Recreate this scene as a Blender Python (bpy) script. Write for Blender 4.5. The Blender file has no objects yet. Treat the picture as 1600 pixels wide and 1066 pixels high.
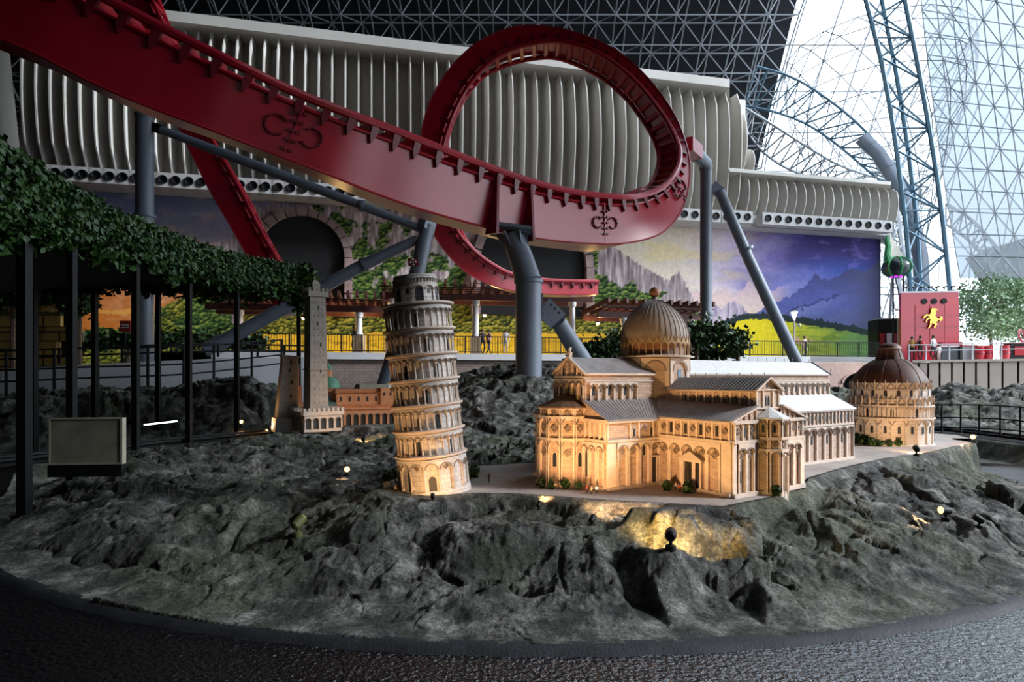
import bpy, bmesh, math, random
import numpy as np
from mathutils import Vector, Matrix

# ------------------------------------------------------------------ camera, sky, lights, exposure
scene = bpy.context.scene
COL = scene.collection
FPX, HORIZ, CAMZ = 970.0, 590.0, 1.6
cam_data = bpy.data.cameras.new('camera')
cam_data.sensor_width = 36.0
cam_data.lens = FPX * 36.0 / 1600.0
cam_data.shift_y = (HORIZ - 533.0) / 1600.0
cam_data.clip_start, cam_data.clip_end = 0.05, 600.0
cam = bpy.data.objects.new('camera', cam_data)
cam.location = (0, 0, CAMZ)
cam.rotation_euler = (math.pi / 2, 0, 0)
COL.objects.link(cam)
scene.camera = cam

world = bpy.data.worlds.new('sky')
scene.world = world
world.use_nodes = True
_nt = world.node_tree
_nt.nodes.clear()
_bg = _nt.nodes.new('ShaderNodeBackground')
_bg.inputs[0].default_value = (0.80, 0.90, 1.0, 1)
_bg.inputs[1].default_value = 3.1
_wo = _nt.nodes.new('ShaderNodeOutputWorld')
_nt.links.new(_bg.outputs[0], _wo.inputs[0])

scene.view_settings.view_transform = 'Standard'
scene.view_settings.look = 'None'
scene.view_settings.exposure = 0.26
scene.view_settings.gamma = 1.0
scene.view_settings.use_curve_mapping = False
scene.cycles.max_bounces = 6
scene.cycles.diffuse_bounces = 3
scene.cycles.glossy_bounces = 3
scene.cycles.transmission_bounces = 4
scene.cycles.transparent_max_bounces = 12
scene.cycles.caustics_reflective = False
scene.cycles.caustics_refractive = False
scene.cycles.sample_clamp_indirect = 6.0

# hazy sun, softened by the glazing, falls through the glazed flank on the right
sun_data = bpy.data.lights.new('hazy_sun', 'SUN')
sun_data.energy = 4.6
sun_data.angle = math.radians(11)
sun_data.color = (0.90, 0.94, 1.0)
sun = bpy.data.objects.new('hazy_sun', sun_data)
sun.rotation_euler = Vector((-0.83, 0.12, -0.50)).to_track_quat('-Z', 'Y').to_euler()
sun.location = (30, 0, 90)
COL.objects.link(sun)

# ------------------------------------------------------------------ helpers
R = math.radians
rng = random.Random(7)
nrng = np.random.default_rng(11)

def P(px, py, d):
    return Vector(((px - 800.0) * d / FPX, d, CAMZ - (py - HORIZ) * d / FPX))

def proj(X, Y, Z):
    return 800 + FPX * X / Y, HORIZ - (Z - CAMZ) * FPX / Y

class MB:
    def __init__(s):
        s.v, s.f = [], []
    def add(s, vs, fs):
        o = len(s.v)
        s.v.extend([tuple(p) for p in vs])
        s.f.extend([tuple(i + o for i in f) for f in fs])
        return s
    def hexa(s, p):            # 8 corners: bottom 4 ccw, top 4 ccw
        return s.add(p, [(3, 2, 1, 0), (4, 5, 6, 7), (0, 1, 5, 4), (1, 2, 6, 5), (2, 3, 7, 6), (3, 0, 4, 7)])
    def box(s, x0, x1, y0, y1, z0, z1):
        return s.hexa([(x0, y0, z0), (x1, y0, z0), (x1, y1, z0), (x0, y1, z0),
                       (x0, y0, z1), (x1, y0, z1), (x1, y1, z1), (x0, y1, z1)])
    def bar(s, a, b, w, h, up=(0, 0, 1)):   # rectangular bar from a to b
        a, b = Vector(a), Vector(b)
        t = (b - a).normalized(); u = Vector(up)
        if abs(t.dot(u)) > 0.98: u = Vector((0, 1, 0))
        x = t.cross(u).normalized(); z = x.cross(t).normalized()
        x *= w / 2; z *= h / 2
        return s.hexa([a - x - z, a + x - z, b + x - z, b - x - z, a - x + z, a + x + z, b + x + z, b - x + z])
    def tube(s, a, b, r0, r1=None, n=8, caps=True):
        a, b = Vector(a), Vector(b)
        r1 = r0 if r1 is None else r1
        t = (b - a).normalized()
        u = Vector((0, 0, 1)) if abs(t.z) < 0.95 else Vector((1, 0, 0))
        x = t.cross(u).normalized(); y = t.cross(x)
        vs = []
        for c, r in ((a, r0), (b, r1)):
            for k in range(n):
                q = 2 * math.pi * k / n
                vs.append(c + (x * math.cos(q) + y * math.sin(q)) * r)
        fs = [(k, (k + 1) % n, n + (k + 1) % n, n + k) for k in range(n)]
        if caps:
            fs += [tuple(range(n))[::-1], tuple(range(n, 2 * n))]
        return s.add(vs, fs)
    def pipe(s, pts, r, n=10, caps=True):
        pts = [Vector(p) for p in pts]
        rr = r if isinstance(r, (list, tuple)) else [r] * len(pts)
        t0 = (pts[1] - pts[0]).normalized()
        u = Vector((0, 0, 1)) if abs(t0.z) < 0.9 else Vector((1, 0, 0))
        x = t0.cross(u).normalized()
        vs = []
        for i, p in enumerate(pts):
            if i == 0: t = pts[1] - p
            elif i == len(pts) - 1: t = p - pts[i - 1]
            else: t = (pts[i + 1] - p).normalized() + (p - pts[i - 1]).normalized()
            t.normalize()
            x = (x - t * x.dot(t)).normalized(); y = t.cross(x)
            for k in range(n):
                q = 2 * math.pi * k / n
                vs.append(p + (x * math.cos(q) + y * math.sin(q)) * rr[i])
        fs = []
        for i in range(len(pts) - 1):
            for k in range(n):
                a = i * n + k; b = i * n + (k + 1) % n
                fs.append((a, b, b + n, a + n))
        if caps:
            fs += [tuple(range(n))[::-1], tuple(range((len(pts) - 1) * n, len(pts) * n))]
        return s.add(vs, fs)
    def lathe(s, prof, n=24, c=(0, 0, 0), a0=0.0, a1=2 * math.pi, squash=None):
        full = abs(a1 - a0 - 2 * math.pi) < 1e-6
        m = n if full else n + 1
        vs = []
        for r, z in prof:
            for k in range(m):
                q = a0 + (a1 - a0) * k / n
                vs.append((c[0] + r * math.cos(q), c[1] + r * math.sin(q), c[2] + z))
        fs = []
        for i in range(len(prof) - 1):
            for k in range(n):
                a = i * m + k; b = i * m + (k + 1) % m
                fs.append((a, b, b + m, a + m))
        return s.add(vs, fs)
    def prism(s, poly, z0, z1):
        n = len(poly)
        vs = [(p[0], p[1], z0) for p in poly] + [(p[0], p[1], z1) for p in poly]
        return s.add(vs, [tuple(range(n))[::-1], tuple(range(n, 2 * n))] +
                     [(k, (k + 1) % n, n + (k + 1) % n, n + k) for k in range(n)])
    def sphere(s, c, r, nu=12, nv=8, sc=(1, 1, 1)):
        vs = [(c[0], c[1], c[2] - r * sc[2])]
        for j in range(1, nv):
            q = -math.pi / 2 + math.pi * j / nv
            for k in range(nu):
                a = 2 * math.pi * k / nu
                vs.append((c[0] + r * sc[0] * math.cos(q) * math.cos(a), c[1] + r * sc[1] * math.cos(q) * math.sin(a), c[2] + r * sc[2] * math.sin(q)))
        vs.append((c[0], c[1], c[2] + r * sc[2]))
        fs = [(0, 1 + (k + 1) % nu, 1 + k) for k in range(nu)]
        for j in range(nv - 2):
            for k in range(nu):
                a = 1 + j * nu + k; b = 1 + j * nu + (k + 1) % nu
                fs.append((a, b, b + nu, a + nu))
        l = len(vs) - 1; o = 1 + (nv - 2) * nu
        fs += [(o + k, o + (k + 1) % nu, l) for k in range(nu)]
        return s.add(vs, fs)
    def mesh(s, name, mat=None, smooth=False):
        me = bpy.data.meshes.new(name)
        me.from_pydata(s.v, [], s.f)
        me.update()
        if mat: me.materials.append(mat)
        if smooth:
            me.polygons.foreach_set('use_smooth', [True] * len(me.polygons))
            try: me.set_sharp_from_angle(angle=R(38))
            except Exception: pass
        return me
    def obj(s, name, mat, parent=None, smooth=False):
        return link(name, s.mesh(name, mat, smooth), parent)

def link(name, data, parent=None, mat4=None):
    o = bpy.data.objects.new(name, data)
    COL.objects.link(o)
    if parent is not None: o.parent = parent
    if mat4 is not None: o.matrix_local = mat4
    return o

def tag(o, label=None, cat=None, group=None, kind=None):
    if label: o['label'] = label
    if cat: o['category'] = cat
    if group: o['group'] = group
    if kind: o['kind'] = kind
    return o

def thing(name, label, cat, loc=(0, 0, 0), rz=0.0, group=None):
    o = link(name, None)
    o.location = loc
    o.rotation_euler = (0, 0, rz)
    o.empty_display_size = 0.2
    return tag(o, label, cat, group)

def copy_tree(o, parent=None):
    c = o.copy(); COL.objects.link(c); c.parent = parent
    for ch in list(o.children): copy_tree(ch, c)
    return c

def frame_mat(o, x, y, z):
    m = Matrix.Identity(4)
    for i in range(3):
        m[i][0], m[i][1], m[i][2], m[i][3] = x[i], y[i], z[i], o[i]
    return m

def catmull(pts, n):
    """resample a polyline of tuples with a centripetal-free Catmull-Rom to n samples"""
    p = np.array(pts, float)
    k = len(p)
    t = np.linspace(0, k - 1, n)
    i = np.clip(t.astype(int), 0, k - 2); f = (t - i)[:, None]
    p0 = p[np.clip(i - 1, 0, k - 1)]; p1 = p[i]; p2 = p[i + 1]; p3 = p[np.clip(i + 2, 0, k - 1)]
    return 0.5 * (2 * p1 + (p2 - p0) * f + (2 * p0 - 5 * p1 + 4 * p2 - p3) * f ** 2 + (3 * p1 - p0 - 3 * p2 + p3) * f ** 3)

# ---- numpy noise
_perm = nrng.permutation(512)
_ga = nrng.uniform(0, 2 * math.pi, 512)
def perlin(x, y, seed=0):
    x = np.asarray(x, float); y = np.asarray(y, float)
    xi = np.floor(x).astype(int); yi = np.floor(y).astype(int)
    xf, yf = x - xi, y - yi
    def g(ix, iy, dx, dy):
        h = _perm[(ix + _perm[(iy + seed * 37) % 512]) % 512]
        a = _ga[h]
        return np.cos(a) * dx + np.sin(a) * dy
    u = xf * xf * xf * (xf * (xf * 6 - 15) + 10); v = yf * yf * yf * (yf * (yf * 6 - 15) + 10)
    a = g(xi, yi, xf, yf); b = g(xi + 1, yi, xf - 1, yf)
    c = g(xi, yi + 1, xf, yf - 1); d = g(xi + 1, yi + 1, xf - 1, yf - 1)
    return ((a + (b - a) * u) * (1 - v) + (c + (d - c) * u) * v) * 1.5
def fbm(x, y, oct=4, seed=0, gain=0.5):
    s = 0; a = 1.0
    for o in range(oct):
        s = s + a * perlin(x * 2 ** o + 17.3 * o, y * 2 ** o - 9.1 * o, seed + o); a *= gain
    return s
def ridged(x, y, oct=4, seed=0, gain=0.5):
    s = 0; a = 1.0
    for o in range(oct):
        s = s + a * (1 - np.abs(perlin(x * 2 ** o + 5.7 * o, y * 2 ** o + 3.3 * o, seed + o)) * 2); a *= gain
    return s
def hash2(ix, iy, k):
    h = (ix * 374761393 + iy * 668265263 + k * 974634777) & 0x7fffffff
    h = ((h ^ (h >> 13)) * 1274126177) & 0x7fffffff
    return ((h ^ (h >> 16)) & 0xffff) / 65535.0
def voro(x, y, k=0):
    """distance to nearest cell point, second distance, cell randoms, offset in the cell"""
    xi = np.floor(x).astype(np.int64); yi = np.floor(y).astype(np.int64)
    b1 = np.full(np.shape(x), 9.0); b2 = np.full(np.shape(x), 9.0)
    r1 = np.zeros(np.shape(x)); r2 = np.zeros(np.shape(x)); r3 = np.zeros(np.shape(x)); ox = np.zeros(np.shape(x)); oy = np.zeros(np.shape(x))
    for dx in (-1, 0, 1):
        for dy in (-1, 0, 1):
            cx = xi + dx; cy = yi + dy
            px = cx + hash2(cx, cy, k + 1); py = cy + hash2(cx, cy, k + 2)
            d = np.hypot(x - px, y - py)
            m = d < b1
            b2 = np.where(m, b1, np.minimum(b2, d)); b1 = np.where(m, d, b1)
            r1 = np.where(m, hash2(cx, cy, k + 3), r1); r2 = np.where(m, hash2(cx, cy, k + 4), r2); r3 = np.where(m, hash2(cx, cy, k + 5), r3)
            ox = np.where(m, x - px, ox); oy = np.where(m, y - py, oy)
    return b1, b2, r1, r2, r3, ox, oy
def sstep(a, b, x):
    t = np.clip((x - a) / (b - a), 0, 1)
    return t * t * (3 - 2 * t)

# ------------------------------------------------------------------ materials
MATS = {}
class NT:
    def __init__(s, name):
        s.m = bpy.data.materials.new(name); s.m.use_nodes = True
        s.t = s.m.node_tree; s.b = s.t.nodes['Principled BSDF']; MATS[name] = s.m
    def n(s, ty, **kw):
        nd = s.t.nodes.new(ty)
        for k, v in kw.items():
            if k.startswith('i_'): nd.inputs[k[2:].replace('_', ' ')].default_value = v
            else: setattr(nd, k, v)
        return nd
    def l(s, a, b): s.t.links.new(a, b)
    def coord(s, kind='Object', scale=(1, 1, 1)):
        tc = s.n('ShaderNodeTexCoord'); mp = s.n('ShaderNodeMapping')
        mp.inputs['Scale'].default_value = scale
        s.l(tc.outputs[kind], mp.inputs[0]); return mp.outputs[0]
    def noise(s, vec, scale, detail=4, rough=0.6):
        nd = s.n('ShaderNodeTexNoise'); nd.inputs['Scale'].default_value = scale
        nd.inputs['Detail'].default_value = detail; nd.inputs['Roughness'].default_value = rough
        if vec: s.l(vec, nd.inputs['Vector'])
        return nd.outputs['Fac']
    def ramp(s, fac, stops):
        r = s.n('ShaderNodeValToRGB'); e = r.color_ramp.elements
        while len(e) > 1: e.remove(e[-1])
        e[0].position = stops[0][0]; e[0].color = (*stops[0][1], 1)
        for p, c in stops[1:]:
            k = e.new(p); k.color = (*c, 1)
        s.l(fac, r.inputs[0]); return r.outputs[0]
    def mix(s, a, b, f, mode='MIX'):
        m = s.n('ShaderNodeMix', data_type='RGBA', blend_type=mode)
        for src, k in ((f, 0), (a, 6), (b, 7)):
            if hasattr(src, 'is_linked') or hasattr(src, 'links'): s.l(src, m.inputs[k])
            elif isinstance(src, tuple): m.inputs[k].default_value = (*src, 1)
            else: m.inputs[k].default_value = src
        return m.outputs[2]
    def bump(s, h, strength=0.4, dist=0.02):
        b = s.n('ShaderNodeBump'); b.inputs['Strength'].default_value = strength; b.inputs['Distance'].default_value = dist
        s.l(h, b.inputs['Height']); s.l(b.outputs[0], s.b.inputs['Normal'])
    def set(s, base=None, rough=None, metal=None, spec=None, coat=None):
        for k, v in (('Base Color', base), ('Roughness', rough), ('Metallic', metal), ('Specular IOR Level', spec), ('Coat Weight', coat)):
            if v is None: continue
            if hasattr(v, 'links'): s.l(v, s.b.inputs[k])
            elif isinstance(v, tuple): s.b.inputs[k].default_value = (*v, 1)
            else: s.b.inputs[k].default_value = v
        return s

def srgb(r, g, b):
    f = lambda c: ((c / 255 + 0.055) / 1.055) ** 2.4 if c > 10 else c / 255 / 12.92
    return (f(r), f(g), f(b))

def painted(name, col, rough=0.5, var=0.12, scale=3.0, metal=0.0, bump=0.05, coat=None, spec=None):
    t = NT(name); v = t.coord('Object')
    n = t.noise(v, scale, 5)
    lo = tuple(c * (1 - var) for c in col); hi = tuple(min(1, c * (1 + var)) for c in col)
    t.set(t.ramp(n, [(0.3, lo), (0.7, hi)]), rough, metal, spec, coat)
    if bump: t.bump(t.noise(v, scale * 12, 3), bump, 0.01)
    return t.m
def glow(name, col, strength):
    t = NT(name); t.set(col, 0.4)
    t.b.inputs['Emission Color'].default_value = (*col, 1); t.b.inputs['Emission Strength'].default_value = strength
    return t.m

painted('red_paint', (0.44, 0.007, 0.024), 0.30, 0.15, 0.6, bump=0.02, coat=0.5)
MATS['red_paint'].node_tree.nodes['Principled BSDF'].inputs['Coat Roughness'].default_value = 0.34
painted('red_dark', (0.16, 0.004, 0.012), 0.4, 0.15, 0.6)
painted('grey_paint', (0.17, 0.20, 0.25), 0.38, 0.1, 1.2, bump=0.02)
painted('steel_light', (0.55, 0.58, 0.62), 0.5, 0.1, 0.5, bump=0)
painted('steel_dim', (0.33, 0.36, 0.40), 0.5, 0.1, 0.5, bump=0)
painted('steel_blue', (0.10, 0.20, 0.28), 0.5, 0.1, 0.5, bump=0)
painted('black_metal', (0.006, 0.007, 0.008), 0.55, 0.2, 4, spec=0.25)
painted('black_matte', (0.004, 0.004, 0.005), 0.9, 0.2, 4, bump=0)
painted('fin_white', (0.66, 0.63, 0.58), 0.65, 0.06, 0.3, bump=0.02)
painted('box_white', (0.50, 0.49, 0.48), 0.6, 0.06, 1.0, bump=0)
painted('roof_dark', (0.012, 0.014, 0.018), 0.9, 0.3, 0.2, bump=0)
painted('ledge_white', (0.60, 0.59, 0.60), 0.6, 0.08, 1.2)
painted('barrier_white', (0.40, 0.40, 0.41), 0.6, 0.12, 0.7)
painted('panel_beige', (0.62, 0.52, 0.45), 0.6, 0.08, 0.5)
painted('wood_red', (0.075, 0.017, 0.012), 0.6, 0.3, 3)
painted('column_white', (0.62, 0.60, 0.58), 0.6, 0.1, 2)
painted('column_foot', (0.45, 0.33, 0.2), 0.7, 0.15, 3)
painted('stone_pink', (0.30, 0.21, 0.20), 0.85, 0.35, 1.3, bump=0.6)
painted('moss_green', (0.02, 0.05, 0.012), 0.8, 0.4, 4)
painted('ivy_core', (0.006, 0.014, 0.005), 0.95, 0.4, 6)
painted('olive', (0.10, 0.11, 0.03), 0.6, 0.2, 6)
painted('slab_beige', (0.30, 0.29, 0.21), 0.75, 0.3, 3.5, bump=0.1)
painted('slab_edge', (0.42, 0.40, 0.30), 0.7, 0.1, 5)
painted('brick_orange', (0.42, 0.14, 0.05), 0.8, 0.2, 9, bump=0.1)
painted('brick_pale', (0.50, 0.22, 0.10), 0.8, 0.2, 9, bump=0.1)
painted('roof_teal', (0.12, 0.17, 0.15), 0.7, 0.2, 8)
painted('dome_green', (0.06, 0.20, 0.13), 0.6, 0.3, 12)
painted('win_dark', (0.012, 0.015, 0.018), 0.55, 0.1, 5, bump=0)
painted('win_blue', (0.10, 0.22, 0.34), 0.2, 0.1, 5, bump=0)
painted('door_dark', (0.035, 0.028, 0.024), 0.6, 0.2, 12)
painted('marble_cream', (0.66, 0.54, 0.45), 0.65, 0.1, 8)
painted('church_relief', (0.74, 0.60, 0.50), 0.7, 0.12, 14, bump=0.1)
painted('gold_stone', (0.50, 0.34, 0.18), 0.6, 0.2, 14)
painted('copper', (0.32, 0.15, 0.08), 0.5, 0.3, 10)
painted('bapt_roof', (0.085, 0.032, 0.022), 0.6, 0.2, 3)
painted('bapt_seam', (0.28, 0.17, 0.12), 0.6, 0.1, 8)
painted('skin', (0.42, 0.25, 0.17), 0.6, 0.05, 8, bump=0)
painted('hair', (0.012, 0.01, 0.009), 0.6, 0.2, 8, bump=0)
painted('shirt_white', (0.7, 0.7, 0.72), 0.8, 0.06, 8, bump=0)
painted('shirt_red', (0.35, 0.02, 0.03), 0.8, 0.1, 8, bump=0)
painted('gold', (0.80, 0.52, 0.10), 0.35, 0.15, 3, metal=0.6, bump=0)
painted('booth_white', (0.72, 0.73, 0.76), 0.5, 0.06, 2, bump=0)
painted('green_gloss', (0.02, 0.25, 0.08), 0.35, 0.3, 3)
painted('pod_dark', (0.01, 0.018, 0.024), 0.3, 0.3, 3)
painted('sail_cream', (0.6, 0.56, 0.5), 0.7, 0.1, 3)
painted('trunk_brown', (0.14, 0.09, 0.06), 0.9, 0.3, 8)
painted('flag_red', (0.24, 0.01, 0.02), 0.7, 0.1, 8, bump=0)
painted('white_plain', (0.8, 0.8, 0.8), 0.6, 0.02, 8, bump=0)
painted('figure_tan', (0.48, 0.36, 0.22), 0.7, 0.2, 40, bump=0)
painted('figure_red', (0.40, 0.06, 0.04), 0.7, 0.2, 40, bump=0)
painted('figure_dark', (0.05, 0.05, 0.06), 0.7, 0.2, 40, bump=0)
glow('lamp_warm', (1.0, 0.62, 0.22), 14)
glow('lamp_white', (1.0, 0.95, 0.85), 1.4)
glow('lens_warm', (1.0, 0.62, 0.22), 2.5)
glow('strip_light', (0.9, 0.95, 1.0), 2.2)
glow('glow_purple', (0.55, 0.03, 0.75), 1.2)

def leafy(name, c0, c1, rough=0.5):
    t = NT(name); v = t.coord('Object')
    n = t.noise(v, 9, 3)
    t.set(t.ramp(n, [(0.35, c0), (0.65, c1)]), rough, spec=0.4)
    return t.m
leafy('ivy_leaf', (0.007, 0.030, 0.006), (0.050, 0.130, 0.020), 0.45)
leafy('hedge_leaf', (0.010, 0.04, 0.008), (0.04, 0.10, 0.02))
leafy('tree_leaf', (0.10, 0.20, 0.09), (0.30, 0.42, 0.24))

# rough dark rock
t = NT('rock'); v = t.coord('Object')
n1 = t.noise(v, 1.1, 8, 0.62); n2 = t.noise(v, 9, 8, 0.7); n3 = t.noise(v, 0.55, 4); n4 = t.noise(v, 40, 6, 0.75); n5 = t.noise(v, 3.2, 9, 0.72)
c = t.ramp(n5, [(0.34, (0.022, 0.022, 0.022)), (0.47, (0.068, 0.068, 0.064)), (0.57, (0.20, 0.197, 0.183)), (0.70, (0.52, 0.515, 0.48))])
green = t.ramp(n2, [(0.35, (0.040, 0.055, 0.030)), (0.62, (0.16, 0.185, 0.10))])
c = t.mix(c, green, t.ramp(n3, [(0.47, (0, 0, 0)), (0.66, (0.62, 0.62, 0.62))]))
c = t.mix(c, t.ramp(n4, [(0.36, (0.18, 0.18, 0.18)), (0.58, (1.25, 1.25, 1.2))]), 0.75, 'MULTIPLY')
t.set(c, 0.82, spec=0.35)
add = t.n('ShaderNodeMath', operation='MULTIPLY_ADD'); add.inputs[1].default_value = 0.35
t.l(n4, add.inputs[0]); t.l(n2, add.inputs[2]); t.bump(add.outputs[0], 1.0, 0.05)

# plaza pavement
t = NT('plaza_pave'); v = t.coord('Object')
n1 = t.noise(v, 2.0, 6); n2 = t.noise(v, 22, 6, 0.7)
c = t.ramp(n1, [(0.3, (0.34, 0.285, 0.25)), (0.7, (0.52, 0.47, 0.44))])
c = t.mix(c, t.ramp(n2, [(0.3, (0.55, 0.55, 0.55)), (0.7, (1.15, 1.15, 1.15))]), 0.6, 'MULTIPLY')
t.set(c, 0.75); t.bump(n2, 0.35, 0.01)

# black glossy hammered floor
t = NT('floor_black'); v = t.coord('Object', (1, 1, 1))
n1 = t.noise(v, 30, 3, 0.55); n2 = t.noise(v, 2.5, 3)
t.set((0.003, 0.0035, 0.005), t.ramp(n2, [(0.3, (0.07,) * 3), (0.7, (0.14,) * 3)]), spec=0.9)
t.b.inputs['IOR'].default_value = 2.1
t.bump(n1, 1.0, 0.022)

def brickmat(name, c1, c2, mortar, scale, rough=0.8, bw=0.5, rh=0.25, bump=0.25, var=None):
    t = NT(name); tc = t.n('ShaderNodeTexCoord'); sp = t.n('ShaderNodeSeparateXYZ'); t.l(tc.outputs['Object'], sp.inputs[0])
    ad = t.n('ShaderNodeMath', operation='ADD'); t.l(sp.outputs[0], ad.inputs[0]); t.l(sp.outputs[1], ad.inputs[1])
    cb = t.n('ShaderNodeCombineXYZ'); t.l(ad.outputs[0], cb.inputs[0]); t.l(sp.outputs[2], cb.inputs[1])
    b = t.n('ShaderNodeTexBrick'); t.l(cb.outputs[0], b.inputs['Vector'])
    b.inputs['Color1'].default_value = (*c1, 1); b.inputs['Color2'].default_value = (*c2, 1); b.inputs['Mortar'].default_value = (*mortar, 1)
    b.inputs['Scale'].default_value = scale; b.inputs['Brick Width'].default_value = bw; b.inputs['Row Height'].default_value = rh
    b.inputs['Mortar Size'].default_value = 0.022; b.inputs['Bias'].default_value = -0.35
    n = t.noise(tc.outputs['Object'], scale * 0.35, 5)
    c = t.mix(b.outputs[0], t.ramp(n, [(0.3, (0.72, 0.70, 0.68)), (0.65, (1.08, 1.06, 1.04))]), 0.8, 'MULTIPLY')
    t.set(c, rough); t.bump(b.outputs['Fac'], -bump, 0.01)
    return t.m
brickmat('church_stone', (0.66, 0.49, 0.38), (0.42, 0.28, 0.20), (0.34, 0.23, 0.17), 14, bw=0.75, rh=0.22)
brickmat('tower_stone', (0.70, 0.66, 0.62), (0.58, 0.54, 0.50), (0.45, 0.41, 0.38), 9, bw=0.9, rh=0.4)
brickmat('tower_brick', (0.46, 0.41, 0.36), (0.36, 0.31, 0.27), (0.25, 0.21, 0.18), 16)
brickmat('wall_brick', (0.28, 0.22, 0.19), (0.20, 0.155, 0.13), (0.13, 0.105, 0.09), 1.4)
brickmat('bridge_stone', (0.62, 0.42, 0.36), (0.50, 0.34, 0.29), (0.42, 0.29, 0.25), 2.0)
brickmat('wall_yellow_lit', (0.55, 0.36, 0.10), (0.30, 0.18, 0.05), (0.06, 0.04, 0.02), 0.6, bw=0.7, rh=0.4, bump=0.8)  # yellow light falling on the pier is put into its stone colours

# slate / lead roofs with running lines
def roofmat(name, c1, c2, scale):
    t = NT(name); v = t.coord('Object')
    n = t.noise(v, scale, 6, 0.7); n2 = t.noise(v, scale * 7, 4)
    c = t.ramp(n, [(0.3, c1), (0.7, c2)])
    c = t.mix(c, t.ramp(n2, [(0.3, (0.7,) * 3), (0.7, (1.1,) * 3)]), 0.6, 'MULTIPLY')
    t.set(c, 0.6); t.bump(n2, 0.2, 0.005)
roofmat('lead_roof', (0.24, 0.20, 0.19), (0.40, 0.36, 0.35), 7)
roofmat('lit_roof', (0.74, 0.73, 0.73), (0.88, 0.88, 0.88), 4)  # daylight reflected by the nave roof is put into this whitened colour
roofmat('brown_roof', (0.13, 0.065, 0.035), (0.22, 0.115, 0.06), 9)
roofmat('dome_lead', (0.30, 0.235, 0.19), (0.46, 0.38, 0.32), 6)

# painted mural: colours come from the vertices
t = NT('mural_paint'); at = t.n('ShaderNodeVertexColor', layer_name='Col')
v = t.coord('Object', (1, 1, 1)); n = t.noise(v, 3.0, 5)
t.set(t.mix(at.outputs[0], t.ramp(n, [(0.3, (0.82,) * 3), (0.7, (1.12,) * 3)]), 0.7, 'MULTIPLY'), 0.75, spec=0.2)

# clear glazing, milky glazing
def glassy(name, tint, milk, milk_col):
    t = NT(name); t.t.nodes.remove(t.b)
    tr = t.n('ShaderNodeBsdfTransparent'); tr.inputs[0].default_value = (*tint, 1)
    df = t.n('ShaderNodeBsdfTranslucent'); df.inputs[0].default_value = (*milk_col, 1)
    mx = t.n('ShaderNodeMixShader'); mx.inputs[0].default_value = milk
    t.l(tr.outputs[0], mx.inputs[1]); t.l(df.outputs[0], mx.inputs[2])
    t.l(mx.outputs[0], t.t.nodes['Material Output'].inputs[0]); return t.m
glassy('glass_clear', (0.93, 0.96, 0.98), 0.06, (0.9, 0.95, 1.0))
glassy('glass_milky', (0.22, 0.245, 0.27), 0.35, (0.40, 0.44, 0.48))
glassy('glass_white', (0.55, 0.58, 0.6), 0.5, (0.8, 0.85, 0.9))
M = MATS
# ================================================================== SETTING
# ---- wall line of the stage building: plane through two ground points, receding to the right
_S = 14.0                                     # soffit height above the eye
def soffit_h(px): return 325.0 - 80.0 * (px - 230.0) / 1160.0
def wall_xy(px, back=0.0):
    """point on the facade line seen at column px; back = metres behind the line"""
    d = FPX * _S / soffit_h(px)
    a = Vector(((px - 800) * d / FPX, d))
    return a
_A, _B = wall_xy(230), wall_xy(1390)
W_T = (_B - _A).normalized(); W_N = Vector((W_T.y, -W_T.x))     # W_N points to the camera
def wpt(px, back, z):
    """ray of column px cut with the plane 'back' metres behind the facade line"""
    q = Vector(((px - 800) / FPX, 1.0))
    o = _A - W_N * back
    k = o.dot(W_N) / q.dot(W_N)
    return Vector((q.x * k, q.y * k, z))
ZS = CAMZ + _S

FLZ, FLY = 19.2, -4.0
# ---- floor
mb = MB(); mb.add([(-140, -60, 0), (140, -60, 0), (140, 160, 0), (-140, 160, 0)], [(0, 1, 2, 3)])
tag(mb.obj('floor', M['floor_black']), kind='structure')

# ---- roof vault: dark shell over the hall, glazed from x = 30 on
ROOF = [(86, -2), (85, 16), (82, 28), (76, 38), (66, 47), (50, 54), (30, 58), (5, 60), (-25, 60), (-42, 54), (-50, 40), (-52, 0)]
ROOF_S = [tuple(p) for p in catmull(ROOF, 45)]
def roof_pt(x, k):
    y, z = ROOF_S[k]; return (x, y, z)
mb = MB(); skl = MB(); skb = MB()
SKX = 22.0                                 # skylight bay over the right half of the hall
def in_sky(k): return -6 < ROOF_S[k][0] < 60 and -6 < ROOF_S[k + 1][0] < 60
for k in range(len(ROOF_S) - 1):
    def ex(x, k): return x + (3.5 * math.sin(k * 0.14) if x == 29 else 0)
    xs = [-92, -60, -30, 0, SKX] + ([] if in_sky(k) else [29])
    for i in range(len(xs) - 1):
        mb.add([(ex(xs[i], k), *ROOF_S[k]), (ex(xs[i + 1], k), *ROOF_S[k]), (ex(xs[i + 1], k + 1), *ROOF_S[k + 1]), (ex(xs[i], k + 1), *ROOF_S[k + 1])], [(0, 1, 2, 3)])
    if in_sky(k):
        for i in range(6):
            x0, x1 = SKX + (29 - SKX) * i / 6, SKX + (29 - SKX) * (i + 1) / 6
            q4 = [(x0, *ROOF_S[k]), (x1, *ROOF_S[k]), (x1, *ROOF_S[k + 1]), (x0, *ROOF_S[k + 1])]
            skl.add(q4, [(0, 1, 2, 3)]); skb.tube(q4[0], q4[1], 0.1, n=3, caps=False); skb.tube(q4[0], q4[3], 0.1, n=3, caps=False)
o = skl.obj('ceiling_skylight', M['glass_clear']); tag(o, kind='structure')
q = skb.obj('skylight_bars', M['steel_light'], o); q['kind'] = 'stuff'
tag(mb.obj('ceiling', M['roof_dark'], smooth=True), kind='structure')
ceiling = bpy.data.objects['ceiling']
mb = MB(); mb.box(-94, -92, -55, 90, 0, 62)
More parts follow.
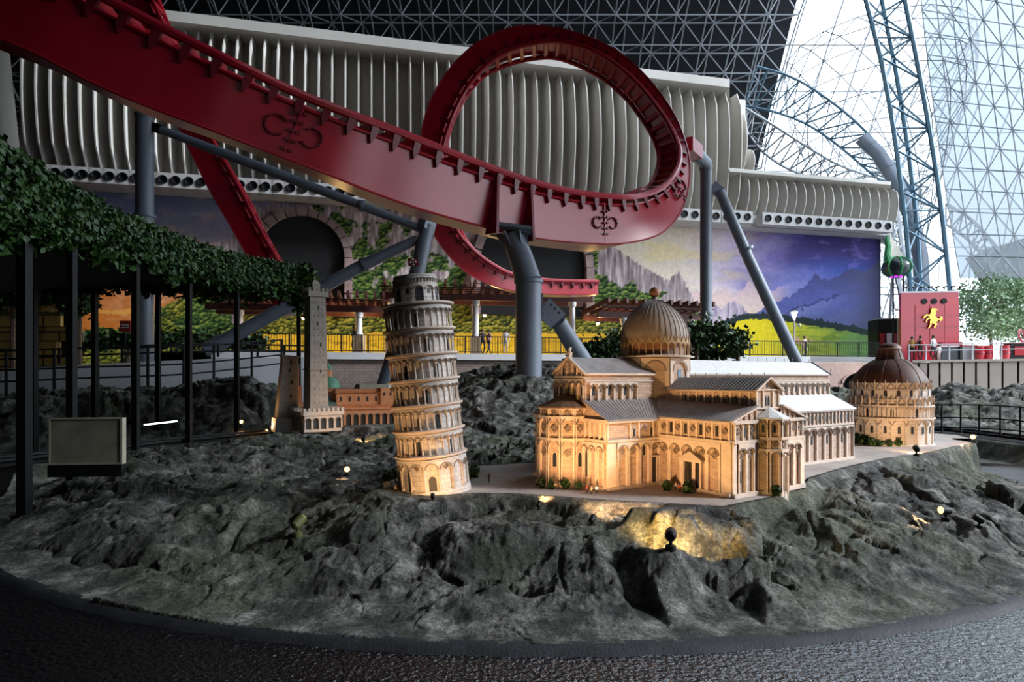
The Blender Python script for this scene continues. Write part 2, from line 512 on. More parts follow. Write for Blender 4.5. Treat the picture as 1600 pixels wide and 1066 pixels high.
tag(mb.obj('wall_left', M['roof_dark']), kind='structure')

# space frame under the dark roof: two layers of tubes and the webs between
def space_frame(x0, x1, nx, k0, k1, drop, rr, name, parent, mat, sub=1):
    mb = MB()
    prof = catmull(ROOF, 45 * sub)
    top, bot = {}, {}
    for j in range(k0, k1 + 1):
        y, z = prof[j]
        y2, z2 = prof[min(j + 1, len(prof) - 1)]; ty, tz = y2 - y, z2 - z; ln = math.hypot(ty, tz) or 1
        ny, nz = tz / ln * -1, ty / ln * 1       # inward normal
        if ny * (20 - y) + nz * (10 - z) < 0: ny, nz = -ny, -nz
        for i in range(nx + 1):
            x = x0 + (x1 - x0) * i / nx
            top[i, j] = (x, y + ny * 0.4, z + nz * 0.4)
            xo = x + (x1 - x0) / nx / 2
            my, mz = y + ty / 2, z + tz / 2
            bot[i, j] = (xo, my + ny * drop, mz + nz * drop)
    for j in range(k0, k1 + 1):
        for i in range(nx + 1):
            for a, b in ((top.get((i, j)), top.get((i + 1, j))), (top.get((i, j)), top.get((i, j + 1))),
                         (bot.get((i, j)), bot.get((i + 1, j))), (bot.get((i, j)), bot.get((i, j + 1)))):
                if a and b: mb.tube(a, b, rr, n=3, caps=False)
            c = bot[i, j]
            for q in ((i, j), (i + 1, j), (i, j + 1), (i + 1, j + 1)):
                if q in top: mb.tube(c, top[q], rr * 0.75, n=3, caps=False)
    o = mb.obj(name, mat, parent); o['kind'] = 'stuff'
    return o
space_frame(-78, 30, 32, 4, 21, 2.8, 0.10, 'space_frame', ceiling, M['steel_light'])

# unseen flank added to hold daylight off the left: dark upper wall, roof to x = 27.., a low glazed band under it
mb = MB(); mb.box(29, 29.6, -52, 30, FLZ, 62); fl_ = mb.obj('wall_light_mask', M['roof_dark']); tag(fl_, kind='structure')
mb = MB(); mb.box(29, 29.6, -52, FLY, 0, FLZ); mb.obj('light_mask_bay', M['roof_dark'], fl_)
for k in range(8):
    y = FLY + (30 - FLY) * k / 7; MB().box(28.9, 29.3, y - 0.12, y + 0.12, 0, FLZ).obj('mullion', M['steel_dim'], fl_)
# ---- glazed flank: grid shell with clear panes
mb = MB(); gl = MB()
gx = [29 + 4.2 * i for i in range(22)]
def bulge(x, y, z):
    return (x, y, z)
GP = catmull(ROOF[:7], 30)
for i, x in enumerate(gx):
    for k in range(len(GP) - 1):
        a, b = (x, *GP[k]), (x, *GP[k + 1])
        mb.tube(a, b, 0.10, n=3, caps=False)
        if i + 1 < len(gx):
            c, d = (gx[i + 1], *GP[k]), (gx[i + 1], *GP[k + 1])
            if k % 2 == 0: mb.tube(a, c, 0.10, n=3, caps=False)
            gl.add([a, c, d, b], [(0, 1, 2, 3)])
o = gl.obj('ceiling_glazing', M['glass_clear']); tag(o, kind='structure')
q = mb.obj('glazing_bars', M['steel_light'], o); q['kind'] = 'stuff'

# the funnel: a flaring grid shell of thin bars that stands inside the glazed bay
mb = MB()
def funnel(c, prof, n, rows, r, m, twist=0.5, a0=0.0, a1=2 * math.pi):
    pr = catmull(prof, rows)
    pts = {}
    for j, (rad, z) in enumerate(pr):
        for k in range(n + 1):
            q = a0 + (a1 - a0) * (k + twist * j) / n
            pts[k, j] = (c[0] + rad * math.cos(q), c[1] + rad * math.sin(q), z)
    for j in range(rows):
        for k in range(n):
            m.tube(pts[k, j], pts[k + 1, j], r, n=3, caps=False)
            if j + 1 < rows:
                m.tube(pts[k, j], pts[k, j + 1], r, n=3, caps=False)
                if k > 0: m.tube(pts[k, j], pts[k - 1, j + 1], r, n=3, caps=False)
funnel((38.6, 66), [(3.2, 0), (3.6, 8), (4.6, 16), (6.4, 24), (8.6, 31), (8.8, 36)], 18, 16, 0.055, mb)
fr = thing('funnel_shell', 'pale funnel shaped grid shell of thin bars inside the white glazed bay', 'grid shell', (0, 0, 0))
q = mb.obj('grid_bars', M['steel_dim'], fr); q['kind'] = 'stuff'

# milky glazed screen at the upper right
mb = MB(); gl = MB()
rows, cols = 15, 11
pts = {}
for j in range(rows + 1):
    for i in range(cols + 1):
        px = 1438 + 24 * i + 0.10 * j * j * (1 if i < 3 else 1); py = -90 + 35 * j
        d = 62 - 1.1 * i - 0.05 * (j - 8) ** 2
        pts[i, j] = P(px + 3.2 * j - 8, py + 5.2 * i * (1 - j / 15), d)
for j in range(rows):
    for i in range(cols):
        a, b, c, d = pts[i, j], pts[i + 1, j], pts[i + 1, j + 1], pts[i, j + 1]
        gl.add([a, b, c, d], [(0, 1, 2, 3)])
        for u, v_ in ((a, b), (a, d), (a, c)) if (i + j) % 2 else ((a, b), (a, d), (b, d)):
            mb.tube(u, v_, 0.06, n=3, caps=False)
sc = thing('glass_screen', 'hazy blue grey glass screen with a white lattice at upper right', 'glazing')
gl.obj('glass_pane', M['glass_milky'], sc, smooth=True)
q = mb.obj('lattice_bars', M['steel_light'], sc); q['kind'] = 'stuff'

# far lower dome edge and its white lattice arch on the right
ar = thing('lattice_arch', 'white lattice arch truss curving down behind the glass at right', 'truss')
top = [P(1478, 318, 66), P(1520, 345, 64), P(1556, 385, 62), P(1590, 430, 60), P(1640, 500, 58)]
low = [P(1478, 350, 66), P(1510, 372, 64), P(1540, 405, 62), P(1570, 448, 60), P(1612, 512, 58)]
mb = MB()
tp = [Vector(p) for p in catmull([tuple(p) for p in top], 13)]; lw = [Vector(p) for p in catmull([tuple(p) for p in low], 13)]
mb.pipe(tp, 0.16, 5); mb.obj('chord', M['steel_light'], ar)
mb = MB(); mb.pipe(lw, 0.16, 5); mb.obj('chord', M['steel_light'], ar)
for i in range(12):
    mb = MB(); mb.tube(tp[i], lw[i], 0.1, n=4); mb.obj('web', M['steel_light'], ar)
    mb = MB(); mb.tube(tp[i + 1], lw[i], 0.1, n=4); mb.obj('web', M['steel_light'], ar)
# dark solid roof lobe beyond the arch
mb = MB()
A = [P(1560, 388, 70), P(1600, 372, 70), P(1700, 350, 70), P(1700, 470, 70), P(1602, 455, 70)]
Bk = [p + Vector((0.6, 6, 0)) for p in A]
mb.add(A + Bk, [(0, 1, 2, 3, 4), (9, 8, 7, 6, 5)] + [(i, i + 5, (i + 1) % 5 + 5, (i + 1) % 5) for i in range(5)])
tag(mb.obj('trim_1', M['roof_dark']), kind='structure')

# ---- lattice mast (three chords, bracing) leaning in front of the glazing
ms = thing('lattice_mast', 'tall blue steel lattice mast with crossed bracing before the glazing', 'mast')
cA = [P(1338, -60, 48), P(1358, 20, 48), P(1378, 100, 48), P(1396, 200, 48), P(1408, 290, 48), P(1417, 370, 48), P(1424, 470, 48)]
cB = [P(1402, -60, 47), P(1418, 20, 47), P(1434, 100, 47), P(1452, 200, 47), P(1466, 290, 47), P(1476, 370, 47), P(1486, 470, 47)]
cC = [P(1368, -60, 50), P(1382, 20, 50), P(1398, 100, 50), P(1414, 200, 50), P(1426, 290, 50), P(1434, 370, 50), P(1440, 470, 50)]
ch = [[Vector(p) for p in catmull([tuple(q) for q in c], 17)] for c in (cA, cB, cC)]
for c in ch:
    mb = MB(); mb.pipe(c, 0.17, 6); mb.obj('chord', M['steel_blue'], ms)
for i in range(16):
    for a, b in ((0, 1), (1, 2), (2, 0)):
        mb = MB(); mb.tube(ch[a][i], ch[b][i + 1], 0.08, n=4) if (i + a) % 2 else mb.tube(ch[b][i], ch[a][i + 1], 0.08, n=4)
        mb.obj('brace', M['steel_blue'], ms)
    if i % 4 == 0:
        for a, b in ((0, 1), (1, 2)): mb = MB(); mb.tube(ch[a][i], ch[b][i], 0.06, n=4); mb.obj('strut', M['steel_blue'], ms)
# second mast behind, paler
m2 = thing('lattice_mast', 'pale grey lattice leg tangled behind the blue mast above the red booth', 'mast')
cA = [P(1376, 350, 58), P(1392, 400, 57), P(1408, 460, 56), P(1412, 520, 56)]
cB = [P(1402, 330, 60), P(1412, 400, 59), P(1428, 460, 58), P(1436, 520, 58)]
ch = [[Vector(p) for p in catmull([tuple(q) for q in c], 9)] for c in (cA, cB)]
for c in ch:
    mb = MB(); mb.pipe(c, 0.22, 6); mb.obj('chord', M['steel_light'], m2)
for i in range(8):
    MB().tube(ch[0][i], ch[1][i + 1], 0.1, n=4).obj('brace', M['steel_light'], m2); MB().tube(ch[1][i], ch[0][i + 1], 0.1, n=4).obj('brace', M['steel_light'], m2)

# arched roof-edge trusses sweeping down from the dark roof to the mast
def truss(name, label, top, low, n, rc, rw, mat):
    tt = thing(name, label, 'truss')
    T = [Vector(p) for p in catmull([tuple(p) for p in top], n + 1)]; L = [Vector(p) for p in catmull([tuple(p) for p in low], n + 1)]
    mb = MB(); mb.pipe(T, rc, 5); mb.obj('chord', mat, tt)
    mb = MB(); mb.pipe(L, rc, 5); mb.obj('chord', mat, tt)
    for i in range(n):
        mb = MB(); mb.tube(T[i], L[i], rw, n=4, caps=False); mb.tube(T[i + 1], L[i], rw, n=4, caps=False); mb.obj('web', mat, tt)
    return tt
truss('arched_truss', 'upper arched steel truss falling from the dark roof edge across the white glazing',
      [P(1183, 104, 64), P(1240, 122, 63), P(1300, 160, 62), P(1352, 205, 61), P(1400, 262, 60), P(1424, 300, 60)],
      [P(1163, 165, 66), P(1210, 175, 65), P(1262, 195, 64), P(1310, 228, 63), P(1350, 262, 62), P(1384, 290, 61)], 13, 0.13, 0.09, M['steel_blue'])
truss('arched_truss', 'lower pale steel truss hugging the end of the white finned block',
      [P(1166, 170, 68), P(1215, 200, 67), P(1265, 232, 66), P(1320, 262, 65), P(1400, 286, 64), P(1450, 292, 63)],
      [P(1166, 205, 70), P(1195, 240, 69), P(1240, 268, 68), P(1300, 285, 67), P(1380, 305, 66), P(1450, 320, 65)], 16, 0.15, 0.11, M['steel_light'])
truss('arched_truss', 'lowest pale steel truss standing upright behind the end of the mural',
      [P(1392, 290, 60), P(1394, 330, 60), P(1395, 380, 60), P(1394, 440, 60), P(1390, 500, 60)],
      [P(1440, 295, 62), P(1430, 340, 62), P(1424, 390, 62), P(1418, 450, 62), P(1412, 520, 62)], 9, 0.15, 0.1, M['steel_light'])

# ---- facade block with fins
fac = thing('finned_facade', 'cream white stage facade of tall upright fins above the mural', 'facade')
ZT = CAMZ + 24.4
def slab(mb, px0, px1, back0, back1, z0, z1):
    a, b = wpt(px0, back0, z0), wpt(px1, back0, z0); c, d = wpt(px1, back1, z0), wpt(px0, back1, z0)
    up = Vector((0, 0, z1 - z0))
    mb.hexa([a, b, c, d, a + up, b + up, c + up, d + up])
mb = MB(); slab(mb, 30, 1165, 2.2, 6, ZS, ZT); mb.obj('back_wall', M['fin_white'], fac)
mb = MB(); slab(mb, 240, 1140, 0.0, 2.2, ZT - 0.2, ZT + 0.5); mb.obj('coping', M['fin_white'], fac)
mb = MB(); slab(mb, 1140, 1392, 2.0, 6, ZS - 0.6, ZS + 3.2); mb.obj('end_block', M['fin_white'], fac)
mb = MB(); slab(mb, 1140, 1392, 0.0, 2.0, ZS + 3.2, ZS + 3.5); mb.obj('coping', M['fin_white'], fac)
def fin(px, z0, z1, depth, wave, th=0.16, name='fin'):
    n = 9
    base = wpt(px, 2.2, 0)
    fwd = Vector((W_N.x, W_N.y, 0)); t3 = Vector((W_T.x, W_T.y, 0))
    prof = []
    for k in range(n):
        f = k / (n - 1); z = z0 + (z1 - z0) * f
        dep = depth * (0.80 + 0.20 * math.sin(math.pi * min(1, (1 - f) * 1.1)) + 0.035 * math.sin(wave + 4 * f))
        if k == 0: dep *= 0.6
        if k == n - 1: dep *= 0.78
        prof.append((dep, z))
    vs = []
    for dep, z in prof:
        p = base + fwd * dep; b = base
        for q, w in ((p, 0.4), (b, 1)):
            for s in (-1, 1):
                vs.append((q.x + t3.x * th / 2 * s * w, q.y + t3.y * th / 2 * s * w, z))
    fs = []
    for k in range(n - 1):
        a = 4 * k
        for u, v_ in ((0, 1), (1, 3), (3, 2), (2, 0)):
            fs.append((a + u, a + v_, a + 4 + v_, a + 4 + u))
    fs += [(0, 2, 3, 1), (4 * n - 4, 4 * n - 3, 4 * n - 1, 4 * n - 2)]
    mb = MB(); mb.add(vs, fs); mb.obj(name, M['fin_white'], fac, smooth=True)
px = 62.0; i = 0
while px < 1138:
    fin(px, ZS + 0.1, ZT - 0.25, 2.3 + 0.3 * math.sin(i * 0.45), i * 0.3, 0.22)
    px += 22.0 - 4.6 * (px / 1140); i += 1
for k in range(2):
    fin(1146 + 12 * k, ZS + 3.3, ZT - 1.6 - 3.2 * k, 2.0, k, 0.22)
px = 1150.0
while px < 1390:
    fin(px, ZS - 0.2, ZS + 3.2, 2.0, i * 0.3, 0.2); px += 14.2; i += 1
# rounded left end of the facade
mb = MB()
e0 = wpt(62, 2.2, 0); prof = []
for k in range(7):
    q = math.pi / 2 * k / 6
    prof.append(e0 - Vector((W_T.x, W_T.y, 0)) * (3.4 * math.sin(q)) + Vector((W_N.x, W_N.y, 0)) * (2.6 * math.cos(q) - 0.3))
vs = [(p.x, p.y, ZS - 0.2) for p in prof] + [(p.x - 0.9, p.y, ZT - 2) for p in prof]
mb.add(vs, [(k, k + 1, k + 8, k + 7) for k in range(6)])
mb.obj('end_panel', M['fin_white'], fac, smooth=True)
# soffit band and its round vents
mb = MB(); slab(mb, 60, 1392, 1.2, 3.5, ZS - 1.0, ZS + 0.05); mb.obj('soffit', M['box_white'], fac)
vent_me = None
px = 70.0; i = 0
bm_ = MB(); bm_.box(-0.52, 0.52, -0.35, 0.5, -0.5, 0.5); vent_box = bm_.mesh('vent_box', M['box_white'])
bm_ = MB(); bm_.lathe([(0.30, 0), (0.30, 0.10), (0.24, 0.10), (0.20, 0.02), (0.0, 0.02)], 14)
vent_hole = bm_.mesh('vent_hole', M['black_metal'])
for v_ in vent_hole.vertices: v_.co = (v_.co.x, -0.35 - v_.co.z, v_.co.y)
rzw = math.atan2(W_T.y, W_T.x)
while px < 1388:
    if not (1168 < px < 1180):
        p = wpt(px, 0.55 if px < 1140 else 0.2, ZS - 0.55)
        b = link('vent_box', vent_box, fac, Matrix.Translation(p) @ Matrix.Rotation(rzw, 4, 'Z'))
        link('vent_hole', vent_hole, b)
    px += 21.5 - 6.5 * px / 1390; i += 1

# ---- mural wall, painted
def mural_color(px, py):
    out = np.zeros(px.shape + (3,))
    def C(r, g, b): return np.array(srgb(r, g, b))
    def put(mask, col):
        m = np.clip(mask, 0, 1)[..., None]
        out[...] = out * (1 - m) + col * m
    def grad(stops, x):
        cs = np.array([srgb(*c) for _, c in stops]); xs_ = [s for s, _ in stops]
        return np.stack([np.interp(x, xs_, cs[:, k]) for k in range(3)], -1)
    cl = fbm(px / 95, py / 34, 5, 3); cl2 = fbm(px / 40 + 7, py / 22, 5, 9); fine = fbm(px / 9, py / 9, 3, 14)
    # left sky
    out[...] = grad([(285, (108, 116, 150)), (330, (132, 140, 172)), (380, (168, 150, 158)), (425, (196, 152, 124)), (470, (196, 120, 62)), (560, (206, 128, 46))], py + 14 * cl)
    put(sstep(0.05, 0.5, cl) * sstep(420, 330, py) * 0.6 * (px < 620), C(188, 178, 186))
    put(sstep(0.15, 0.6, cl2) * sstep(300, 380, py) * 0.5 * (px < 500), C(224, 178, 136))
    put(sstep(260, 130, px) * sstep(400, 470, py) * 0.75, C(206, 112, 36))
    put((np.abs(py - 487 - 3 * cl2) < 4) * (px < 215) * 0.7, C(240, 176, 84))
    # right sky
    rs = sstep(880, 940, px)
    base = grad([(900, (236, 224, 196)), (1060, (238, 222, 205)), (1120, (216, 200, 220)), (1180, (150, 138, 190)), (1250, (78, 68, 132)), (1375, (52, 44, 92))], px + 46 * cl + 0.35 * (py - 400))
    put(rs, base)
    put(rs * sstep(-0.1, 0.5, cl) * sstep(1260, 1060, px) * 0.75, C(246, 224, 168))
    put(rs * sstep(430, 480, py) * sstep(1230, 1100, px) * 0.8, C(244, 222, 204))
    put(rs * sstep(360, 330, py) * sstep(980, 1090, px) * 0.6, C(96, 92, 160))
    put(rs * sstep(0.15, 0.55, cl2) * sstep(1120, 1200, px) * 0.6, C(126, 108, 186))
    put(rs * np.exp(-((px - 1300) / 70) ** 2 - ((py - 425) / 20) ** 2) * 0.6, C(70, 100, 190))
    put(rs * np.exp(-((px - 1245) / 60) ** 2 - ((py - 452) / 26) ** 2) * 0.7, C(150, 160, 226))
    put(rs * sstep(0.25, 0.6, -cl) * sstep(1200, 1260, px) * sstep(410, 380, py) * 0.8, C(34, 28, 62))
    # far pale pink mountains
    rid = 455 + 16 * perlin(px / 34, px * 0, 4) + 9 * perlin(px / 12, px * 0, 5) - 10 * np.exp(-((px - 1215) / 22) ** 2)
    put((py > rid) * (px > 1060) * sstep(1245, 1190, px) * 0.85, grad([(440, (222, 186, 196)), (500, (246, 222, 200))], py))
    # blue mountains
    ridge = np.interp(px, [1165, 1200, 1235, 1262, 1275, 1284, 1300, 1330, 1350, 1373, 1400], [500, 478, 462, 444, 426, 438, 436, 420, 424, 408, 402]) + 3 * fine
    put((py > ridge) * (px > 1160), grad([(410, (70, 70, 104)), (470, (92, 98, 168)), (520, (100, 108, 150))], py + 10 * cl2))
    put((py > ridge) * sstep(1290, 1370, px) * 0.75, C(72, 74, 98))
    r2 = np.interp(px, [1165, 1220, 1300, 1375], [512, 492, 462, 440]) + 6 * fine
    put((py > r2) * (py < r2 + 4) * (px > 1180) * (px < 1310) * 0.7, C(34, 42, 84))
    put((py > r2 + 3) * (py < r2 + 26) * (px > 1165) * sstep(1340, 1250, px) * sstep(r2 + 26, r2 + 6, py) * 0.35, C(150, 160, 214))
    # lilac crag
    cr = 505 - 36 * np.exp(-((px - 1146) / 26) ** 2) - 20 * np.exp(-((px - 1112) / 14) ** 2) + 9 * np.abs(perlin(px / 5, py / 40, 8))
    put((py > cr) * (px > 1085) * (px < 1185), grad([(-0.5, (150, 134, 160)), (0.5, (212, 196, 206))], fbm(px / 4, py / 30, 3, 6)))
    # meadows
    md = np.interp(px, [1080, 1130, 1160, 1200, 1250, 1300, 1375], [522, 512, 500, 500, 506, 514, 528]) + 2 * fine
    put((py > md - 9 - 5 * np.abs(fine)) * (py < md + 2) * (px > 1130) * (px < 1400), C(34, 50, 50))
    put((py > md) * (px > 1075), grad([(1080, (226, 206, 34)), (1200, (238, 214, 40)), (1260, (190, 196, 60)), (1320, (112, 150, 76)), (1375, (96, 130, 84))], px + 22 * cl2))
    put((py > md) * sstep(1190, 1260, px) * sstep(0.1, 0.4, fbm(px / 40, py / 6, 4, 21)) * 0.6, C(84, 122, 52))
    put((np.abs(px - (1175 - 0.9 * (py - 520) + 7 * np.sin(py / 6))) < 2.2) * (py > 518), C(70, 60, 30))
    put((np.hypot((px - 1250) / 20, (py - 532) / 6) < 1) * (fine > -0.1), C(214, 170, 130))
    # crags and wooded hills of the middle
    def crag(top, x0, x1, base_c=(120, 104, 108), hi=(214, 198, 196)):
        vv = fbm(px / 5.5, py / 46, 4, 31)
        put((py > top) * (px > x0) * (px < x1), grad([(-0.7, base_c), (0.1, (168, 152, 154)), (0.6, hi)], vv))
    tl = np.interp(px, [330, 345, 352, 380, 395, 410, 440, 452, 470, 490, 520], [400, 372, 384, 330, 316, 326, 306, 318, 308, 300, 285]) + 12 * np.abs(perlin(px / 6, px * 0, 2)) 
    crag(tl, 335, 760)
    tr_ = np.interp(px, [880, 930, 960, 985, 1005, 1030, 1045, 1060, 1078, 1090], [330, 372, 384, 402, 415, 430, 436, 422, 452, 486]) + 10 * np.abs(perlin(px / 5, px * 0, 12))
    crag(tr_, 700, 1092)
    # woods: rounded dabs
    b1, b2, r1, r2_, r3, ox, oy = voro(px / 6.5, py / 5.2, 5)
    lit = np.clip(0.62 - oy * 0.9 - ox * 0.25 - b1 * 0.35 + (r1 - 0.5) * 0.5, 0, 1)
    woods = grad([(0, (14, 26, 14)), (0.4, (38, 64, 26)), (0.7, (78, 108, 42)), (1, (134, 150, 74))], lit)
    yel = grad([(0, (26, 30, 10)), (0.4, (70, 78, 22)), (0.7, (124, 122, 34)), (1, (180, 168, 70))], lit)
    wl = np.interp(px, [170, 230, 290, 330, 350, 380, 480, 520, 600, 700, 745, 1100], [520, 494, 462, 440, 432, 400, 300, 285, 300, 300, 330, 330]) + 10 * cl2
    hasw = (py > wl) * (px < 935)
    patch = sstep(-0.12, 0.10, fbm(px / 34, py / 40, 4, 41) + (py - 380) / 240)
    put(hasw * np.where(px < 335, 1.0, patch), woods)
    wr = np.interp(px, [915, 950, 1000, 1060, 1092, 1110], [400, 440, 446, 476, 500, 520]) + 16 * cl2
    put((py > wr) * (px >= 905) * (px < 1112) * sstep(-0.5, -0.1, fbm(px / 24, py / 28, 4, 44) + (py - 430) / 100), woods)
    put(hasw * (px < 400) * sstep(0.0, 0.5, fbm(px / 60, py / 60, 3, 50) + (py - 470) / 160) * 0.85, yel)
    put(((py > 470 + 5 * cl) & (px > 380) & (px < 1030)) * sstep(466, 484, py), yel)
    put(((py > 522 + 3 * cl2) & (px > 376) & (px < 1010)) * 1.0, grad([(520, (214, 168, 44)), (560, (236, 190, 40))], py + 8 * fine))
    put(((py > 530) & (px > 376) & (px < 1010)) * (np.abs(fbm(px / 60, py / 8, 3, 60)) < 0.10) * 0.6, C(120, 96, 30))
    # blue peak at far left
    bl = np.interp(px, [60, 74, 84, 92, 102, 112], [524, 508, 498, 500, 512, 530])
    put((py > bl) * (px < 112), C(84, 116, 170))
    return np.clip(out, 0, 1)
MN, MH = 860, 190
pxs = np.linspace(70, 1374, MN)
bx_ = [wpt(p, 2.6, 0) for p in pxs]
zs_ = np.linspace(2.2, ZS - 0.3, MH)
X = np.array([[b.x for b in bx_]] * MH); Y = np.array([[b.y for b in bx_]] * MH); Z = np.repeat(zs_[:, None], MN, 1)
ppx, ppy = proj(X, Y, Z)
col = mural_color(ppx, ppy)
me = bpy.data.meshes.new('mural')
idx = np.arange(MN * MH).reshape(MH, MN)
quads = np.stack([idx[:-1, :-1], idx[:-1, 1:], idx[1:, 1:], idx[1:, :-1]], -1).reshape(-1, 4)
me.from_pydata(np.stack([X, Y, Z], -1).reshape(-1, 3).tolist(), [], quads.tolist())
ca = me.color_attributes.new('Col', 'FLOAT_COLOR', 'POINT')
ca.data.foreach_set('color', np.concatenate([col.reshape(-1, 3), np.ones((MN * MH, 1))], 1).astype(np.float32).ravel())
me.materials.append(M['mural_paint'])
mw = thing('wall_back', None, None); mw['kind'] = 'structure'
link('mural', me, mw)
mb = MB(); slab(mb, 66, 1376, 2.65, 3.6, 0, ZS); mb.obj('backing', M['roof_dark'], mw)

# ---- two stone portals in the mural wall
def portal(name, label, px0, px1, pytop, px_in, zfoot):
    """px0..px1 outer columns, the ring of stones stands 0.5 m proud; a black sheet stands in for the unlit passage"""
    th = thing(name, label, 'archway')
    back = 2.6
    L, Rr = wpt(px0, back, 0), wpt(px1, back, 0)
    w = (Rr - L).length; t3 = (Rr - L).normalized(); n3 = Vector((W_N.x, W_N.y, 0))
    cen = (L + Rr) / 2
    rin = w / 2 * px_in; rout = w / 2
    dmid = wpt((px0 + px1) / 2, back, 0).y
    ztop = CAMZ + (HORIZ - pytop) * dmid / FPX
    zc = ztop - rout
    def pt(r, a, o): return cen + t3 * (r * math.cos(a)) + Vector((0, 0, zc + r * math.sin(a))) + n3 * o
    mb = MB()
    n = 24
    prof = [cen + t3 * (-rin * 1.02) + Vector((0, 0, zfoot))] + [pt(rin * 1.02, math.pi - math.pi * k / n, 0) for k in range(n + 1)] + [cen + t3 * (rin * 1.02) + Vector((0, 0, zfoot))]
    m = len(prof)
    vs = [p + n3 * 0.06 for p in prof] + [p + n3 * 0.02 for p in prof]
    mb.add(vs, [tuple(range(m))] + [(k, k + 1, m + k + 1, m + k) for k in range(m - 1)])
    mb.obj('dark_infill', M['black_matte'], th)  # flat black sheet: the passage's shade is painted, nothing lies behind
    k = 13
    for i in range(k):
        g = 0.012
        a0, a1 = math.pi * i / k + g, math.pi * (i + 1) / k - g
        ro = rout * (1 + 0.015 * rng.uniform(-1, 1)); o1 = 0.5 + rng.uniform(-0.06, 0.08)
        mb = MB(); vs = []
        for o in (0.0, o1):
            for r, a in ((rin, a0), (rin, (a0 + a1) / 2), (rin, a1), (ro, a1), (ro, (a0 + a1) / 2), (ro, a0)): vs.append(pt(r, a, o))
        mb.add(vs, [(5, 4, 3, 2, 1, 0), (6, 7, 8, 9, 10, 11)] + [(q, (q + 1) % 6, 6 + (q + 1) % 6, 6 + q) for q in range(6)])
        mb.obj('stone', M['stone_pink'], th)
    for s in (-1, 1):
        z = zc
        while z > zfoot + 0.2:
            hgt = rng.uniform(0.75, 1.05); z0 = max(zfoot, z - hgt); o1 = 0.5 + rng.uniform(-0.06, 0.08); e = rng.uniform(-0.06, 0.06)
            a, b = cen + t3 * (s * rin), cen + t3 * (s * (rout + e))
            up0, up1 = Vector((0, 0, z0 + 0.03)), Vector((0, 0, z - 0.03))
            mb = MB(); mb.hexa([a + up0, b + up0, b + up0 + n3 * o1, a + up0 + n3 * o1, a + up1, b + up1, b + up1 + n3 * o1, a + up1 + n3 * o1])
            mb.obj('stone', M['stone_pink'], th); z = z0
    return th
portal('stone_archway', 'pink stone archway on the mural wall left of the leaning tower', 392, 551, 326, 0.84, 6.5)
portal('stone_archway', 'pink stone archway on the mural wall partly behind the red track loop', 735, 926, 318, 0.86, 6.6)

# ---- walkway in front of the mural: ledge, brick retaining wall
ZW = 3.15
def strip(name, pts, w, z0, z1, mat, parent=None, side=1):
    """upright strip along ground points"""
    mb = MB(); n = len(pts); vs = []
    for i, p in enumerate(pts):
        a = pts[max(0, i - 1)]; b = pts[min(n - 1, i + 1)]
        t = (Vector(b[:2]) - Vector(a[:2])).normalized(); nn = Vector((-t.y, t.x)) * w
        zz0 = z0[i] if isinstance(z0, list) else z0; zz1 = z1[i] if isinstance(z1, list) else z1
        vs += [(p[0], p[1], zz0), (p[0] + nn.x, p[1] + nn.y, zz0), (p[0] + nn.x, p[1] + nn.y, zz1), (p[0], p[1], zz1)]
    fs = []
    for i in range(n - 1):
        for u, v_ in ((0, 1), (1, 2), (2, 3), (3, 0)):
            fs.append((4 * i + u, 4 * i + v_, 4 * i + 4 + v_, 4 * i + 4 + u))
    fs += [(3, 2, 1, 0), tuple(4 * (n - 1) + k for k in range(4))]
    mb.add(vs, fs)
    return mb.obj(name, mat, parent)
def wl_pts(pxs_, back): return [tuple(wpt(p, back, 0)) for p in pxs_]
walk = wl_pts([330, 480, 600, 800, 1000, 1200, 1376], -6.5)
tag(strip('trim_2', walk, 0.6, ZW - 0.42, ZW, M['ledge_white']), kind='structure')
tag(strip('wall_front', wl_pts([330, 480, 600, 800, 1000, 1270], -6.3), 0.5, 0, ZW - 0.42, M['wall_brick']), kind='structure')
mb = MB(); a = wl_pts([200, 1376], -6.2); b = wl_pts([200, 1376], 2.6)
mb.add([(*a[0][:2], ZW - 0.05), (*a[1][:2], ZW - 0.05), (*b[1][:2], ZW - 0.05), (*b[0][:2], ZW - 0.05)], [(0, 1, 2, 3)])
tag(mb.obj('trim_3', M['ledge_white']), kind='structure')
# stone bridge with a dark arch under the walkway on the right
br = thing('stone_bridge', 'pale pink stone bridge wall with a dark low arch by the brown dome', 'bridge')
a, b = wpt(1270, -6.5, 0), wpt(1440, -6.5, 0)
t3 = (b - a).normalized(); n3 = Vector((W_N.x, W_N.y, 0)); Lb = (b - a).length
mb = MB(); cx, rr = Lb * 0.48, Lb * 0.21; zb = 1.2; N = 16
loop = [(0, 0), (0, ZW - 0.42), (Lb, ZW - 0.42), (Lb, 0), (cx + rr, 0), (cx + rr, zb)] + [(cx + rr * math.cos(math.pi * k / N), zb + rr * 0.42 * math.sin(math.pi * k / N)) for k in range(1, N)] + [(cx - rr, zb), (cx - rr, 0)]
m = len(loop)
vs = [a + t3 * s + Vector((0, 0, z)) for s, z in loop] + [a + t3 * s + Vector((0, 0, z)) - n3 * 1.2 for s, z in loop]
mb.add(vs, [tuple(range(m)), tuple(range(m, 2 * m))[::-1]] + [(k, (k + 1) % m, m + (k + 1) % m, m + k) for k in range(m)])
mb.obj('wall', M['bridge_stone'], br)
mb = MB(); vs = []
for o in (0.12, -0.05):
    for r in (rr, rr * 1.1):
        vs += [a + t3 * (cx + r * math.cos(math.pi * k / N)) + Vector((0, 0, zb + r * 0.42 * math.sin(math.pi * k / N))) + n3 * o for k in range(N + 1)]
m = N + 1
fs = []
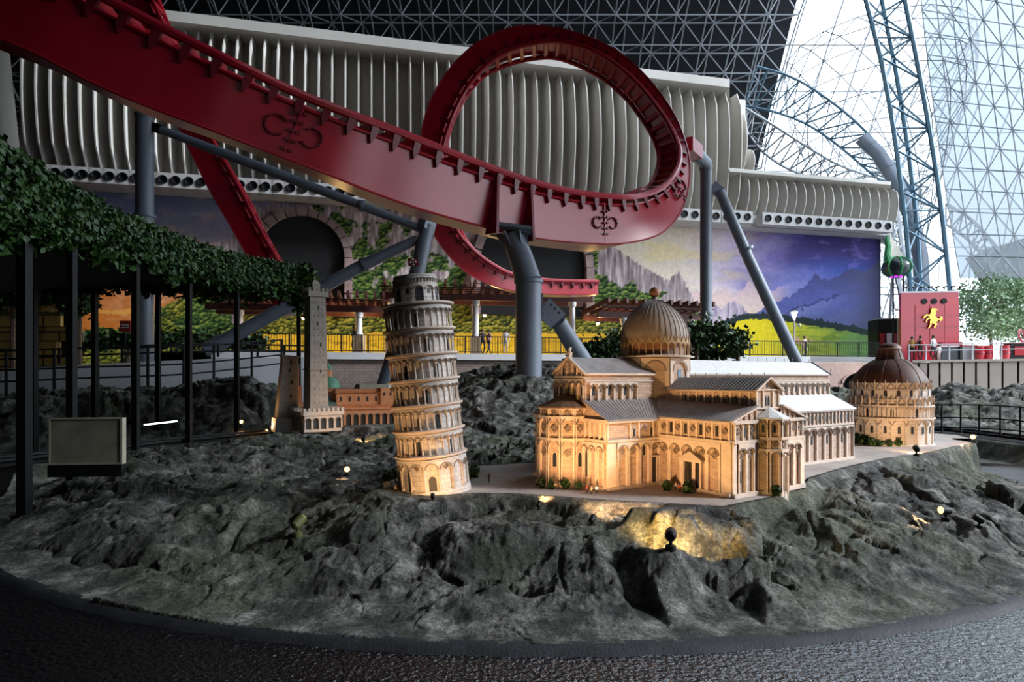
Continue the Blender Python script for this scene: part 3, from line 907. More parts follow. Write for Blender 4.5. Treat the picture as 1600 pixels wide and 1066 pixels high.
for k in range(N):
    fs += [(k, k + 1, m + k + 1, m + k), (2 * m + k, 3 * m + k, 3 * m + k + 1, 2 * m + k + 1), (k, 2 * m + k, 2 * m + k + 1, k + 1), (m + k, m + k + 1, 3 * m + k + 1, 3 * m + k)]
mb.add(vs, fs); mb.obj('arch_ring', M['bridge_stone'], br)
mb = MB(); o = a - n3 * 1.3; mb.hexa([o, o + t3 * Lb, o + t3 * Lb - n3 * .3, o - n3 * .3] + [p + Vector((0, 0, ZW - 0.5)) for p in (o, o + t3 * Lb, o + t3 * Lb - n3 * .3, o - n3 * .3)])
mb.obj('backing', M['black_matte'], br)
tag(strip('trim_4', [tuple(a + t3 * (-0.2)), tuple(b)], 0.9, ZW - 0.41, ZW, M['ledge_white']), kind='structure')

# right terrace: beige panels with black joints, walkway on top
pr = [P(1425, 564.5, 42), P(1500, 563.5, 41.2), P(1600, 562, 40), P(1760, 560, 38)]
pw = [tuple(p) for p in catmull([tuple(p) for p in pr], 15)]
tr = thing('terrace_wall', None, None); tr.name = 'wall_right'; tr['kind'] = 'structure'
for i in range(14):
    a, b = Vector(pw[i]), Vector(pw[i + 1]); t3 = (b - a).normalized(); n3 = Vector((t3.y, -t3.x, 0)).normalized()
    a2, b2 = a + t3 * 0.06, b - t3 * 0.06; mb = MB()
    lo, hi_ = 0.0, a.z - 0.1
    mb.hexa([Vector((a2.x, a2.y, lo)), Vector((b2.x, b2.y, lo)), Vector((b2.x, b2.y, lo)) - n3 * .15, Vector((a2.x, a2.y, lo)) - n3 * .15,
             Vector((a2.x, a2.y, hi_)), Vector((b2.x, b2.y, b.z - 0.1)), Vector((b2.x, b2.y, b.z - 0.1)) - n3 * .15, Vector((a2.x, a2.y, hi_)) - n3 * .15])
    mb.obj('panel', M['panel_beige'], tr)
mb = MB(); n = len(pw)
vs = []
for p in pw: vs += [(p[0] + 0.25, p[1] + 0.3, 0), (p[0] + 0.25, p[1] + 0.3, p[2] - 0.1)]
mb.add(vs, [(2 * i, 2 * i + 2, 2 * i + 3, 2 * i + 1) for i in range(n - 1)]); mb.obj('joint_backing', M['black_matte'], tr)
mb = MB(); vs = []
for p in pw: vs += [(p[0] - 0.05, p[1] - 0.12, p[2] - 0.1), (p[0] - 0.05, p[1] - 0.12, p[2] + 0.06), (p[0] + 40, p[1] + 46, p[2] + 0.06), (p[0] + 40, p[1] + 46, p[2] - 0.1)]
fs = []
for i in range(n - 1):
    fs += [(4 * i, 4 * i + 4, 4 * i + 5, 4 * i + 1), (4 * i + 1, 4 * i + 5, 4 * i + 6, 4 * i + 2)]
mb.add(vs, fs); mb.obj('deck', M['panel_beige'], tr)

# ---- island terrain ------------------------------------------------------------------
IC, IR = (0.25, 11.2), 7.6
def gp(px, py, z=0.5):
    d = FPX * (CAMZ - z) / (py - HORIZ); return ((px - 800) * d / FPX, d)
PLAZA = [gp(606, 742), gp(622, 766), gp(660, 777), gp(740, 772), gp(800, 772), gp(860, 776), gp(950, 783), gp(1050, 788), gp(1135, 793), gp(1210, 778), gp(1262, 764), gp(1268, 748),
         gp(1320, 732), gp(1390, 716), gp(1440, 711), gp(1500, 697), gp(1536, 690), gp(1500, 680), gp(1448, 676), gp(1300, 670), gp(1000, 668), gp(860, 690), gp(840, 722), gp(740, 728), gp(690, 728)]
def poly_sd(x, y, poly):
    """signed distance to a polygon, positive inside"""
    d = np.full(x.shape, 1e9); ins = np.zeros(x.shape, bool); n = len(poly)
    for i in range(n):
        (x0, y0), (x1, y1) = poly[i], poly[(i + 1) % n]
        ex, ey = x1 - x0, y1 - y0
        t_ = np.clip(((x - x0) * ex + (y - y0) * ey) / (ex * ex + ey * ey), 0, 1)
        d = np.minimum(d, np.hypot(x - x0 - t_ * ex, y - y0 - t_ * ey))
        c = ((y0 > y) != (y1 > y)) & (x < (x1 - x0) * (y - y0) / (y1 - y0 + 1e-12) + x0)
        ins ^= c
    return np.where(ins, d, -d)
SKY_X = [-400, 0, 150, 250, 330, 380, 430, 470, 520, 560, 600, 650, 700, 740, 780, 830, 870, 900, 1000, 1200, 1290, 1340, 1450, 1490, 1540, 1580, 1700, 2000]
SKY_Y = [612, 612, 600, 606, 592, 588, 600, 640, 620, 606, 600, 592, 594, 578, 572, 566, 566, 590, 610, 606, 600, 608, 612, 597, 606, 599, 604, 606]
def terrain(X, Y):
    px = 800 + FPX * X / Y
    r = np.hypot(X - IC[0], Y - IC[1])
    e = IR - r
    wx = X + 0.22 * fbm(X * 1.3, Y * 1.3, 3, 70); wy = Y + 0.22 * fbm(X * 1.3 + 9, Y * 1.3, 3, 74)
    # tilted slabs, drawn out down the slope, give ledges and clefts
    ang = np.arctan2(wy - IC[1], wx - IC[0]) * 7.0
    rad = np.hypot(wx - IC[0], wy - IC[1])
    fr = sstep(11.5, 8.5, Y)
    cu = ang * fr * 0.62 + wx * 0.55 * (1 - fr); cv = rad * fr * 0.62 + wy * 0.8 * (1 - fr)
    sk = cu + 0.45 * cv
    a1, a2, r1, r2, r3, ox, oy = voro(sk * 1.05 + 3, cv * 1.0, 3)
    f1 = (r1 - 0.5) * 0.30 + (r2 - 0.5) * 0.85 * ox + (r3 - 0.5) * 0.55 * oy
    f1 = f1 - 0.13 * np.exp(-((a2 - a1) / 0.06) ** 2)
    b1, b2, q1, q2, q3, ux, uy = voro(sk * 2.5 + 9, cv * 1.9, 23)
    f2 = (q1 - 0.5) * 0.16 + (q2 - 0.5) * 0.42 * ux + (q3 - 0.5) * 0.26 * uy - 0.05 * np.exp(-((b2 - b1) / 0.07) ** 2)
    f3 = fbm(X * 1.2, Y * 1.2, 3, 80) * 0.16 + (ridged(sk * 1.3 + 2, cv * 0.9, 5, 90, 0.55) - 1.1) * 0.10
    f4 = fbm(X * 7, Y * 7, 4, 95, 0.6) * 0.022 + (ridged(X * 4.2 + wx, Y * 4.2, 4, 120, 0.6) - 1.2) * 0.022
    f4 = f4 - 0.05 * np.exp(-(fbm(sk * 1.1 + 4, cv * 1.5, 3, 130) / 0.035) ** 2)
    rock = 0.62 * f1 + 0.34 * f2 + f3 + f4
    up = sstep(0.0, 1.75, e)
    base = 0.05 + 0.36 * up
    z = base + rock * (0.15 + 0.62 * sstep(0.0, 0.9, e)) * 0.74
    z = np.where(e < 1.2, np.maximum(z, 0.02 + 0.02 * f3), z)
    # back hills and the sunken ride path before them
    hz = CAMZ - (np.interp(px, SKY_X, SKY_Y) - HORIZ) * 20.5 / FPX
    far = sstep(13.0, 20.0, Y + 0.35 * fbm(X * 0.5, Y * 0.5, 3, 61))
    left = sstep(-1.5, -4.5, X); far = np.maximum(far, sstep(12.4, 15.5, Y) * left)
    hill = hz + rock * 0.9 - 0.16
    hill = np.where(Y > 22, hill - (Y - 22) * 0.06, hill)
    z = z * (1 - far) + hill * far
    z = np.where((Y > 17) | (r > IR), np.maximum(z, 0.25 * far - 0.02), z)
    # mound and hollow before the cathedral
    mcx, mcy = P(1066, 815, 4.85).x, 5.02
    z = z - 0.15 * np.exp(-((X - mcx + 0.05) / 0.5) ** 2 - ((Y - 4.66) / 0.13) ** 2)
    z = z + 0.17 * np.exp(-((X - mcx) / 0.42) ** 2 - ((Y - mcy) / 0.24) ** 2)
    z = z + 0.16 * np.exp(-((X - P(840, 800, 4.6).x) / 0.55) ** 2 - ((Y - 4.75) / 0.22) ** 2)
    z = z + 0.13 * np.exp(-((X - P(575, 840, 4.9).x) / 0.22) ** 2 - ((Y - 4.95) / 0.2) ** 2)
    hcx = P(990, 910, 4.3).x
    z = z - 0.34 * np.exp(-(((X - hcx) + 0.25 * (Y - 4.25)) / 0.085) ** 2 - ((Y - 4.25) / 0.24) ** 2)
    z = z - 0.26 * np.exp(-(((X - P(1168, 950, 4.0).x) - 0.5 * (Y - 4.0)) / 0.06) ** 2 - ((Y - 4.0) / 0.2) ** 2)
    kx = P(1048, 856, 4.42).x                 # knoll that carries the front spotlight
    z = z + (0.388 - z) * np.exp(-((X - kx) / 0.16) ** 2 - ((Y - 4.40) / 0.12) ** 2)
    # flat plaza with a soft lip
    sd = poly_sd(X + 0.05 * fbm(X * 3, Y * 3, 2, 33), Y + 0.05 * fbm(X * 3, Y * 3, 2, 35), PLAZA)
    near = np.exp(-np.clip(-sd, 0, 9) / 0.5)
    z = np.where(sd < 0, np.minimum(z, 0.5 + 0.05 * (1 - near) + 9 * (Y > 6.4) * (1 - near) + 0.02), z)
    lip = sstep(-0.16, 0.02, sd)
    z = z * (1 - lip) + 0.5 * lip
    # level ground under the brick towers and the arcaded palace
    (x0, y0), (x1, y1) = (P(425, 668, 13.2).x, 13.2), (P(640, 662, 14.7).x, 14.7)
    ex, ey = x1 - x0, y1 - y0
    t_ = np.clip(((X - x0) * ex + (Y - y0) * ey) / (ex * ex + ey * ey), 0, 1)
    k = sstep(1.25, 0.75, np.hypot(X - x0 - t_ * ex, Y - y0 - t_ * ey))
    z = np.where(k > 0, z * (1 - k) + np.minimum(z, 0.52 + 0.03 * f3) * k, z)
    # ride path, left and right
    for pth, wdt in ((PATH_L, 0.5), (PATH_R, 0.55)):
        dd = np.full(X.shape, 1e9)
        for (x0, y0), (x1, y1) in zip(pth[:-1], pth[1:]):
            ex, ey = x1 - x0, y1 - y0
            t_ = np.clip(((X - x0) * ex + (Y - y0) * ey) / (ex * ex + ey * ey), 0, 1)
            dd = np.minimum(dd, np.hypot(X - x0 - t_ * ex, Y - y0 - t_ * ey))
        k = sstep(wdt + 0.45, wdt, dd)
        z = z * (1 - k) + 0.36 * k
    return np.maximum(z, 0.035 + 0.012 * np.sin(X * 9 + Y * 5))
PATH_L = [gp(-260, 735), gp(60, 704), gp(240, 684), gp(380, 672), gp(470, 664)]
PATH_R = [gp(1440, 664), gp(1500, 667), gp(1600, 678), gp(1760, 694), gp(2000, 710)]
NU, NV = 1040, 620
u = np.linspace(-330, 1930, NU)
tt_ = np.linspace(0, 1, NV) ** 1.12
dd_ = 3.35 * (31.0 / 3.35) ** tt_
U, D = np.meshgrid(u, dd_)
TX, TY = (U - 800) * D / FPX, D
TZ = terrain(TX, TY)
_r = np.hypot(TX - IC[0], TY - IC[1])
inside = (_r < IR + 0.10) | (TY > 11.2)
_sn = (_r > IR - 0.02) & (TY <= 11.2)                # close the rock edge on a clean circle
TX = np.where(_sn, IC[0] + (TX - IC[0]) * (IR - 0.02) / _r, TX); TY = np.where(_sn, IC[1] + (TY - IC[1]) * (IR - 0.02) / _r, TY); TZ = np.where(_sn, 0.03, TZ)
TSD = poly_sd(TX, TY, PLAZA)
def grid_mesh(name, mask, mat):
    idx = np.arange(NU * NV).reshape(NV, NU)
    q = np.stack([idx[:-1, :-1], idx[:-1, 1:], idx[1:, 1:], idx[1:, :-1]], -1)
    mk = mask[:-1, :-1] & mask[1:, 1:] & mask[:-1, 1:] & mask[1:, :-1]
    q = q[mk].reshape(-1, 4)
    used = np.unique(q); remap = np.full(NU * NV, -1); remap[used] = np.arange(len(used))
    V = np.stack([TX, TY, TZ], -1).reshape(-1, 3)[used]
    me = bpy.data.meshes.new(name); me.from_pydata(V.tolist(), [], remap[q].tolist())
    me.materials.append(mat); me.polygons.foreach_set('use_smooth', [True] * len(me.polygons)); return me
rock = link('rock_terrain', grid_mesh('rock_terrain', inside & (TSD < 0.06), M['rock']))
tag(rock, 'dark green grey sculpted rock landscape carrying the miniature buildings', 'rock')
def ground_z(x, y):
    return float(terrain(np.array([[x]]), np.array([[y]]))[0, 0])
plz = link('plaza_pavement', grid_mesh('plaza_pavement', inside & (TSD > 0.02), M['plaza_pave']))
tag(plz, 'pale flat plaza around the miniature cathedral and tower', 'pavement', kind='structure')
# rim kerb around the island
mb = MB(); n = 160; vs = []
for k in range(n + 1):
    a = R(182) + R(176) * k / n
    for rr, z in ((IR - 0.06, 0.0), (IR - 0.06, 0.045), (IR - 0.01, 0.042), (IR + 0.025, 0.022), (IR + 0.05, 0.0)):
        w = 1 + 0.0012 * math.sin(k * 1.7) * (rr > IR)
        vs.append((IC[0] + rr * w * math.cos(a), IC[1] + rr * w * math.sin(a), z + 0.003 * math.sin(k * 2.3) * (z > 0.05)))
mb.add(vs, [(5 * k + j, 5 * k + j + 1, 5 * k + 5 + j + 1, 5 * k + 5 + j) for k in range(n) for j in range(4)])
t = NT('kerb'); v = t.coord('Object'); n_ = t.noise(v, 12, 6, 0.7)
t.set(t.ramp(n_, [(0.3, (0.006, 0.0065, 0.009)), (0.7, (0.022, 0.023, 0.029))]), 0.7); t.bump(t.noise(v, 50, 4), 0.5, 0.01)
tag(mb.obj('trim_5', M['kerb'], smooth=True), kind='structure')
# ================================================================== COASTER TRACK
# each row: inner near edge (rail), outer near edge (belly), inner far edge or None, depth
TR = [
 ((-100, -130), (-150, 0), None, 12.6), ((0, -82), (-52, 40), None, 12.8), ((100, -35), (47, 80), None, 13.0), ((203, 17), (150, 132), None, 13.4),
 ((287, 60), (240, 170), None, 13.8), ((371, 101), (327, 202), None, 14.2), ((456, 142), (415, 236), None, 14.8), ((540, 176), (505, 270), None, 15.4),
 ((614, 203), (585, 302), None, 16.2), ((682, 230), (660, 328), None, 17.0), ((766, 262), (750, 353), None, 18.2), ((834, 285), (825, 370), None, 19.3),
 ((901, 301), (900, 379), None, 20.4), ((969, 308), (975, 380), None, 21.5), ((1005, 305), (1030, 366), (995, 300), 22.4), ((1036, 292), (1060, 338), (1012, 294), 23.2),
 ((1055, 270), (1074, 302), (1024, 276), 24.0), ((1062, 245), (1078, 262), (1030, 252), 24.8), ((1057, 220), (1071, 222), (1027, 230), 25.5),
 ((1037, 182), (1052, 176), (1012, 199), 26.4), ((1003, 138), (1016, 126), (984, 160), 27.2), ((969, 106), (976, 88), (955, 132), 27.8), ((935, 83), (937, 65), (926, 113), 28.2),
 ((901, 70), (901, 51), (897, 99), 28.6), ((868, 64), (865, 43), (866, 90), 29.0), ((834, 67), (828, 40), (836, 91), 29.3), ((800, 77), (790, 46), (803, 98), 29.6),
 ((768, 95), (752, 63), (771, 110), 29.8), ((746, 116), (722, 86), (752, 122), 30.0), ((725, 145), (692, 122), (731, 146), 30.2), ((706, 184), (669, 166), (711, 181), 30.4),
 ((693, 226), (657, 216), (698, 222), 30.8), ((690, 270), (654, 268), (696, 266), 31.2), ((694, 310), (656, 310), None, 31.8), ((705, 341), (668, 342), None, 32.4), ((718, 366), (682, 374), None, 33.0),
 ((738, 389), (708, 407), None, 33.6), ((766, 411), (742, 434), None, 34.2), ((803, 429), (795, 453), None, 35.0), ((860, 438), (860, 460), None, 36.0), ((935, 440), (935, 460), None, 37.0)]
TR2 = [((214, -60), (172, -60), None, 33), ((238, 0), (196, 0), None, 33), ((262, 55), (220, 55), None, 32.6), ((288, 118), (246, 120), None, 32.2), ((318, 196), (272, 181), None, 31.8), ((347, 247), (298, 238), None, 31.4),
       ((375, 297), (325, 292), None, 31), ((404, 355), (358, 350), None, 30.6), ((432, 405), (388, 402), None, 30.2), ((455, 445), (413, 448), None, 30), ((474, 485), (436, 492), None, 30)]
coaster = thing('coaster_track', 'red roller coaster track with deep box beam sweeping into a loop', 'roller coaster')
def track(rows, n, far_len, tie_step, sec, low=False):
    A = []; B = []; F = []
    for (a, b, f, d) in rows:
        pa = P(a[0], a[1], d); pb = P(b[0], b[1], d)
        pf = P(f[0], f[1], d + 1.1) if f else None
        A.append(pa); B.append(pb); F.append(pf)
    for i, f in enumerate(F):
        if f is None:
            t3 = (A[min(i + 1, len(A) - 1)] - A[max(i - 1, 0)]).normalized(); w = (B[i] - A[i]).normalized()
            s = t3.cross(w).normalized()
            if s.y < 0: s = -s
            F[i] = A[i] + s * far_len
    A = [Vector(p) for p in catmull([tuple(p) for p in A], n)]; B = [Vector(p) for p in catmull([tuple(p) for p in B], n)]; F = [Vector(p) for p in catmull([tuple(p) for p in F], n)]
    # box beam: sits a little below the rails
    step = n // sec
    for s0 in range(0, n - 1, step):
        s1 = min(n - 1, s0 + step)
        if n - 1 - s1 < step * 0.4: s1 = n - 1
        vs = []
        for i in range(s0, s1 + 1):
            a, b, f = A[i], B[i], F[i]; w = f - a; dn = b - a
            vs += [a + dn * 0.17 + w * 0.05, b, b + w * 0.95, a + dn * 0.17 + w * 0.95]
            # belly flange lip
        fs = []
        m = s1 - s0
        for i in range(m):
            for u_, v_ in ((0, 1), (1, 2), (2, 3), (3, 0)):
                fs.append((4 * i + u_, 4 * i + v_, 4 * i + 4 + v_, 4 * i + 4 + u_))
        fs += [(3, 2, 1, 0), tuple(4 * m + k for k in range(4))]
        mb = MB(); mb.add(vs, fs); beam = mb.obj('box_beam', M['red_paint'], coaster, smooth=True)
        # welded lips along the lower and upper edge of the beam
        for e, nm in ((1.0, 'lower_lip'), (0.17, 'upper_lip')):
            mb = MB(); mb.pipe([A[i] + (B[i] - A[i]) * e for i in range(s0, s1 + 1)], 0.035, 5); mb.obj(nm, M['red_paint'], beam, smooth=True)
        if s1 == n - 1: break
    mb = MB(); mb.pipe(A, 0.115, 8); mb.obj('rail', M['red_paint'], coaster, smooth=True)
    mb = MB(); mb.pipe(F, 0.115, 8); mb.obj('rail', M['red_paint'], coaster, smooth=True)
    # cross ties and the pointed brackets under the near rail
    acc = 0.0; last = A[0]
    for i in range(1, n - 1):
        acc += (A[i] - last).length; last = A[i]
        if acc < tie_step: continue
        acc = 0.0
        a, b, f = A[i], B[i], F[i]; dn = (b - a).normalized(); w = f - a; t3 = (A[i + 1] - A[i - 1]).normalized()
        mb = MB(); mb.bar(a + dn * 0.07, f + dn * 0.07, 0.17, 0.22, up=tuple(dn)); mb.obj('cross_tie', M['red_paint'], coaster)
        L = (b - a).length
        o = -w.normalized() * 0.06
        p = [a + dn * 0.02, a + dn * (L * 0.13 + 0.10), a + dn * (L * 0.13 + 0.30)]
        hw = [0.10, 0.085, 0.015]; vs = []
        for q, h in zip(p, hw):
            vs += [q + o - t3 * h, q + o + t3 * h, q - o * 1.2 + t3 * h, q - o * 1.2 - t3 * h]
        mb = MB(); fs = [(0, 1, 2, 3), (11, 10, 9, 8)]
        for k in range(2):
            for u_ in range(4): fs.append((4 * k + u_, 4 * k + 4 + u_, 4 * k + 4 + (u_ + 1) % 4, 4 * k + (u_ + 1) % 4))
        mb.add(vs, fs); mb.obj('bracket', M['red_dark'], coaster)
    return A, B, F
A, B, F = track(TR, 420, 1.25, 0.58, 7)
A2, B2, F2 = track(TR2, 70, 1.1, 0.8, 2)
# bolted splices: seam strip and two rings of bolts on the near face
def splice(i, A, B, F, sc=1.0):
    a, b, f = A[i], B[i], F[i]; t3 = (A[i + 1] - A[i - 1]).normalized(); dn = (b - a); L = dn.length; dn.normalize(); nn = (a - f).normalized()
    c = a + dn * L * 0.56 - nn * 0.04
    root = MB()
    root.bar(c - dn * L * 0.42, c + dn * L * 0.43, 0.05 * sc, 0.10, up=tuple(nn))
    sp = root.obj('splice_seam', M['red_paint'], coaster)
    for s in (-1, 1):
        mb = MB(); cc = c + t3 * s * 0.42 * sc; n = 20
        vs = []
        for r, o in ((0.26, 0), (0.26, 0.05), (0.22, 0.05), (0.22, 0)):
            for k in range(n + 1):
                q = math.pi * (0.22 + 1.56 * k / n) + (0 if s > 0 else 0)
                vs.append(cc + (t3 * (-s) * math.cos(q) * -1 * -1 + dn * math.sin(q)) * r * sc + nn * (o + 0.02))
        m = n + 1
        mb.add(vs, [(j * m + k, j * m + k + 1, (j + 1) * m + k + 1, (j + 1) * m + k) for j in range(3) for k in range(n)])
        mb.obj('splice_ring', M['red_dark'], sp)
        for k in range(9):
            q = math.pi * (0.25 + 1.5 * k / 8)
            p = cc + (t3 * (-s) * math.cos(q) + dn * math.sin(q)) * 0.24 * sc
            mb = MB(); mb.tube(p, p + nn * 0.1, 0.028 * sc, n=6); mb.obj('bolt', M['red_dark'], sp)
    for r in range(5):
        for s in (-1, 1):
            p = c + dn * (r - 2) * 0.24 * sc + t3 * s * 0.085 * sc
            mb = MB(); mb.bar(p, p + nn * 0.09, 0.09 * sc, 0.07 * sc); mb.obj('bolt', M['red_dark'], sp)
def near_i(A, px, lo, hi): 
    return min(range(lo, hi), key=lambda i: abs(proj(*A[i])[0] - px))
splice(near_i(A, 478, 5, 150), A, B, F)
splice(near_i(A, 941, 5, 150), A, B, F, 0.8)
splice(near_i(A, 1052, 128, 172), A, B, F, 0.8)
# raised web plates where the track meets the main support
i0 = near_i(A, 800, 5, 150)
for di in (-4, 4):
    a, b, f = A[i0 + di], B[i0 + di], F[i0 + di]; nn = (a - f).normalized(); dn = (b - a)
    mb = MB(); mb.hexa([a + dn * .1, a + dn * .1 + (A[i0 + 1] - A[i0]).normalized() * .09, b + (A[i0 + 1] - A[i0]).normalized() * .09 + dn * 0.12, b + dn * 0.12,
                        a + dn * .1 + nn * .12, a + dn * .1 + (A[i0 + 1] - A[i0]).normalized() * .09 + nn * .12, b + (A[i0 + 1] - A[i0]).normalized() * .09 + nn * .55 + dn * 0.12, b + nn * .55 + dn * 0.12])
    mb.obj('support_web', M['red_dark'], coaster)

# ---- grey tubular supports
def disc(p, t, r, h, mat, name, parent, n=24):
    mb = MB(); t = Vector(t).normalized(); mb.tube(Vector(p) - t * h / 2, Vector(p) + t * h / 2, r, n=n); return mb.obj(name, mat, parent, smooth=True)
G = M['grey_paint']
sup = thing('support_column', 'thick grey steel column with bent head carrying the red track, centre', 'column', P(826, 668, 18.6))
def sub(root, pts, r, name, n=24):
    o = root.location; mb = MB(); mb.pipe([Vector(p) - o for p in pts], r, n); return mb.obj(name, G, root, smooth=True)
O = sup.location
top = P(800, 368, 18.9); kn = P(826, 440, 18.7)
sub(sup, [P(826, 690, 18.6), P(826, 560, 18.6), kn], 0.395, 'shaft')
sub(sup, [kn, P(815, 405, 18.8), top], [0.39, 0.37, 0.33], 'bent_head')
disc(kn - O, (0, 0, 1), 0.44, 0.10, G, 'collar', sup)
ax = (top - kn).normalized()
mb = MB(); c = top - O + ax * 0.12; mb.bar(c - Vector((0.62, 0, -0.10)), c + Vector((0.62, 0, -0.06)), 1.0, 0.10, up=tuple(ax)); mb.obj('head_plate', G, sup)
for k in range(6):
    q = k * math.pi / 3
    e = Vector((math.cos(q), math.sin(q), 0)); b0 = c - ax * 0.05
    mb = MB(); mb.hexa([b0 + e * .3 - ax * .5 + e.cross(Vector((0, 0, 1))) * .02, b0 + e * .3 - ax * .5 - e.cross(Vector((0, 0, 1))) * .02, b0 + e * .34 - ax * .5 - e.cross(Vector((0, 0, 1))) * .02, b0 + e * .34 - ax * .5 + e.cross(Vector((0, 0, 1))) * .02,
                        b0 + e * .28 + e.cross(Vector((0, 0, 1))) * .02, b0 + e * .28 - e.cross(Vector((0, 0, 1))) * .02, b0 + e * .52 - e.cross(Vector((0, 0, 1))) * .02, b0 + e * .52 + e.cross(Vector((0, 0, 1))) * .02])
    mb.obj('gusset', G, sup)
j0, j1 = P(848, 478, 18.8), P(872, 502, 19.0)
mb = MB(); mb.bar(j0 - O + Vector((-0.06, 0, 0.35)), j0 - O + Vector((-0.06, 0, -0.4)), 0.12, 0.5); mb.obj('lug_plate', G, sup)
mb = MB(); mb.bar(j0 - O, j1 - O, 0.16, 0.62, up=(1, 0, 1)); mb.obj('splice_plate', G, sup)
for k in range(6):
    p = j0.lerp(j1, 0.25 + 0.25 * (k % 3)) - O + Vector((0.12, -0.09, 0.12)) * (1 if k < 3 else -1) + Vector((0, -0.1, 0))
    mb = MB(); mb.tube(p, p + Vector((0, -0.07, 0)), 0.035, n=6); mb.obj('bolt', M['black_metal'], sup)
sub(sup, [j1, P(905, 555, 19.8), P(942, 612, 20.6)], [0.24, 0.29, 0.29], 'raking_strut')
# left pair
s2 = thing('support_column', 'tall grey steel column with elbow top at left, rising behind the ivy pergola', 'column', P(226, 560, 28))
sub(s2, [P(226, 600, 28), P(226, 400, 28), P(226, 182, 28)], 0.375, 'shaft')
sub(s2, [P(226, 186, 28), P(230, 172, 28), P(250, 168, 28), P(285, 172, 28.4)], [0.37, 0.36, 0.33, 0.30], 'elbow')
disc(P(226, 338, 28) - s2.location, (0, 0, 1), 0.46, 0.12, G, 'collar', s2)
disc(P(226, 182, 28) - s2.location, (0, 0, 1), 0.42, 0.10, G, 'collar', s2)
s3 = thing('support_strut', 'long thin grey strut sloping from the left column down to the joint', 'strut', P(240, 200, 28))
mb = MB(); mb.bar(P(238, 198, 28) - s3.location, P(256, 204, 28) - s3.location, 0.16, 0.4); mb.obj('fork', M['black_metal'], s3)
sub(s3, [P(252, 203, 28), P(430, 270, 28.6), P(656, 357, 29)], [0.19, 0.235, 0.19], 'shaft', 16)
for q in ((566, 322, 28.8),):
    disc(P(*q) - s3.location, P(656, 357, 29) - P(252, 203, 28), 0.29, 0.16, G, 'flange', s3, 16)
s4 = thing('support_strut', 'grey strut climbing from the lower left ground to the joint behind the tower', 'strut', P(330, 545, 27))
sub(s4, [P(318, 548, 26.6), P(350, 533, 27), P(560, 418, 28.6), P(652, 374, 29)], [0.30, 0.31, 0.28, 0.22], 'shaft', 16)
disc(P(568, 414, 28.6) - s4.location, P(652, 374, 29) - P(350, 533, 27), 0.36, 0.16, G, 'flange', s4, 16)
s5 = thing('support_column', 'leaning grey steel leg behind the leaning tower', 'column', P(596, 618, 28))
sub(s5, [P(590, 640, 28), P(625, 520, 28.4), P(652, 425, 28.8), P(668, 352, 29)], [0.36, 0.36, 0.36, 0.33], 'shaft')
mb = MB(); mb.bar(P(664, 362, 28.9) - s5.location, P(672, 330, 29.2) - s5.location, 0.5, 0.7); mb.obj('joint_block', G, s5)
s6 = thing('support_column', 'grey steel column with elbow head at right of the loop', 'column', P(1103, 575, 30))
sub(s6, [P(1103, 600, 30), P(1103, 430, 30), P(1103, 262, 30)], 0.275, 'shaft')
sub(s6, [P(1103, 266, 30), P(1102, 255, 29.8), P(1086, 240, 28)], [0.29, 0.31, 0.33], 'elbow')
disc(P(1103, 491, 30) - s6.location, (0, 0, 1), 0.37, 0.12, G, 'collar', s6)
disc(P(1103, 262, 30) - s6.location, (0, 0, 1), 0.33, 0.08, G, 'collar', s6)
mb = MB(); mb.bar(P(1088, 240, 28) - s6.location, P(1072, 226, 26.8) - s6.location, 0.6, 0.6); mb.obj('track_saddle', M['red_paint'], s6)
s7 = thing('support_strut', 'grey raking strut leaning down to the right past the meadow mural', 'strut', P(1118, 290, 30))
mb = MB(); mb.bar(P(1112, 290, 30) - s7.location, P(1128, 304, 30) - s7.location, 0.12, 0.55); mb.obj('splice_plate', G, s7)
sub(s7, [P(1124, 298, 30), P(1170, 405, 30.4), P(1248, 572, 31)], [0.24, 0.27, 0.29], 'shaft', 16)
disc(P(1166, 389, 30.3) - s7.location, P(1248, 572, 31) - P(1124, 298, 30), 0.36, 0.14, G, 'flange', s7, 16)
s8 = thing('support_column', 'curved pale grey pipe with open end among the steel lattice at right', 'column', P(1440, 470, 54))
sub(s8, [P(1346, 216, 58), P(1372, 240, 57.5), P(1400, 285, 57), P(1424, 340, 56.5), P(1438, 400, 56), P(1442, 480, 55.5)], 0.62, 'shaft', 18)
for q, r_ in (((1360, 228, 57.7), (1372, 240, 57.5)), ((1386, 262, 57.2), (1400, 285, 57))):
    disc(P(*q) - s8.location, P(*r_) - P(*q), 0.66, 0.1, G, 'weld_ring', s8, 18)
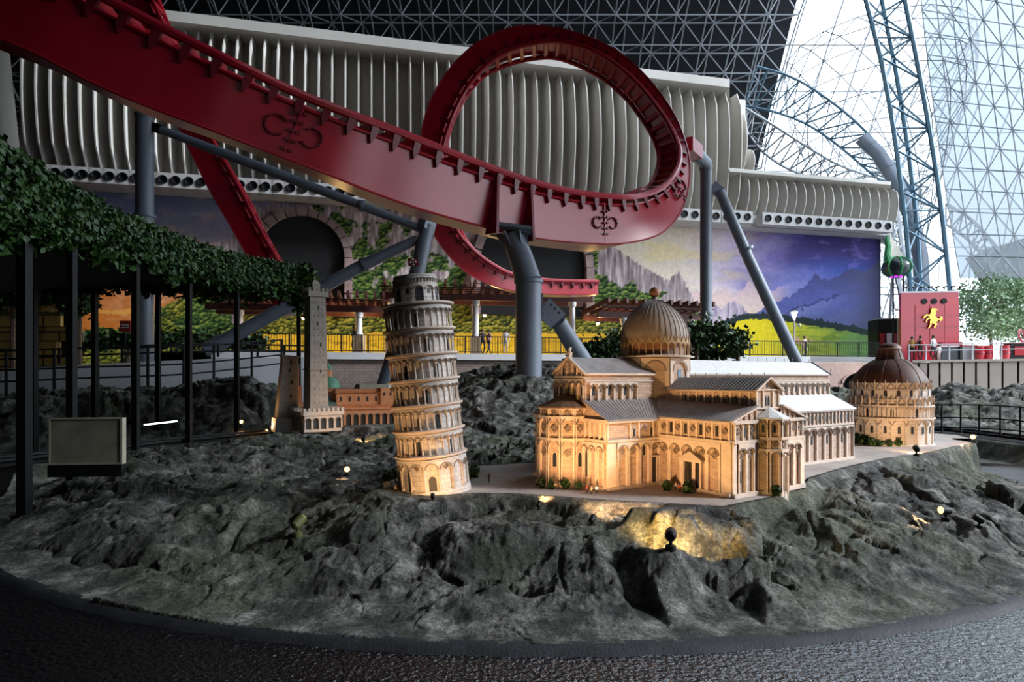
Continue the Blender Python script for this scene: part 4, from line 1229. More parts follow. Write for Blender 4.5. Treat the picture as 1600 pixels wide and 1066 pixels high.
# ================================================================== MINIATURE BUILDINGS
def wall_map(p0, p1):
    p0, p1 = Vector((p0[0], p0[1], 0)), Vector((p1[0], p1[1], 0))
    t3 = (p1 - p0); L = t3.length; t3.normalize(); n3 = Vector((t3.y, -t3.x, 0))
    f = lambda s, z, o=0.0: p0 + t3 * s + n3 * o + Vector((0, 0, z))
    f.L, f.t, f.n, f.p0 = L, t3, n3, p0
    return f
RING = MB()
def flush_rings(parent, mat='marble_grey'):
    global RING
    if RING.f:
        o = RING.obj('arch_mouldings', M[mat], parent); o['kind'] = 'stuff'
    RING = MB()
def arcade(mb, f, L, z0, zs, zt, n, pil, dep, seg=7, s0=0.0, jamb=True):
    bay = L / n; r = (bay - pil) / 2
    for i in range(n):
        c = s0 + bay * (i + 0.5)
        l, rr_ = s0 + bay * i, s0 + bay * (i + 1)
        for a, b in ((l, c - r), (c + r, rr_)):
            mb.add([f(a, z0, dep), f(b, z0, dep), f(b, zs, dep), f(a, zs, dep)], [(0, 1, 2, 3)])
            mb.add([f(a, zs, dep), f(b, zs, dep), f(b, zt, dep), f(a, zt, dep)], [(0, 1, 2, 3)])
        arc = [(c - r * math.cos(math.pi * k / seg), zs + r * math.sin(math.pi * k / seg)) for k in range(seg + 1)]
        for k in range(seg):
            (a, za), (b, zb) = arc[k], arc[k + 1]
            mb.add([f(a, za, dep), f(b, zb, dep), f(b, zt, dep), f(a, zt, dep)], [(0, 1, 2, 3)])
            mb.add([f(a, za, dep), f(a, za, 0), f(b, zb, 0), f(b, zb, dep)], [(0, 1, 2, 3)])
        if jamb:
            for s, a in ((1, c - r), (-1, c + r)):
                q = [f(a, z0, dep), f(a, z0, 0), f(a, zs, 0), f(a, zs, dep)]
                mb.add(q, [(3, 2, 1, 0) if s > 0 else (0, 1, 2, 3)])
        # moulded ring over the arch
        for k in range(seg):
            (a, za), (b, zb) = arc[k], arc[k + 1]
            g = 1.18
            o = lambda s, z: (c + (s - c) * g, zs + (z - zs) * g)
            a2, za2 = o(a, za); b2, zb2 = o(b, zb)
            if za2 < zt and zb2 < zt and g * r < bay * 0.53:
                RING.add([f(a, za, dep * 1.5), f(b, zb, dep * 1.5), f(b2, zb2, dep * 1.5), f(a2, za2, dep * 1.5)], [(0, 1, 2, 3)])
                RING.add([f(a2, za2, dep * 1.5), f(b2, zb2, dep * 1.5), f(b2, zb2, dep), f(a2, za2, dep)], [(0, 1, 2, 3)])
def band(mb, f, L, z0, z1, dep, s0=0.0, back=0.0):
    a, b = s0, s0 + L
    mb.hexa([f(a, z0, dep), f(b, z0, dep), f(b, z0, back), f(a, z0, back), f(a, z1, dep), f(b, z1, dep), f(b, z1, back), f(a, z1, back)])
# unit pieces: x along the wall, y into the wall, z up
painted('marble_grey', (0.30, 0.22, 0.17), 0.6, 0.15, 30)
_u = MB(); n = 8
prof = [(-0.5, 0), (0.5, 0), (0.5, 0.72)] + [(0.5 * math.cos(math.pi * k / n), 0.72 + 0.28 * math.sin(math.pi * k / n)) for k in range(1, n)] + [(-0.5, 0.72)]
m = len(prof)
_u.add([(x, -0.003, z) for x, z in prof] + [(x, 0.0, z) for x, z in prof], [tuple(range(m))] + [(k, m + k, m + (k + 1) % m, (k + 1) % m) for k in range(m)])
win_arch_me = _u.mesh('window', M['win_dark'])
_u = MB(); _u.add([(x * 1.34, -0.006, z * 1.10 - 0.03) for x, z in prof] + [(x, -0.006, z) for x, z in prof] + [(x * 1.34, 0, z * 1.10 - 0.03) for x, z in prof],
                  [(k, (k + 1) % m, m + (k + 1) % m, m + k) for k in range(m)] + [(2 * m + k, 2 * m + (k + 1) % m, (k + 1) % m, k) for k in range(m)])
win_frame_me = _u.mesh('window_frame', M['marble_cream'])
_u = MB(); _u.box(-0.5, 0.5, -0.003, 0, 0, 1); win_rect_me = _u.mesh('window', M['win_dark'])
_u = MB()
for s, o in ((0.5, 0.012), (0.28, 0.008)):
    for k in range(4):
        q0, q1 = math.pi / 2 * k, math.pi / 2 * (k + 1)
        a, b = Vector((math.cos(q0), 0, math.sin(q0))) * s, Vector((math.cos(q1), 0, math.sin(q1))) * s
        c_, d_ = a * 0.72, b * 0.72; O_ = Vector((0, -o, 0))
        _u.add([a + O_, b + O_, d_ + O_, c_ + O_, a, b, d_, c_], [(3, 2, 1, 0), (0, 1, 5, 4), (2, 3, 7, 6)])
_u.add([Vector((math.cos(math.pi / 2 * k), 0, math.sin(math.pi / 2 * k))) * 0.12 + Vector((0, -0.012, 0)) for k in range(4)], [(3, 2, 1, 0)])
diamond_me = _u.mesh('diamond_inlay', M['marble_grey'])
def place(me, name, parent, f, s, z, w, h, o=0.0):
    t3, n3 = f.t, f.n
    return link(name, me, parent, frame_mat(f(s, z, o), t3 * w, -n3, Vector((0, 0, h))))
def window(parent, f, s, z, w, h, arch=True, o=0.0, frame=True):
    x = place(win_arch_me if arch else win_rect_me, 'window', parent, f, s, z, w, h, o + 0.002)
    if frame and arch: link('window_frame', win_frame_me, x)
    return x
def diamond(parent, f, s, z, w, o=0.0): return place(diamond_me, 'diamond_inlay', parent, f, s, z, w, w, o + 0.007)

ST, LR, PR = M['church_stone'], M['lead_roof'], M['lit_roof']
CB = Vector((1.515, 6.39, 0.5)); TH = R(33)
church = thing('miniature_cathedral', 'large miniature domed cathedral of cream and pink stone on the plaza', 'model building', CB, TH)
WY = 1.19                                # church depth across
CA, CBk = 0.346, 0.844                   # clerestory faces
H1, H2, HC, HE, HR = 0.48, 0.685, 0.86, 1.145, 1.30
XE = 3.72
def gable_roof(mb, x0, x1, y0, y1, ze, zr, over=0.02, axis='x', th=0.012):
    ym = (y0 + y1) / 2
    for (a, b) in ((y0 - over, ym), (y1 + over, ym)):
        za = ze - over * (zr - ze) / ((y1 - y0) / 2)
        pts = [(x0 - over, a, za), (x1 + over, a, za), (x1 + over, b, zr), (x0 - over, b, zr)]
        if axis == 'y': pts = [(p[1], p[0], p[2]) for p in pts]
        mb.add(pts + [(p[0], p[1], p[2] + th) for p in pts], [(0, 1, 2, 3), (7, 6, 5, 4), (0, 4, 5, 1), (1, 5, 6, 2), (2, 6, 7, 3), (3, 7, 4, 0)])
def lean_roof(mb, pts, th=0.012):
    mb.add(list(pts) + [(p[0], p[1], p[2] + th) for p in pts], [(0, 1, 2, 3), (7, 6, 5, 4), (0, 4, 5, 1), (1, 5, 6, 2), (2, 6, 7, 3), (3, 7, 4, 0)])
def gable_body(mb, x0, x1, y0, y1, z0, ze, zr, axis='x'):
    ym = (y0 + y1) / 2
    pts = []
    for x in (x0, x1): pts += [(x, y0, z0), (x, y1, z0), (x, y1, ze), (x, ym, zr), (x, y0, ze)]
    if axis == 'y': pts = [(p[1], p[0], p[2]) for p in pts]
    mb.add(pts, [(0, 1, 2, 3, 4)[::-1], (5, 6, 7, 8, 9), (0, 5, 9, 4), (1, 2, 7, 6), (2, 3, 8, 7), (3, 4, 9, 8), (0, 1, 6, 5)])
def roof_lines(parent, pts0, pts1, n, r=0.0025):
    mb = MB()
    for k in range(n + 1):
        mb.tube(Vector(pts0[0]).lerp(Vector(pts0[1]), k / n), Vector(pts1[0]).lerp(Vector(pts1[1]), k / n), r, n=4, caps=False)
    o = mb.obj('roof_ribs', M['lead_roof'], parent); o['kind'] = 'stuff'
finial_me = MB().tube((0, 0, 0), (0, 0, 0.04), 0.0035, n=5).sphere((0, 0, 0.042), 0.007, 6, 4).mesh('finial', M['lead_roof'])

# ---- choir
choir = MB().box(-0.72, 0.0, 0, WY, -0.06, H2).obj('choir', ST, church)
mb = MB(); gable_body(mb, -0.70, 0.3, CA, CBk, H2, HE, HR); mb.obj('clerestory', ST, choir)
mb = MB()
for fp, z in (((-0.72, 0), 0), ):
    pass
fs_ = wall_map((-0.72, 0), (0, 0)); fw = wall_map((-0.72, WY), (-0.72, 0))
band(mb, fs_, fs_.L, -0.06, 0.035, 0.03); band(mb, fw, fw.L, -0.06, 0.035, 0.03)
band(mb, fs_, fs_.L, H1 - 0.015, H1 + 0.012, 0.026); band(mb, fw, fw.L, H1 - 0.015, H1 + 0.012, 0.026)
band(mb, fs_, fs_.L, H2 - 0.03, H2 + 0.004, 0.03); band(mb, fw, fw.L, H2 - 0.03, H2 + 0.004, 0.03)
fc = wall_map((-0.70, CA), (0.3, CA)); band(mb, fc, 1.0, HE - 0.09, HE - 0.075, 0.014); band(mb, fc, 1.0, HE - 0.02, HE, 0.03)
mb.obj('cornice', M['marble_cream'], choir)
mb = MB(); arcade(mb, fs_, fs_.L - 0.12, 0.035, 0.375, H1 - 0.02, 4, 0.045, 0.026, s0=0.12)
band(mb, fs_, 0.12, 0.035, H1 - 0.02, 0.016)
for s in (0.004, 0.30, 0.42, 0.62, 0.70): band(mb, fs_, 0.016, H1 + 0.012, H2 - 0.03, 0.014, s0=s)
arcade(mb, fc, 0.66, HC, HE - 0.16, HE - 0.095, 6, 0.022, 0.026, s0=0.05)
arcade(mb, fw, 0.34, 0.035, 0.375, H1 - 0.02, 3, 0.03, 0.026, s0=WY - 0.35)
for k in range(5): band(mb, fw, 0.02, H1 + 0.012, H2 - 0.03, 0.018, s0=WY - 0.02 - 0.075 * k)
_o = mb.obj('blind_arcade', M['church_relief'], choir); _o['kind'] = 'stuff'; flush_rings(choir)
for i in range(4):
    s = 0.12 + 0.15 * (i + 0.5)
    if i in (0, 1): diamond(choir, fs_, s, 0.375, 0.075)
    if i == 2: window(choir, fs_, s, 0.315, 0.042, 0.11)
    if i == 3: diamond(choir, fs_, s, 0.395, 0.06)
window(choir, fs_, 0.36, H1 + 0.03, 0.03, 0.085); window(choir, fs_, 0.60, H1 + 0.03, 0.03, 0.085); diamond(choir, fs_, 0.50, H1 + 0.11, 0.07)
dr = place(win_rect_me, 'door', choir, fs_, 0.635, 0.02, 0.07, 0.27, 0.004); dr.data = win_rect_me.copy(); dr.data.materials[0] = M['door_dark']
mb = MB(); band(mb, fs_, 0.014, 0.0, 0.30, 0.02, s0=0.588); band(mb, fs_, 0.014, 0.0, 0.30, 0.02, s0=0.668); band(mb, fs_, 0.10, 0.29, 0.31, 0.028, s0=0.585); mb.obj('door_frame', M['marble_cream'], choir)
for i in range(6):
    s = 0.05 + 0.11 * (i + 0.5)
    if i % 2 == 0: window(choir, fc, s, HC + 0.05, 0.042, 0.12)
    else: diamond(choir, fc, s, HE - 0.16, 0.062)
for k in range(2): diamond(choir, fw, WY - 0.13 - 0.1 * k, 0.385, 0.06)
window(choir, fw, WY - 0.29, 0.10, 0.035, 0.28)
mb = MB(); gable_roof(mb, -0.70, 0.32, CA, CBk, HE, HR); mb.obj('roof', LR, choir)
mb = MB(); lean_roof(mb, [(-0.735, -0.035, H2 - 0.012), (0.02, -0.035, H2 - 0.012), (0.37, CA, HC), (-0.735, CA, HC)]); lean_roof(mb, [(-0.735, WY + 0.03, H2 - 0.012), (0.3, WY + 0.03, H2 - 0.012), (0.3, CBk, HC), (-0.735, CBk, HC)])
# the lean-to gable ends
mb.obj('aisle_roof', LR, choir)
roof_lines(choir, [(-0.72, -0.03, H2 + 0.004), (0.0, -0.03, H2 + 0.004)], [(-0.72, CA, HC + 0.014), (0.35, CA, HC + 0.014)], 22)
mb = MB(); mb.add([(-0.721, 0, H2), (-0.721, CA, H2), (-0.721, CA, HC - 0.005)], [(2, 1, 0)]); mb.add([(-0.721, WY, H2), (-0.721, CBk, H2), (-0.721, CBk, HC - 0.005)], [(0, 1, 2)])
mb.obj('aisle_gable', ST, choir)['kind'] = 'stuff'
# choir gable front
fg = wall_map((-0.70, CBk), (-0.70, CA)); mb = MB()
arcade(mb, fg, fg.L, HC - 0.02, HE - 0.14, HE - 0.06, 5, 0.022, 0.026)
band(mb, fg, fg.L, HE - 0.05, HE - 0.03, 0.02)
for k in range(6): 
    s = 0.04 + 0.083 * k; hh = (1 - abs(s - 0.249) / 0.249) * (HR - HE)
    band(mb, fg, 0.012, HE - 0.03, HE + max(0.01, hh - 0.02), 0.014, s0=s)
_o = mb.obj('gable_front', M['church_relief'], choir); _o['kind'] = 'stuff'; flush_rings(choir)
for k in (0, 2, 4): window(choir, fg, fg.L / 5 * (k + 0.5), HC + 0.05, 0.03, 0.11)
for k in (1, 3): window(choir, fg, fg.L / 5 * (k + 0.5), HE - 0.02, 0.028, 0.08, frame=False)
mb = MB(); c = (-0.70, (CA + CBk) / 2)
for s in (-1, 1):
    mb.bar((c[0] - 0.02, c[1], HR + 0.014), (c[0] - 0.02, c[1] + s * 0.275, HE - 0.01), 0.03, 0.02)
mb.obj('gable_coping', M['marble_cream'], choir)
mb = MB(); mb.box(c[0] - 0.02, c[0] + 0.02, c[1] - 0.02, c[1] + 0.02, HR, HR + 0.05); mb.lathe([(0.028, 0), (0.028, 0.012), (0.012, 0.02), (0.018, 0.045), (0.006, 0.062), (0, 0.064)], 10, (c[0], c[1], HR + 0.05)); mb.sphere((c[0] + 0.012, c[1], HR + 0.108), 0.013, 8, 6, (1.5, 0.8, 0.8))
mb.obj('gable_statue', M['marble_cream'], choir, smooth=True)

# ---- apse at the choir end: half octagon in three tiers with a conical roof
def apse(parent_name, cx, cy, rad, ang0, ang1, nf, tiers, ztop, ztip, roofmat_, windows, tilt=0.0):
    pts = [(cx + rad * math.cos(ang0 + (ang1 - ang0) * k / nf), cy + rad * math.sin(ang0 + (ang1 - ang0) * k / nf)) for k in range(nf + 1)]
    mb = MB(); mb.prism(pts[::-1] if ang1 < ang0 else pts, -0.06, ztop); ap = mb.obj(parent_name, ST, church)
    rel = MB(); cor = MB()
    for k in range(nf):
        a, b = pts[k], pts[k + 1]
        f = wall_map(a, b)
        if f.n.dot(Vector(((a[0] + b[0]) / 2 - cx, (a[1] + b[1]) / 2 - cy, 0))) < 0: f = wall_map(b, a)
        band(cor, f, f.L + 0.02, -0.06, 0.03, 0.02, s0=-0.01)
        for (z0, z1, style) in tiers:
            zs = z1 - 0.015 - f.L * 0.42 * (style != 'flat')
            band(cor, f, f.L + 0.024, z1 - 0.012, z1 + 0.012, 0.026, s0=-0.012)
            if style == 'flat':
                band(rel, f, 0.014, z0 + 0.012, z1 - 0.012, 0.012); band(rel, f, 0.014, z0 + 0.012, z1 - 0.012, 0.012, s0=f.L - 0.014)
                diamond(ap, f, f.L / 2, (z0 + z1) / 2, min(0.08, (z1 - z0) * 0.66))
            else:
                arcade(rel, f, f.L, z0 + 0.012, zs, z1 - 0.012, 1, 0.028, 0.026, seg=9)
                if style == 'arch_d': diamond(ap, f, f.L / 2, (z0 + z1) / 2 - 0.005, min(0.085, (z1 - z0) * 0.55))
                elif style == 'arch_w':
                    window(ap, f, f.L / 2, z0 + (z1 - z0) * 0.30, f.L * 0.26, (z1 - z0) * 0.42)
                elif style == 'alt':
                    if k % 2 == 0: window(ap, f, f.L / 2, z0 + (z1 - z0) * 0.42, f.L * 0.34, (z1 - z0) * 0.30)
                    else: diamond(ap, f, f.L / 2, z1 - 0.14, 0.085)
    _o = rel.obj('blind_arcade', M['church_relief'], ap); _o['kind'] = 'stuff'; flush_rings(ap); cor.obj('cornice', M['marble_cream'], ap)
    mb = MB(); po = [(cx + (rad + 0.035) * math.cos(ang0 + (ang1 - ang0) * k / nf), cy + (rad + 0.035) * math.sin(ang0 + (ang1 - ang0) * k / nf), ztop) for k in range(nf + 1)]
    tip = (cx + tilt, cy, ztip)
    mb.add(po + [tip] + [(p[0], p[1], p[2] - 0.014) for p in po], [(k, k + 1, nf + 1) for k in range(nf)] + [(nf + 2 + k, nf + 3 + k, k + 1, k) for k in range(nf)])
    mb.obj('roof', roofmat_, ap)
    return ap
apse('choir_apse', -0.76, (CA + CBk) / 2, 0.265, math.pi * 0.44, math.pi * 1.56, 7, [(0.0, H1, 'alt'), (H1, 0.70, 'arch_d'), (0.70, 0.795, 'flat')], 0.805, 0.95, M['brown_roof'], None, 0.06)

# ---- transept, near arm and far arm
YT = -0.89
XT0, XT1 = 0.367, 0.733
tran = MB().box(0, 1.10, YT, WY + 0.89, -0.06, 0.70).obj('transept', ST, church)
mb = MB(); gable_body(mb, YT + 0.02, WY + 0.87, XT0, XT1, 0.70, 0.985, 1.09, axis='y'); mb.obj('clerestory', ST, tran)
fa = wall_map((0, 0), (0, YT)); fe = wall_map((0, YT), (1.10, YT)); fr_ = wall_map((1.10, YT), (1.10, 0))
mb = MB()
for f in (fa, fe, fr_):
    band(mb, f, f.L, -0.06, 0.04, 0.035); band(mb, f, f.L, 0.492, 0.52, 0.028); band(mb, f, f.L, 0.672, 0.704, 0.03)
fca = wall_map((XT0, 0.1), (XT0, YT + 0.02)); fce = wall_map((XT0, YT + 0.02), (XT1, YT + 0.02)); fcr = wall_map((XT1, YT + 0.02), (XT1, 0.1))
for f in (fca, fcr): band(mb, f, f.L, 0.955, 0.985, 0.02)
band(mb, fce, fce.L, 0.975, 0.988, 0.02); band(mb, fce, fce.L, 0.80, 0.815, 0.02)
mb.obj('cornice', M['marble_cream'], tran)
mb = MB()
arcade(mb, fa, 0.78, 0.04, 0.375, 0.49, 5, 0.04, 0.026, s0=0.0); band(mb, fa, 0.11, 0.04, 0.49, 0.016, s0=0.78)
nb = 9
for k in range(nb + 1): band(mb, fa, 0.022, 0.52, 0.672, 0.014, s0=0.02 + (0.84 / nb) * k - 0.005)
arcade(mb, fe, 0.24, 0.04, 0.40, 0.49, 2, 0.03, 0.026, s0=0.06); arcade(mb, fe, 0.24, 0.04, 0.40, 0.49, 2, 0.03, 0.026, s0=0.80)
for s in (0.0, 1.05): band(mb, fe, 0.05, 0.04, 0.49, 0.016, s0=s)
for s in (0.02, 0.13, 0.22, 0.32, 0.42, 0.68, 0.78, 0.88, 0.98, 1.07): band(mb, fe, 0.018, 0.52, 0.672, 0.016, s0=s)
for k in range(9): band(mb, fca, 0.02, 0.82, 0.955, 0.014, s0=0.06 + 0.105 * k)
for s in (0.0, 0.10, 0.25, 0.346): band(mb, fce, 0.02, 0.815, 0.975, 0.014, s0=s)
arcade(mb, fr_, 0.78, 0.04, 0.375, 0.49, 5, 0.04, 0.026, s0=0.0)
_o = mb.obj('blind_arcade', M['church_relief'], tran); _o['kind'] = 'stuff'; flush_rings(tran)
for k in range(5):
    s = 0.156 * (k + 0.5)
    diamond(tran, fa, s, 0.375, 0.078)
for k in range(nb):
    s = 0.02 + (0.84 / nb) * (k + 0.5) + 0.005
    if k % 2: window(tran, fa, s, 0.55, 0.032, 0.10, arch=False)
    else: diamond(tran, fa, s, 0.605, 0.07)
for s in (0.12, 0.24, 0.86, 0.98): diamond(tran, fe, s, 0.385, 0.075)
place(win_rect_me, 'window', tran, fe, 0.10, 0.13, 0.05, 0.11, 0.003)
for s, w in ((0.08, 0), (0.185, 1), (0.28, 0), (0.83, 1), (0.93, 0), (1.03, 0)):
    if w: window(tran, fe, s, 0.545, 0.034, 0.10, arch=False)
    else: diamond(tran, fe, s, 0.605, 0.068)
for k in range(8):
    s = 0.06 + 0.105 * (k + 0.5) + 0.01
    if k % 2: diamond(tran, fca, s, 0.885, 0.07)
    else: window(tran, fca, s, 0.85, 0.018, 0.07, arch=False)
for s in (0.165, 0.205): window(tran, fce, s, 0.83, 0.022, 0.09, frame=False)
window(tran, fce, 0.183, 1.0, 0.022, 0.05, frame=False)
mb = MB(); gable_roof(mb, YT + 0.02, WY + 0.87, XT0, XT1, 0.985, 1.09, 0.03, axis='y'); mb.obj('roof', LR, tran)
mb = MB()
lean_roof(mb, [(-0.035, 0.0, 0.69), (-0.035, YT - 0.02, 0.69), (XT0, YT - 0.02, 0.825), (XT0, 0.346, 0.86)])
lean_roof(mb, [(1.135, YT - 0.02, 0.69), (1.135, 0.0, 0.69), (XT1, 0.346, 0.86), (XT1, YT - 0.02, 0.825)])
lean_roof(mb, [(-0.035, WY + 0.9, 0.69), (-0.035, WY, 0.69), (XT0, WY - 0.3, 0.84), (XT0, WY + 0.9, 0.825)]); lean_roof(mb, [(1.135, WY, 0.69), (1.135, WY + 0.9, 0.69), (XT1, WY + 0.9, 0.825), (XT1, WY - 0.3, 0.84)])
mb.obj('aisle_roof', LR, tran)
roof_lines(tran, [(-0.03, 0.0, 0.706), (-0.03, YT, 0.706)], [(XT0, 0.2, 0.853), (XT0, YT, 0.84)], 26)
roof_lines(tran, [(XT0 - 0.03, 0.2, 0.985), (XT0 - 0.03, YT, 0.985)], [(0.55, 0.2, 1.104), (0.55, YT, 1.104)], 26)
mb = MB(); mb.add([(0, YT, 0.70), (XT0, YT, 0.70), (XT0, YT, 0.82)], [(0, 1, 2)]); mb.add([(1.10, YT, 0.70), (XT1, YT, 0.70), (XT1, YT, 0.82)], [(2, 1, 0)])
for k in range(4):
    x = 0.09 + 0.08 * k; mb.box(x, x + 0.012, YT - 0.014, YT, 0.70, 0.70 + 0.12 * x / XT0)
    x = 1.01 - 0.08 * k; mb.box(x, x + 0.012, YT - 0.014, YT, 0.70, 0.70 + 0.12 * (1.1 - x) / XT0)
mb.obj('aisle_gable', ST, tran)['kind'] = 'stuff'
mb = MB()
for s in (-1, 1):
    mb.bar((0.55, YT - 0.012, 1.10), (0.55 + s * 0.215, YT - 0.012, 0.972), 0.025, 0.018)
    mb.bar((0.55 + s * 0.183, YT - 0.022, 0.832), (0.55 + s * 0.585, YT - 0.022, 0.694), 0.03, 0.016)
mb.obj('gable_coping', M['marble_cream'], tran)
for k in range(7): link('finial', finial_me, tran, Matrix.Translation((0.55, YT + 0.05 + 0.14 * k, 1.10)))
# valley rib between choir and transept roofs
mb = MB(); mb.tube((-0.005, -0.005, 0.70), (0.36, 0.34, 0.875), 0.006, n=5); mb.obj('valley_rib', M['marble_cream'], tran)
# big door with gabled porch on the transept flank
porch = MB(); band(porch, fa, 0.02, 0.0, 0.30, 0.04, s0=0.34); band(porch, fa, 0.02, 0.0, 0.30, 0.04, s0=0.55); band(porch, fa, 0.25, 0.285, 0.31, 0.05, s0=0.33)
pa, pb, pc = fa(0.31, 0.31, 0.075), fa(0.61, 0.31, 0.075), fa(0.455, 0.39, 0.065); qa, qb, qc = fa(0.31, 0.31, 0), fa(0.61, 0.31, 0), fa(0.455, 0.39, 0)
porch.add([pa, pb, pc, qa, qb, qc], [(0, 1, 2), (0, 2, 5, 3), (1, 4, 5, 2), (0, 3, 4, 1)])
po = porch.obj('porch', M['marble_cream'], tran)
mb = MB(); band(mb, fa, 0.19, 0.005, 0.285, 0.012, s0=0.36); d_ = mb.obj('door', M['door_dark'], tran)
mb = MB()
for k in range(5): band(mb, fa, 0.005, 0.005, 0.285, 0.017, s0=0.36 + 0.046 * k)
band(mb, fa, 0.19, 0.2, 0.207, 0.017, s0=0.36); o = mb.obj('door_boards', M['black_metal'], d_)
apse('transept_apse', 0.55, YT, 0.155, math.pi * 0.98, math.pi * 2.02, 5, [(0.0, 0.42, 'arch'), (0.42, 0.53, 'flat'), (0.53, 0.715, 'arch_w')], 0.722, 0.82, M['lit_roof'], None)

# ---- nave
nave = MB().box(1.10, XE, 0.02, WY, -0.06, H2).obj('nave', ST, church)
mb = MB(); gable_body(mb, 0.8, XE - 0.02, CA, CBk, H2, HE, HR); mb.obj('clerestory', ST, nave)
fn = wall_map((1.10, 0.02), (XE, 0.02)); fnc = wall_map((0.8, CA), (XE - 0.02, CA))
ff = wall_map((XE, 0.02), (XE, WY))
mb = MB()
for f in (fn, ff): band(mb, f, f.L, -0.06, 0.035, 0.035); band(mb, f, f.L, H1 - 0.012, H1 + 0.014, 0.026); band(mb, f, f.L, H2 - 0.03, H2 + 0.004, 0.03)
band(mb, fnc, fnc.L, HE - 0.10, HE - 0.085, 0.014); band(mb, fnc, fnc.L, HE - 0.02, HE, 0.03)
mb.obj('cornice', M['marble_cream'], nave)
mb = MB(); nn_ = 15; arcade(mb, fn, fn.L, 0.035, 0.37, H1 - 0.02, nn_, 0.03, 0.026)
n2 = 31
for k in range(n2 + 1): band(mb, fn, 0.016, H1 + 0.014, H2 - 0.03, 0.016, s0=(fn.L - 0.016) / n2 * k)
n3_ = 24; arcade(mb, fnc, fnc.L, HC, HE - 0.17, HE - 0.105, n3_, 0.026, 0.026)
arcade(mb, ff, ff.L, 0.035, 0.37, H1 - 0.02, 7, 0.03, 0.026)
_o = mb.obj('blind_arcade', M['church_relief'], nave); _o['kind'] = 'stuff'; flush_rings(nave)
for k in range(nn_):
    s = fn.L / nn_ * (k + 0.5)
    if k % 2: window(nave, fn, s, 0.24, 0.035, 0.12, frame=False)
    else: diamond(nave, fn, s, 0.375, 0.06)
for k in range(n2):
    s = fn.L / n2 * (k + 0.5)
    if k % 2: window(nave, fn, s, H1 + 0.035, 0.03, 0.10, arch=False)
    else: diamond(nave, fn, s, H1 + 0.10, 0.055)
for k in range(n3_):
    s = fnc.L / n3_ * (k + 0.5)
    if k % 2: window(nave, fnc, s, HC + 0.05, 0.045, 0.12, frame=False)
    else: diamond(nave, fnc, s, HE - 0.17, 0.065)
mb = MB(); gable_roof(mb, 0.85, XE, CA, CBk, HE, HR, 0.03); mb.obj('roof', PR, nave)
mb = MB(); lean_roof(mb, [(1.08, -0.02, H2 - 0.012), (XE + 0.03, -0.02, H2 - 0.012), (XE + 0.03, CA, HC), (0.73, CA, HC)]); lean_roof(mb, [(0.75, WY + 0.03, H2 - 0.012), (XE + 0.03, WY + 0.03, H2 - 0.012), (XE + 0.03, CBk, HC), (0.75, CBk, HC)])
mb.obj('aisle_roof', PR, nave)
mb = MB(); mb.add([(XE, 0.02, H2), (XE, CA, H2), (XE, CA, HC - .005)], [(0, 1, 2)]); mb.add([(XE, WY, H2), (XE, CBk, H2), (XE, CBk, HC - .005)], [(2, 1, 0)]); mb.obj('aisle_gable', ST, nave)['kind'] = 'stuff'
mb = MB()
for s in (-1, 1): mb.bar((XE, (CA + CBk) / 2, HR + 0.02), (XE, (CA + CBk) / 2 + s * 0.29, HE - 0.01), 0.03, 0.02)
mb.obj('gable_coping', M['lead_roof'], nave)
for k in range(14): link('finial', finial_me, nave, Matrix.Translation((1.1 + 0.195 * k, (CA + CBk) / 2, HR + 0.012)))
link('finial', finial_me, nave, Matrix.Translation((XE + 0.01, CA - 0.02, HE)) @ Matrix.Scale(1.6, 4))

# ---- crossing drum and dome
DC = (0.55, (CA + CBk) / 2)
dome = thing('dome', None, None); dome.parent = church; dome.location = (DC[0], DC[1], 0)
ro = 0.40; oc = [(ro * math.cos(R(22.5 + 45 * k)), ro * math.sin(R(22.5 + 45 * k))) for k in range(8)]
MB().prism(oc, 0.7, 1.325).obj('drum', ST, dome)
mb = MB()
for k in range(8):
    f = wall_map(oc[(k) % 8], oc[(k + 1) % 8])
    if f.n.dot(f(f.L / 2, 0)) < 0: f = wall_map(oc[(k + 1) % 8], oc[k])
    arcade(mb, f, f.L, 1.0, 1.17, 1.315, 1, 0.10, 0.014, seg=12)
    if k % 2 == 0: pass
    if k in (5, 6, 4, 7):
        pass
_o = mb.obj('drum_arcade', M['church_relief'], dome); _o['kind'] = 'stuff'; flush_rings(dome)
f = wall_map(oc[5], oc[6])
if f.n.dot(f(f.L / 2, 0)) < 0: f = wall_map(oc[6], oc[5])
wq = place(win_rect_me, 'drum_window', dome, f, f.L * 0.5, 1.10, 0.05, 0.09, 0.003); wq.data = win_rect_me.copy(); wq.data.materials[0] = M['win_blue']
mb = MB(); mb.lathe([(0.0, 1.325), (0.44, 1.325), (0.445, 1.34), (0.40, 1.35), (0.37, 1.35)], 32); mb.obj('drum_cornice', M['marble_cream'], dome, smooth=True)
mb = MB(); mb.lathe([(0.345, 1.34), (0.345, 1.50), (0.36, 1.51)], 36); mb.obj('inner_drum', M['copper'], dome, smooth=True)
NCOL = 30; RG = 0.385
colonnette = MB().lathe([(0.012, 0), (0.012, 0.01), (0.0065, 0.016), (0.0065, 0.085), (0.012, 0.095), (0.012, 0.105)], 6).mesh('colonnette', M['gold_stone'], True)
for k in range(NCOL):
    q = 2 * math.pi * (k + 0.5) / NCOL
    link('colonnette', colonnette, dome, Matrix.Translation((RG * math.cos(q), RG * math.sin(q), 1.35)))
def cyl_map(rad, tilt=0): 
    f = lambda s, z, o=0.0: Vector(((rad + o) * math.cos(s / rad), (rad + o) * math.sin(s / rad), z))
    return f
mb = MB(); fcy = cyl_map(RG - 0.008); 
arcade(mb, fcy, 2 * math.pi * (RG - 0.008), 1.452, 1.452, 1.492, NCOL, 0.016, 0.016, seg=6, s0=2 * math.pi * (RG - .008) / NCOL * 0.5, jamb=False)
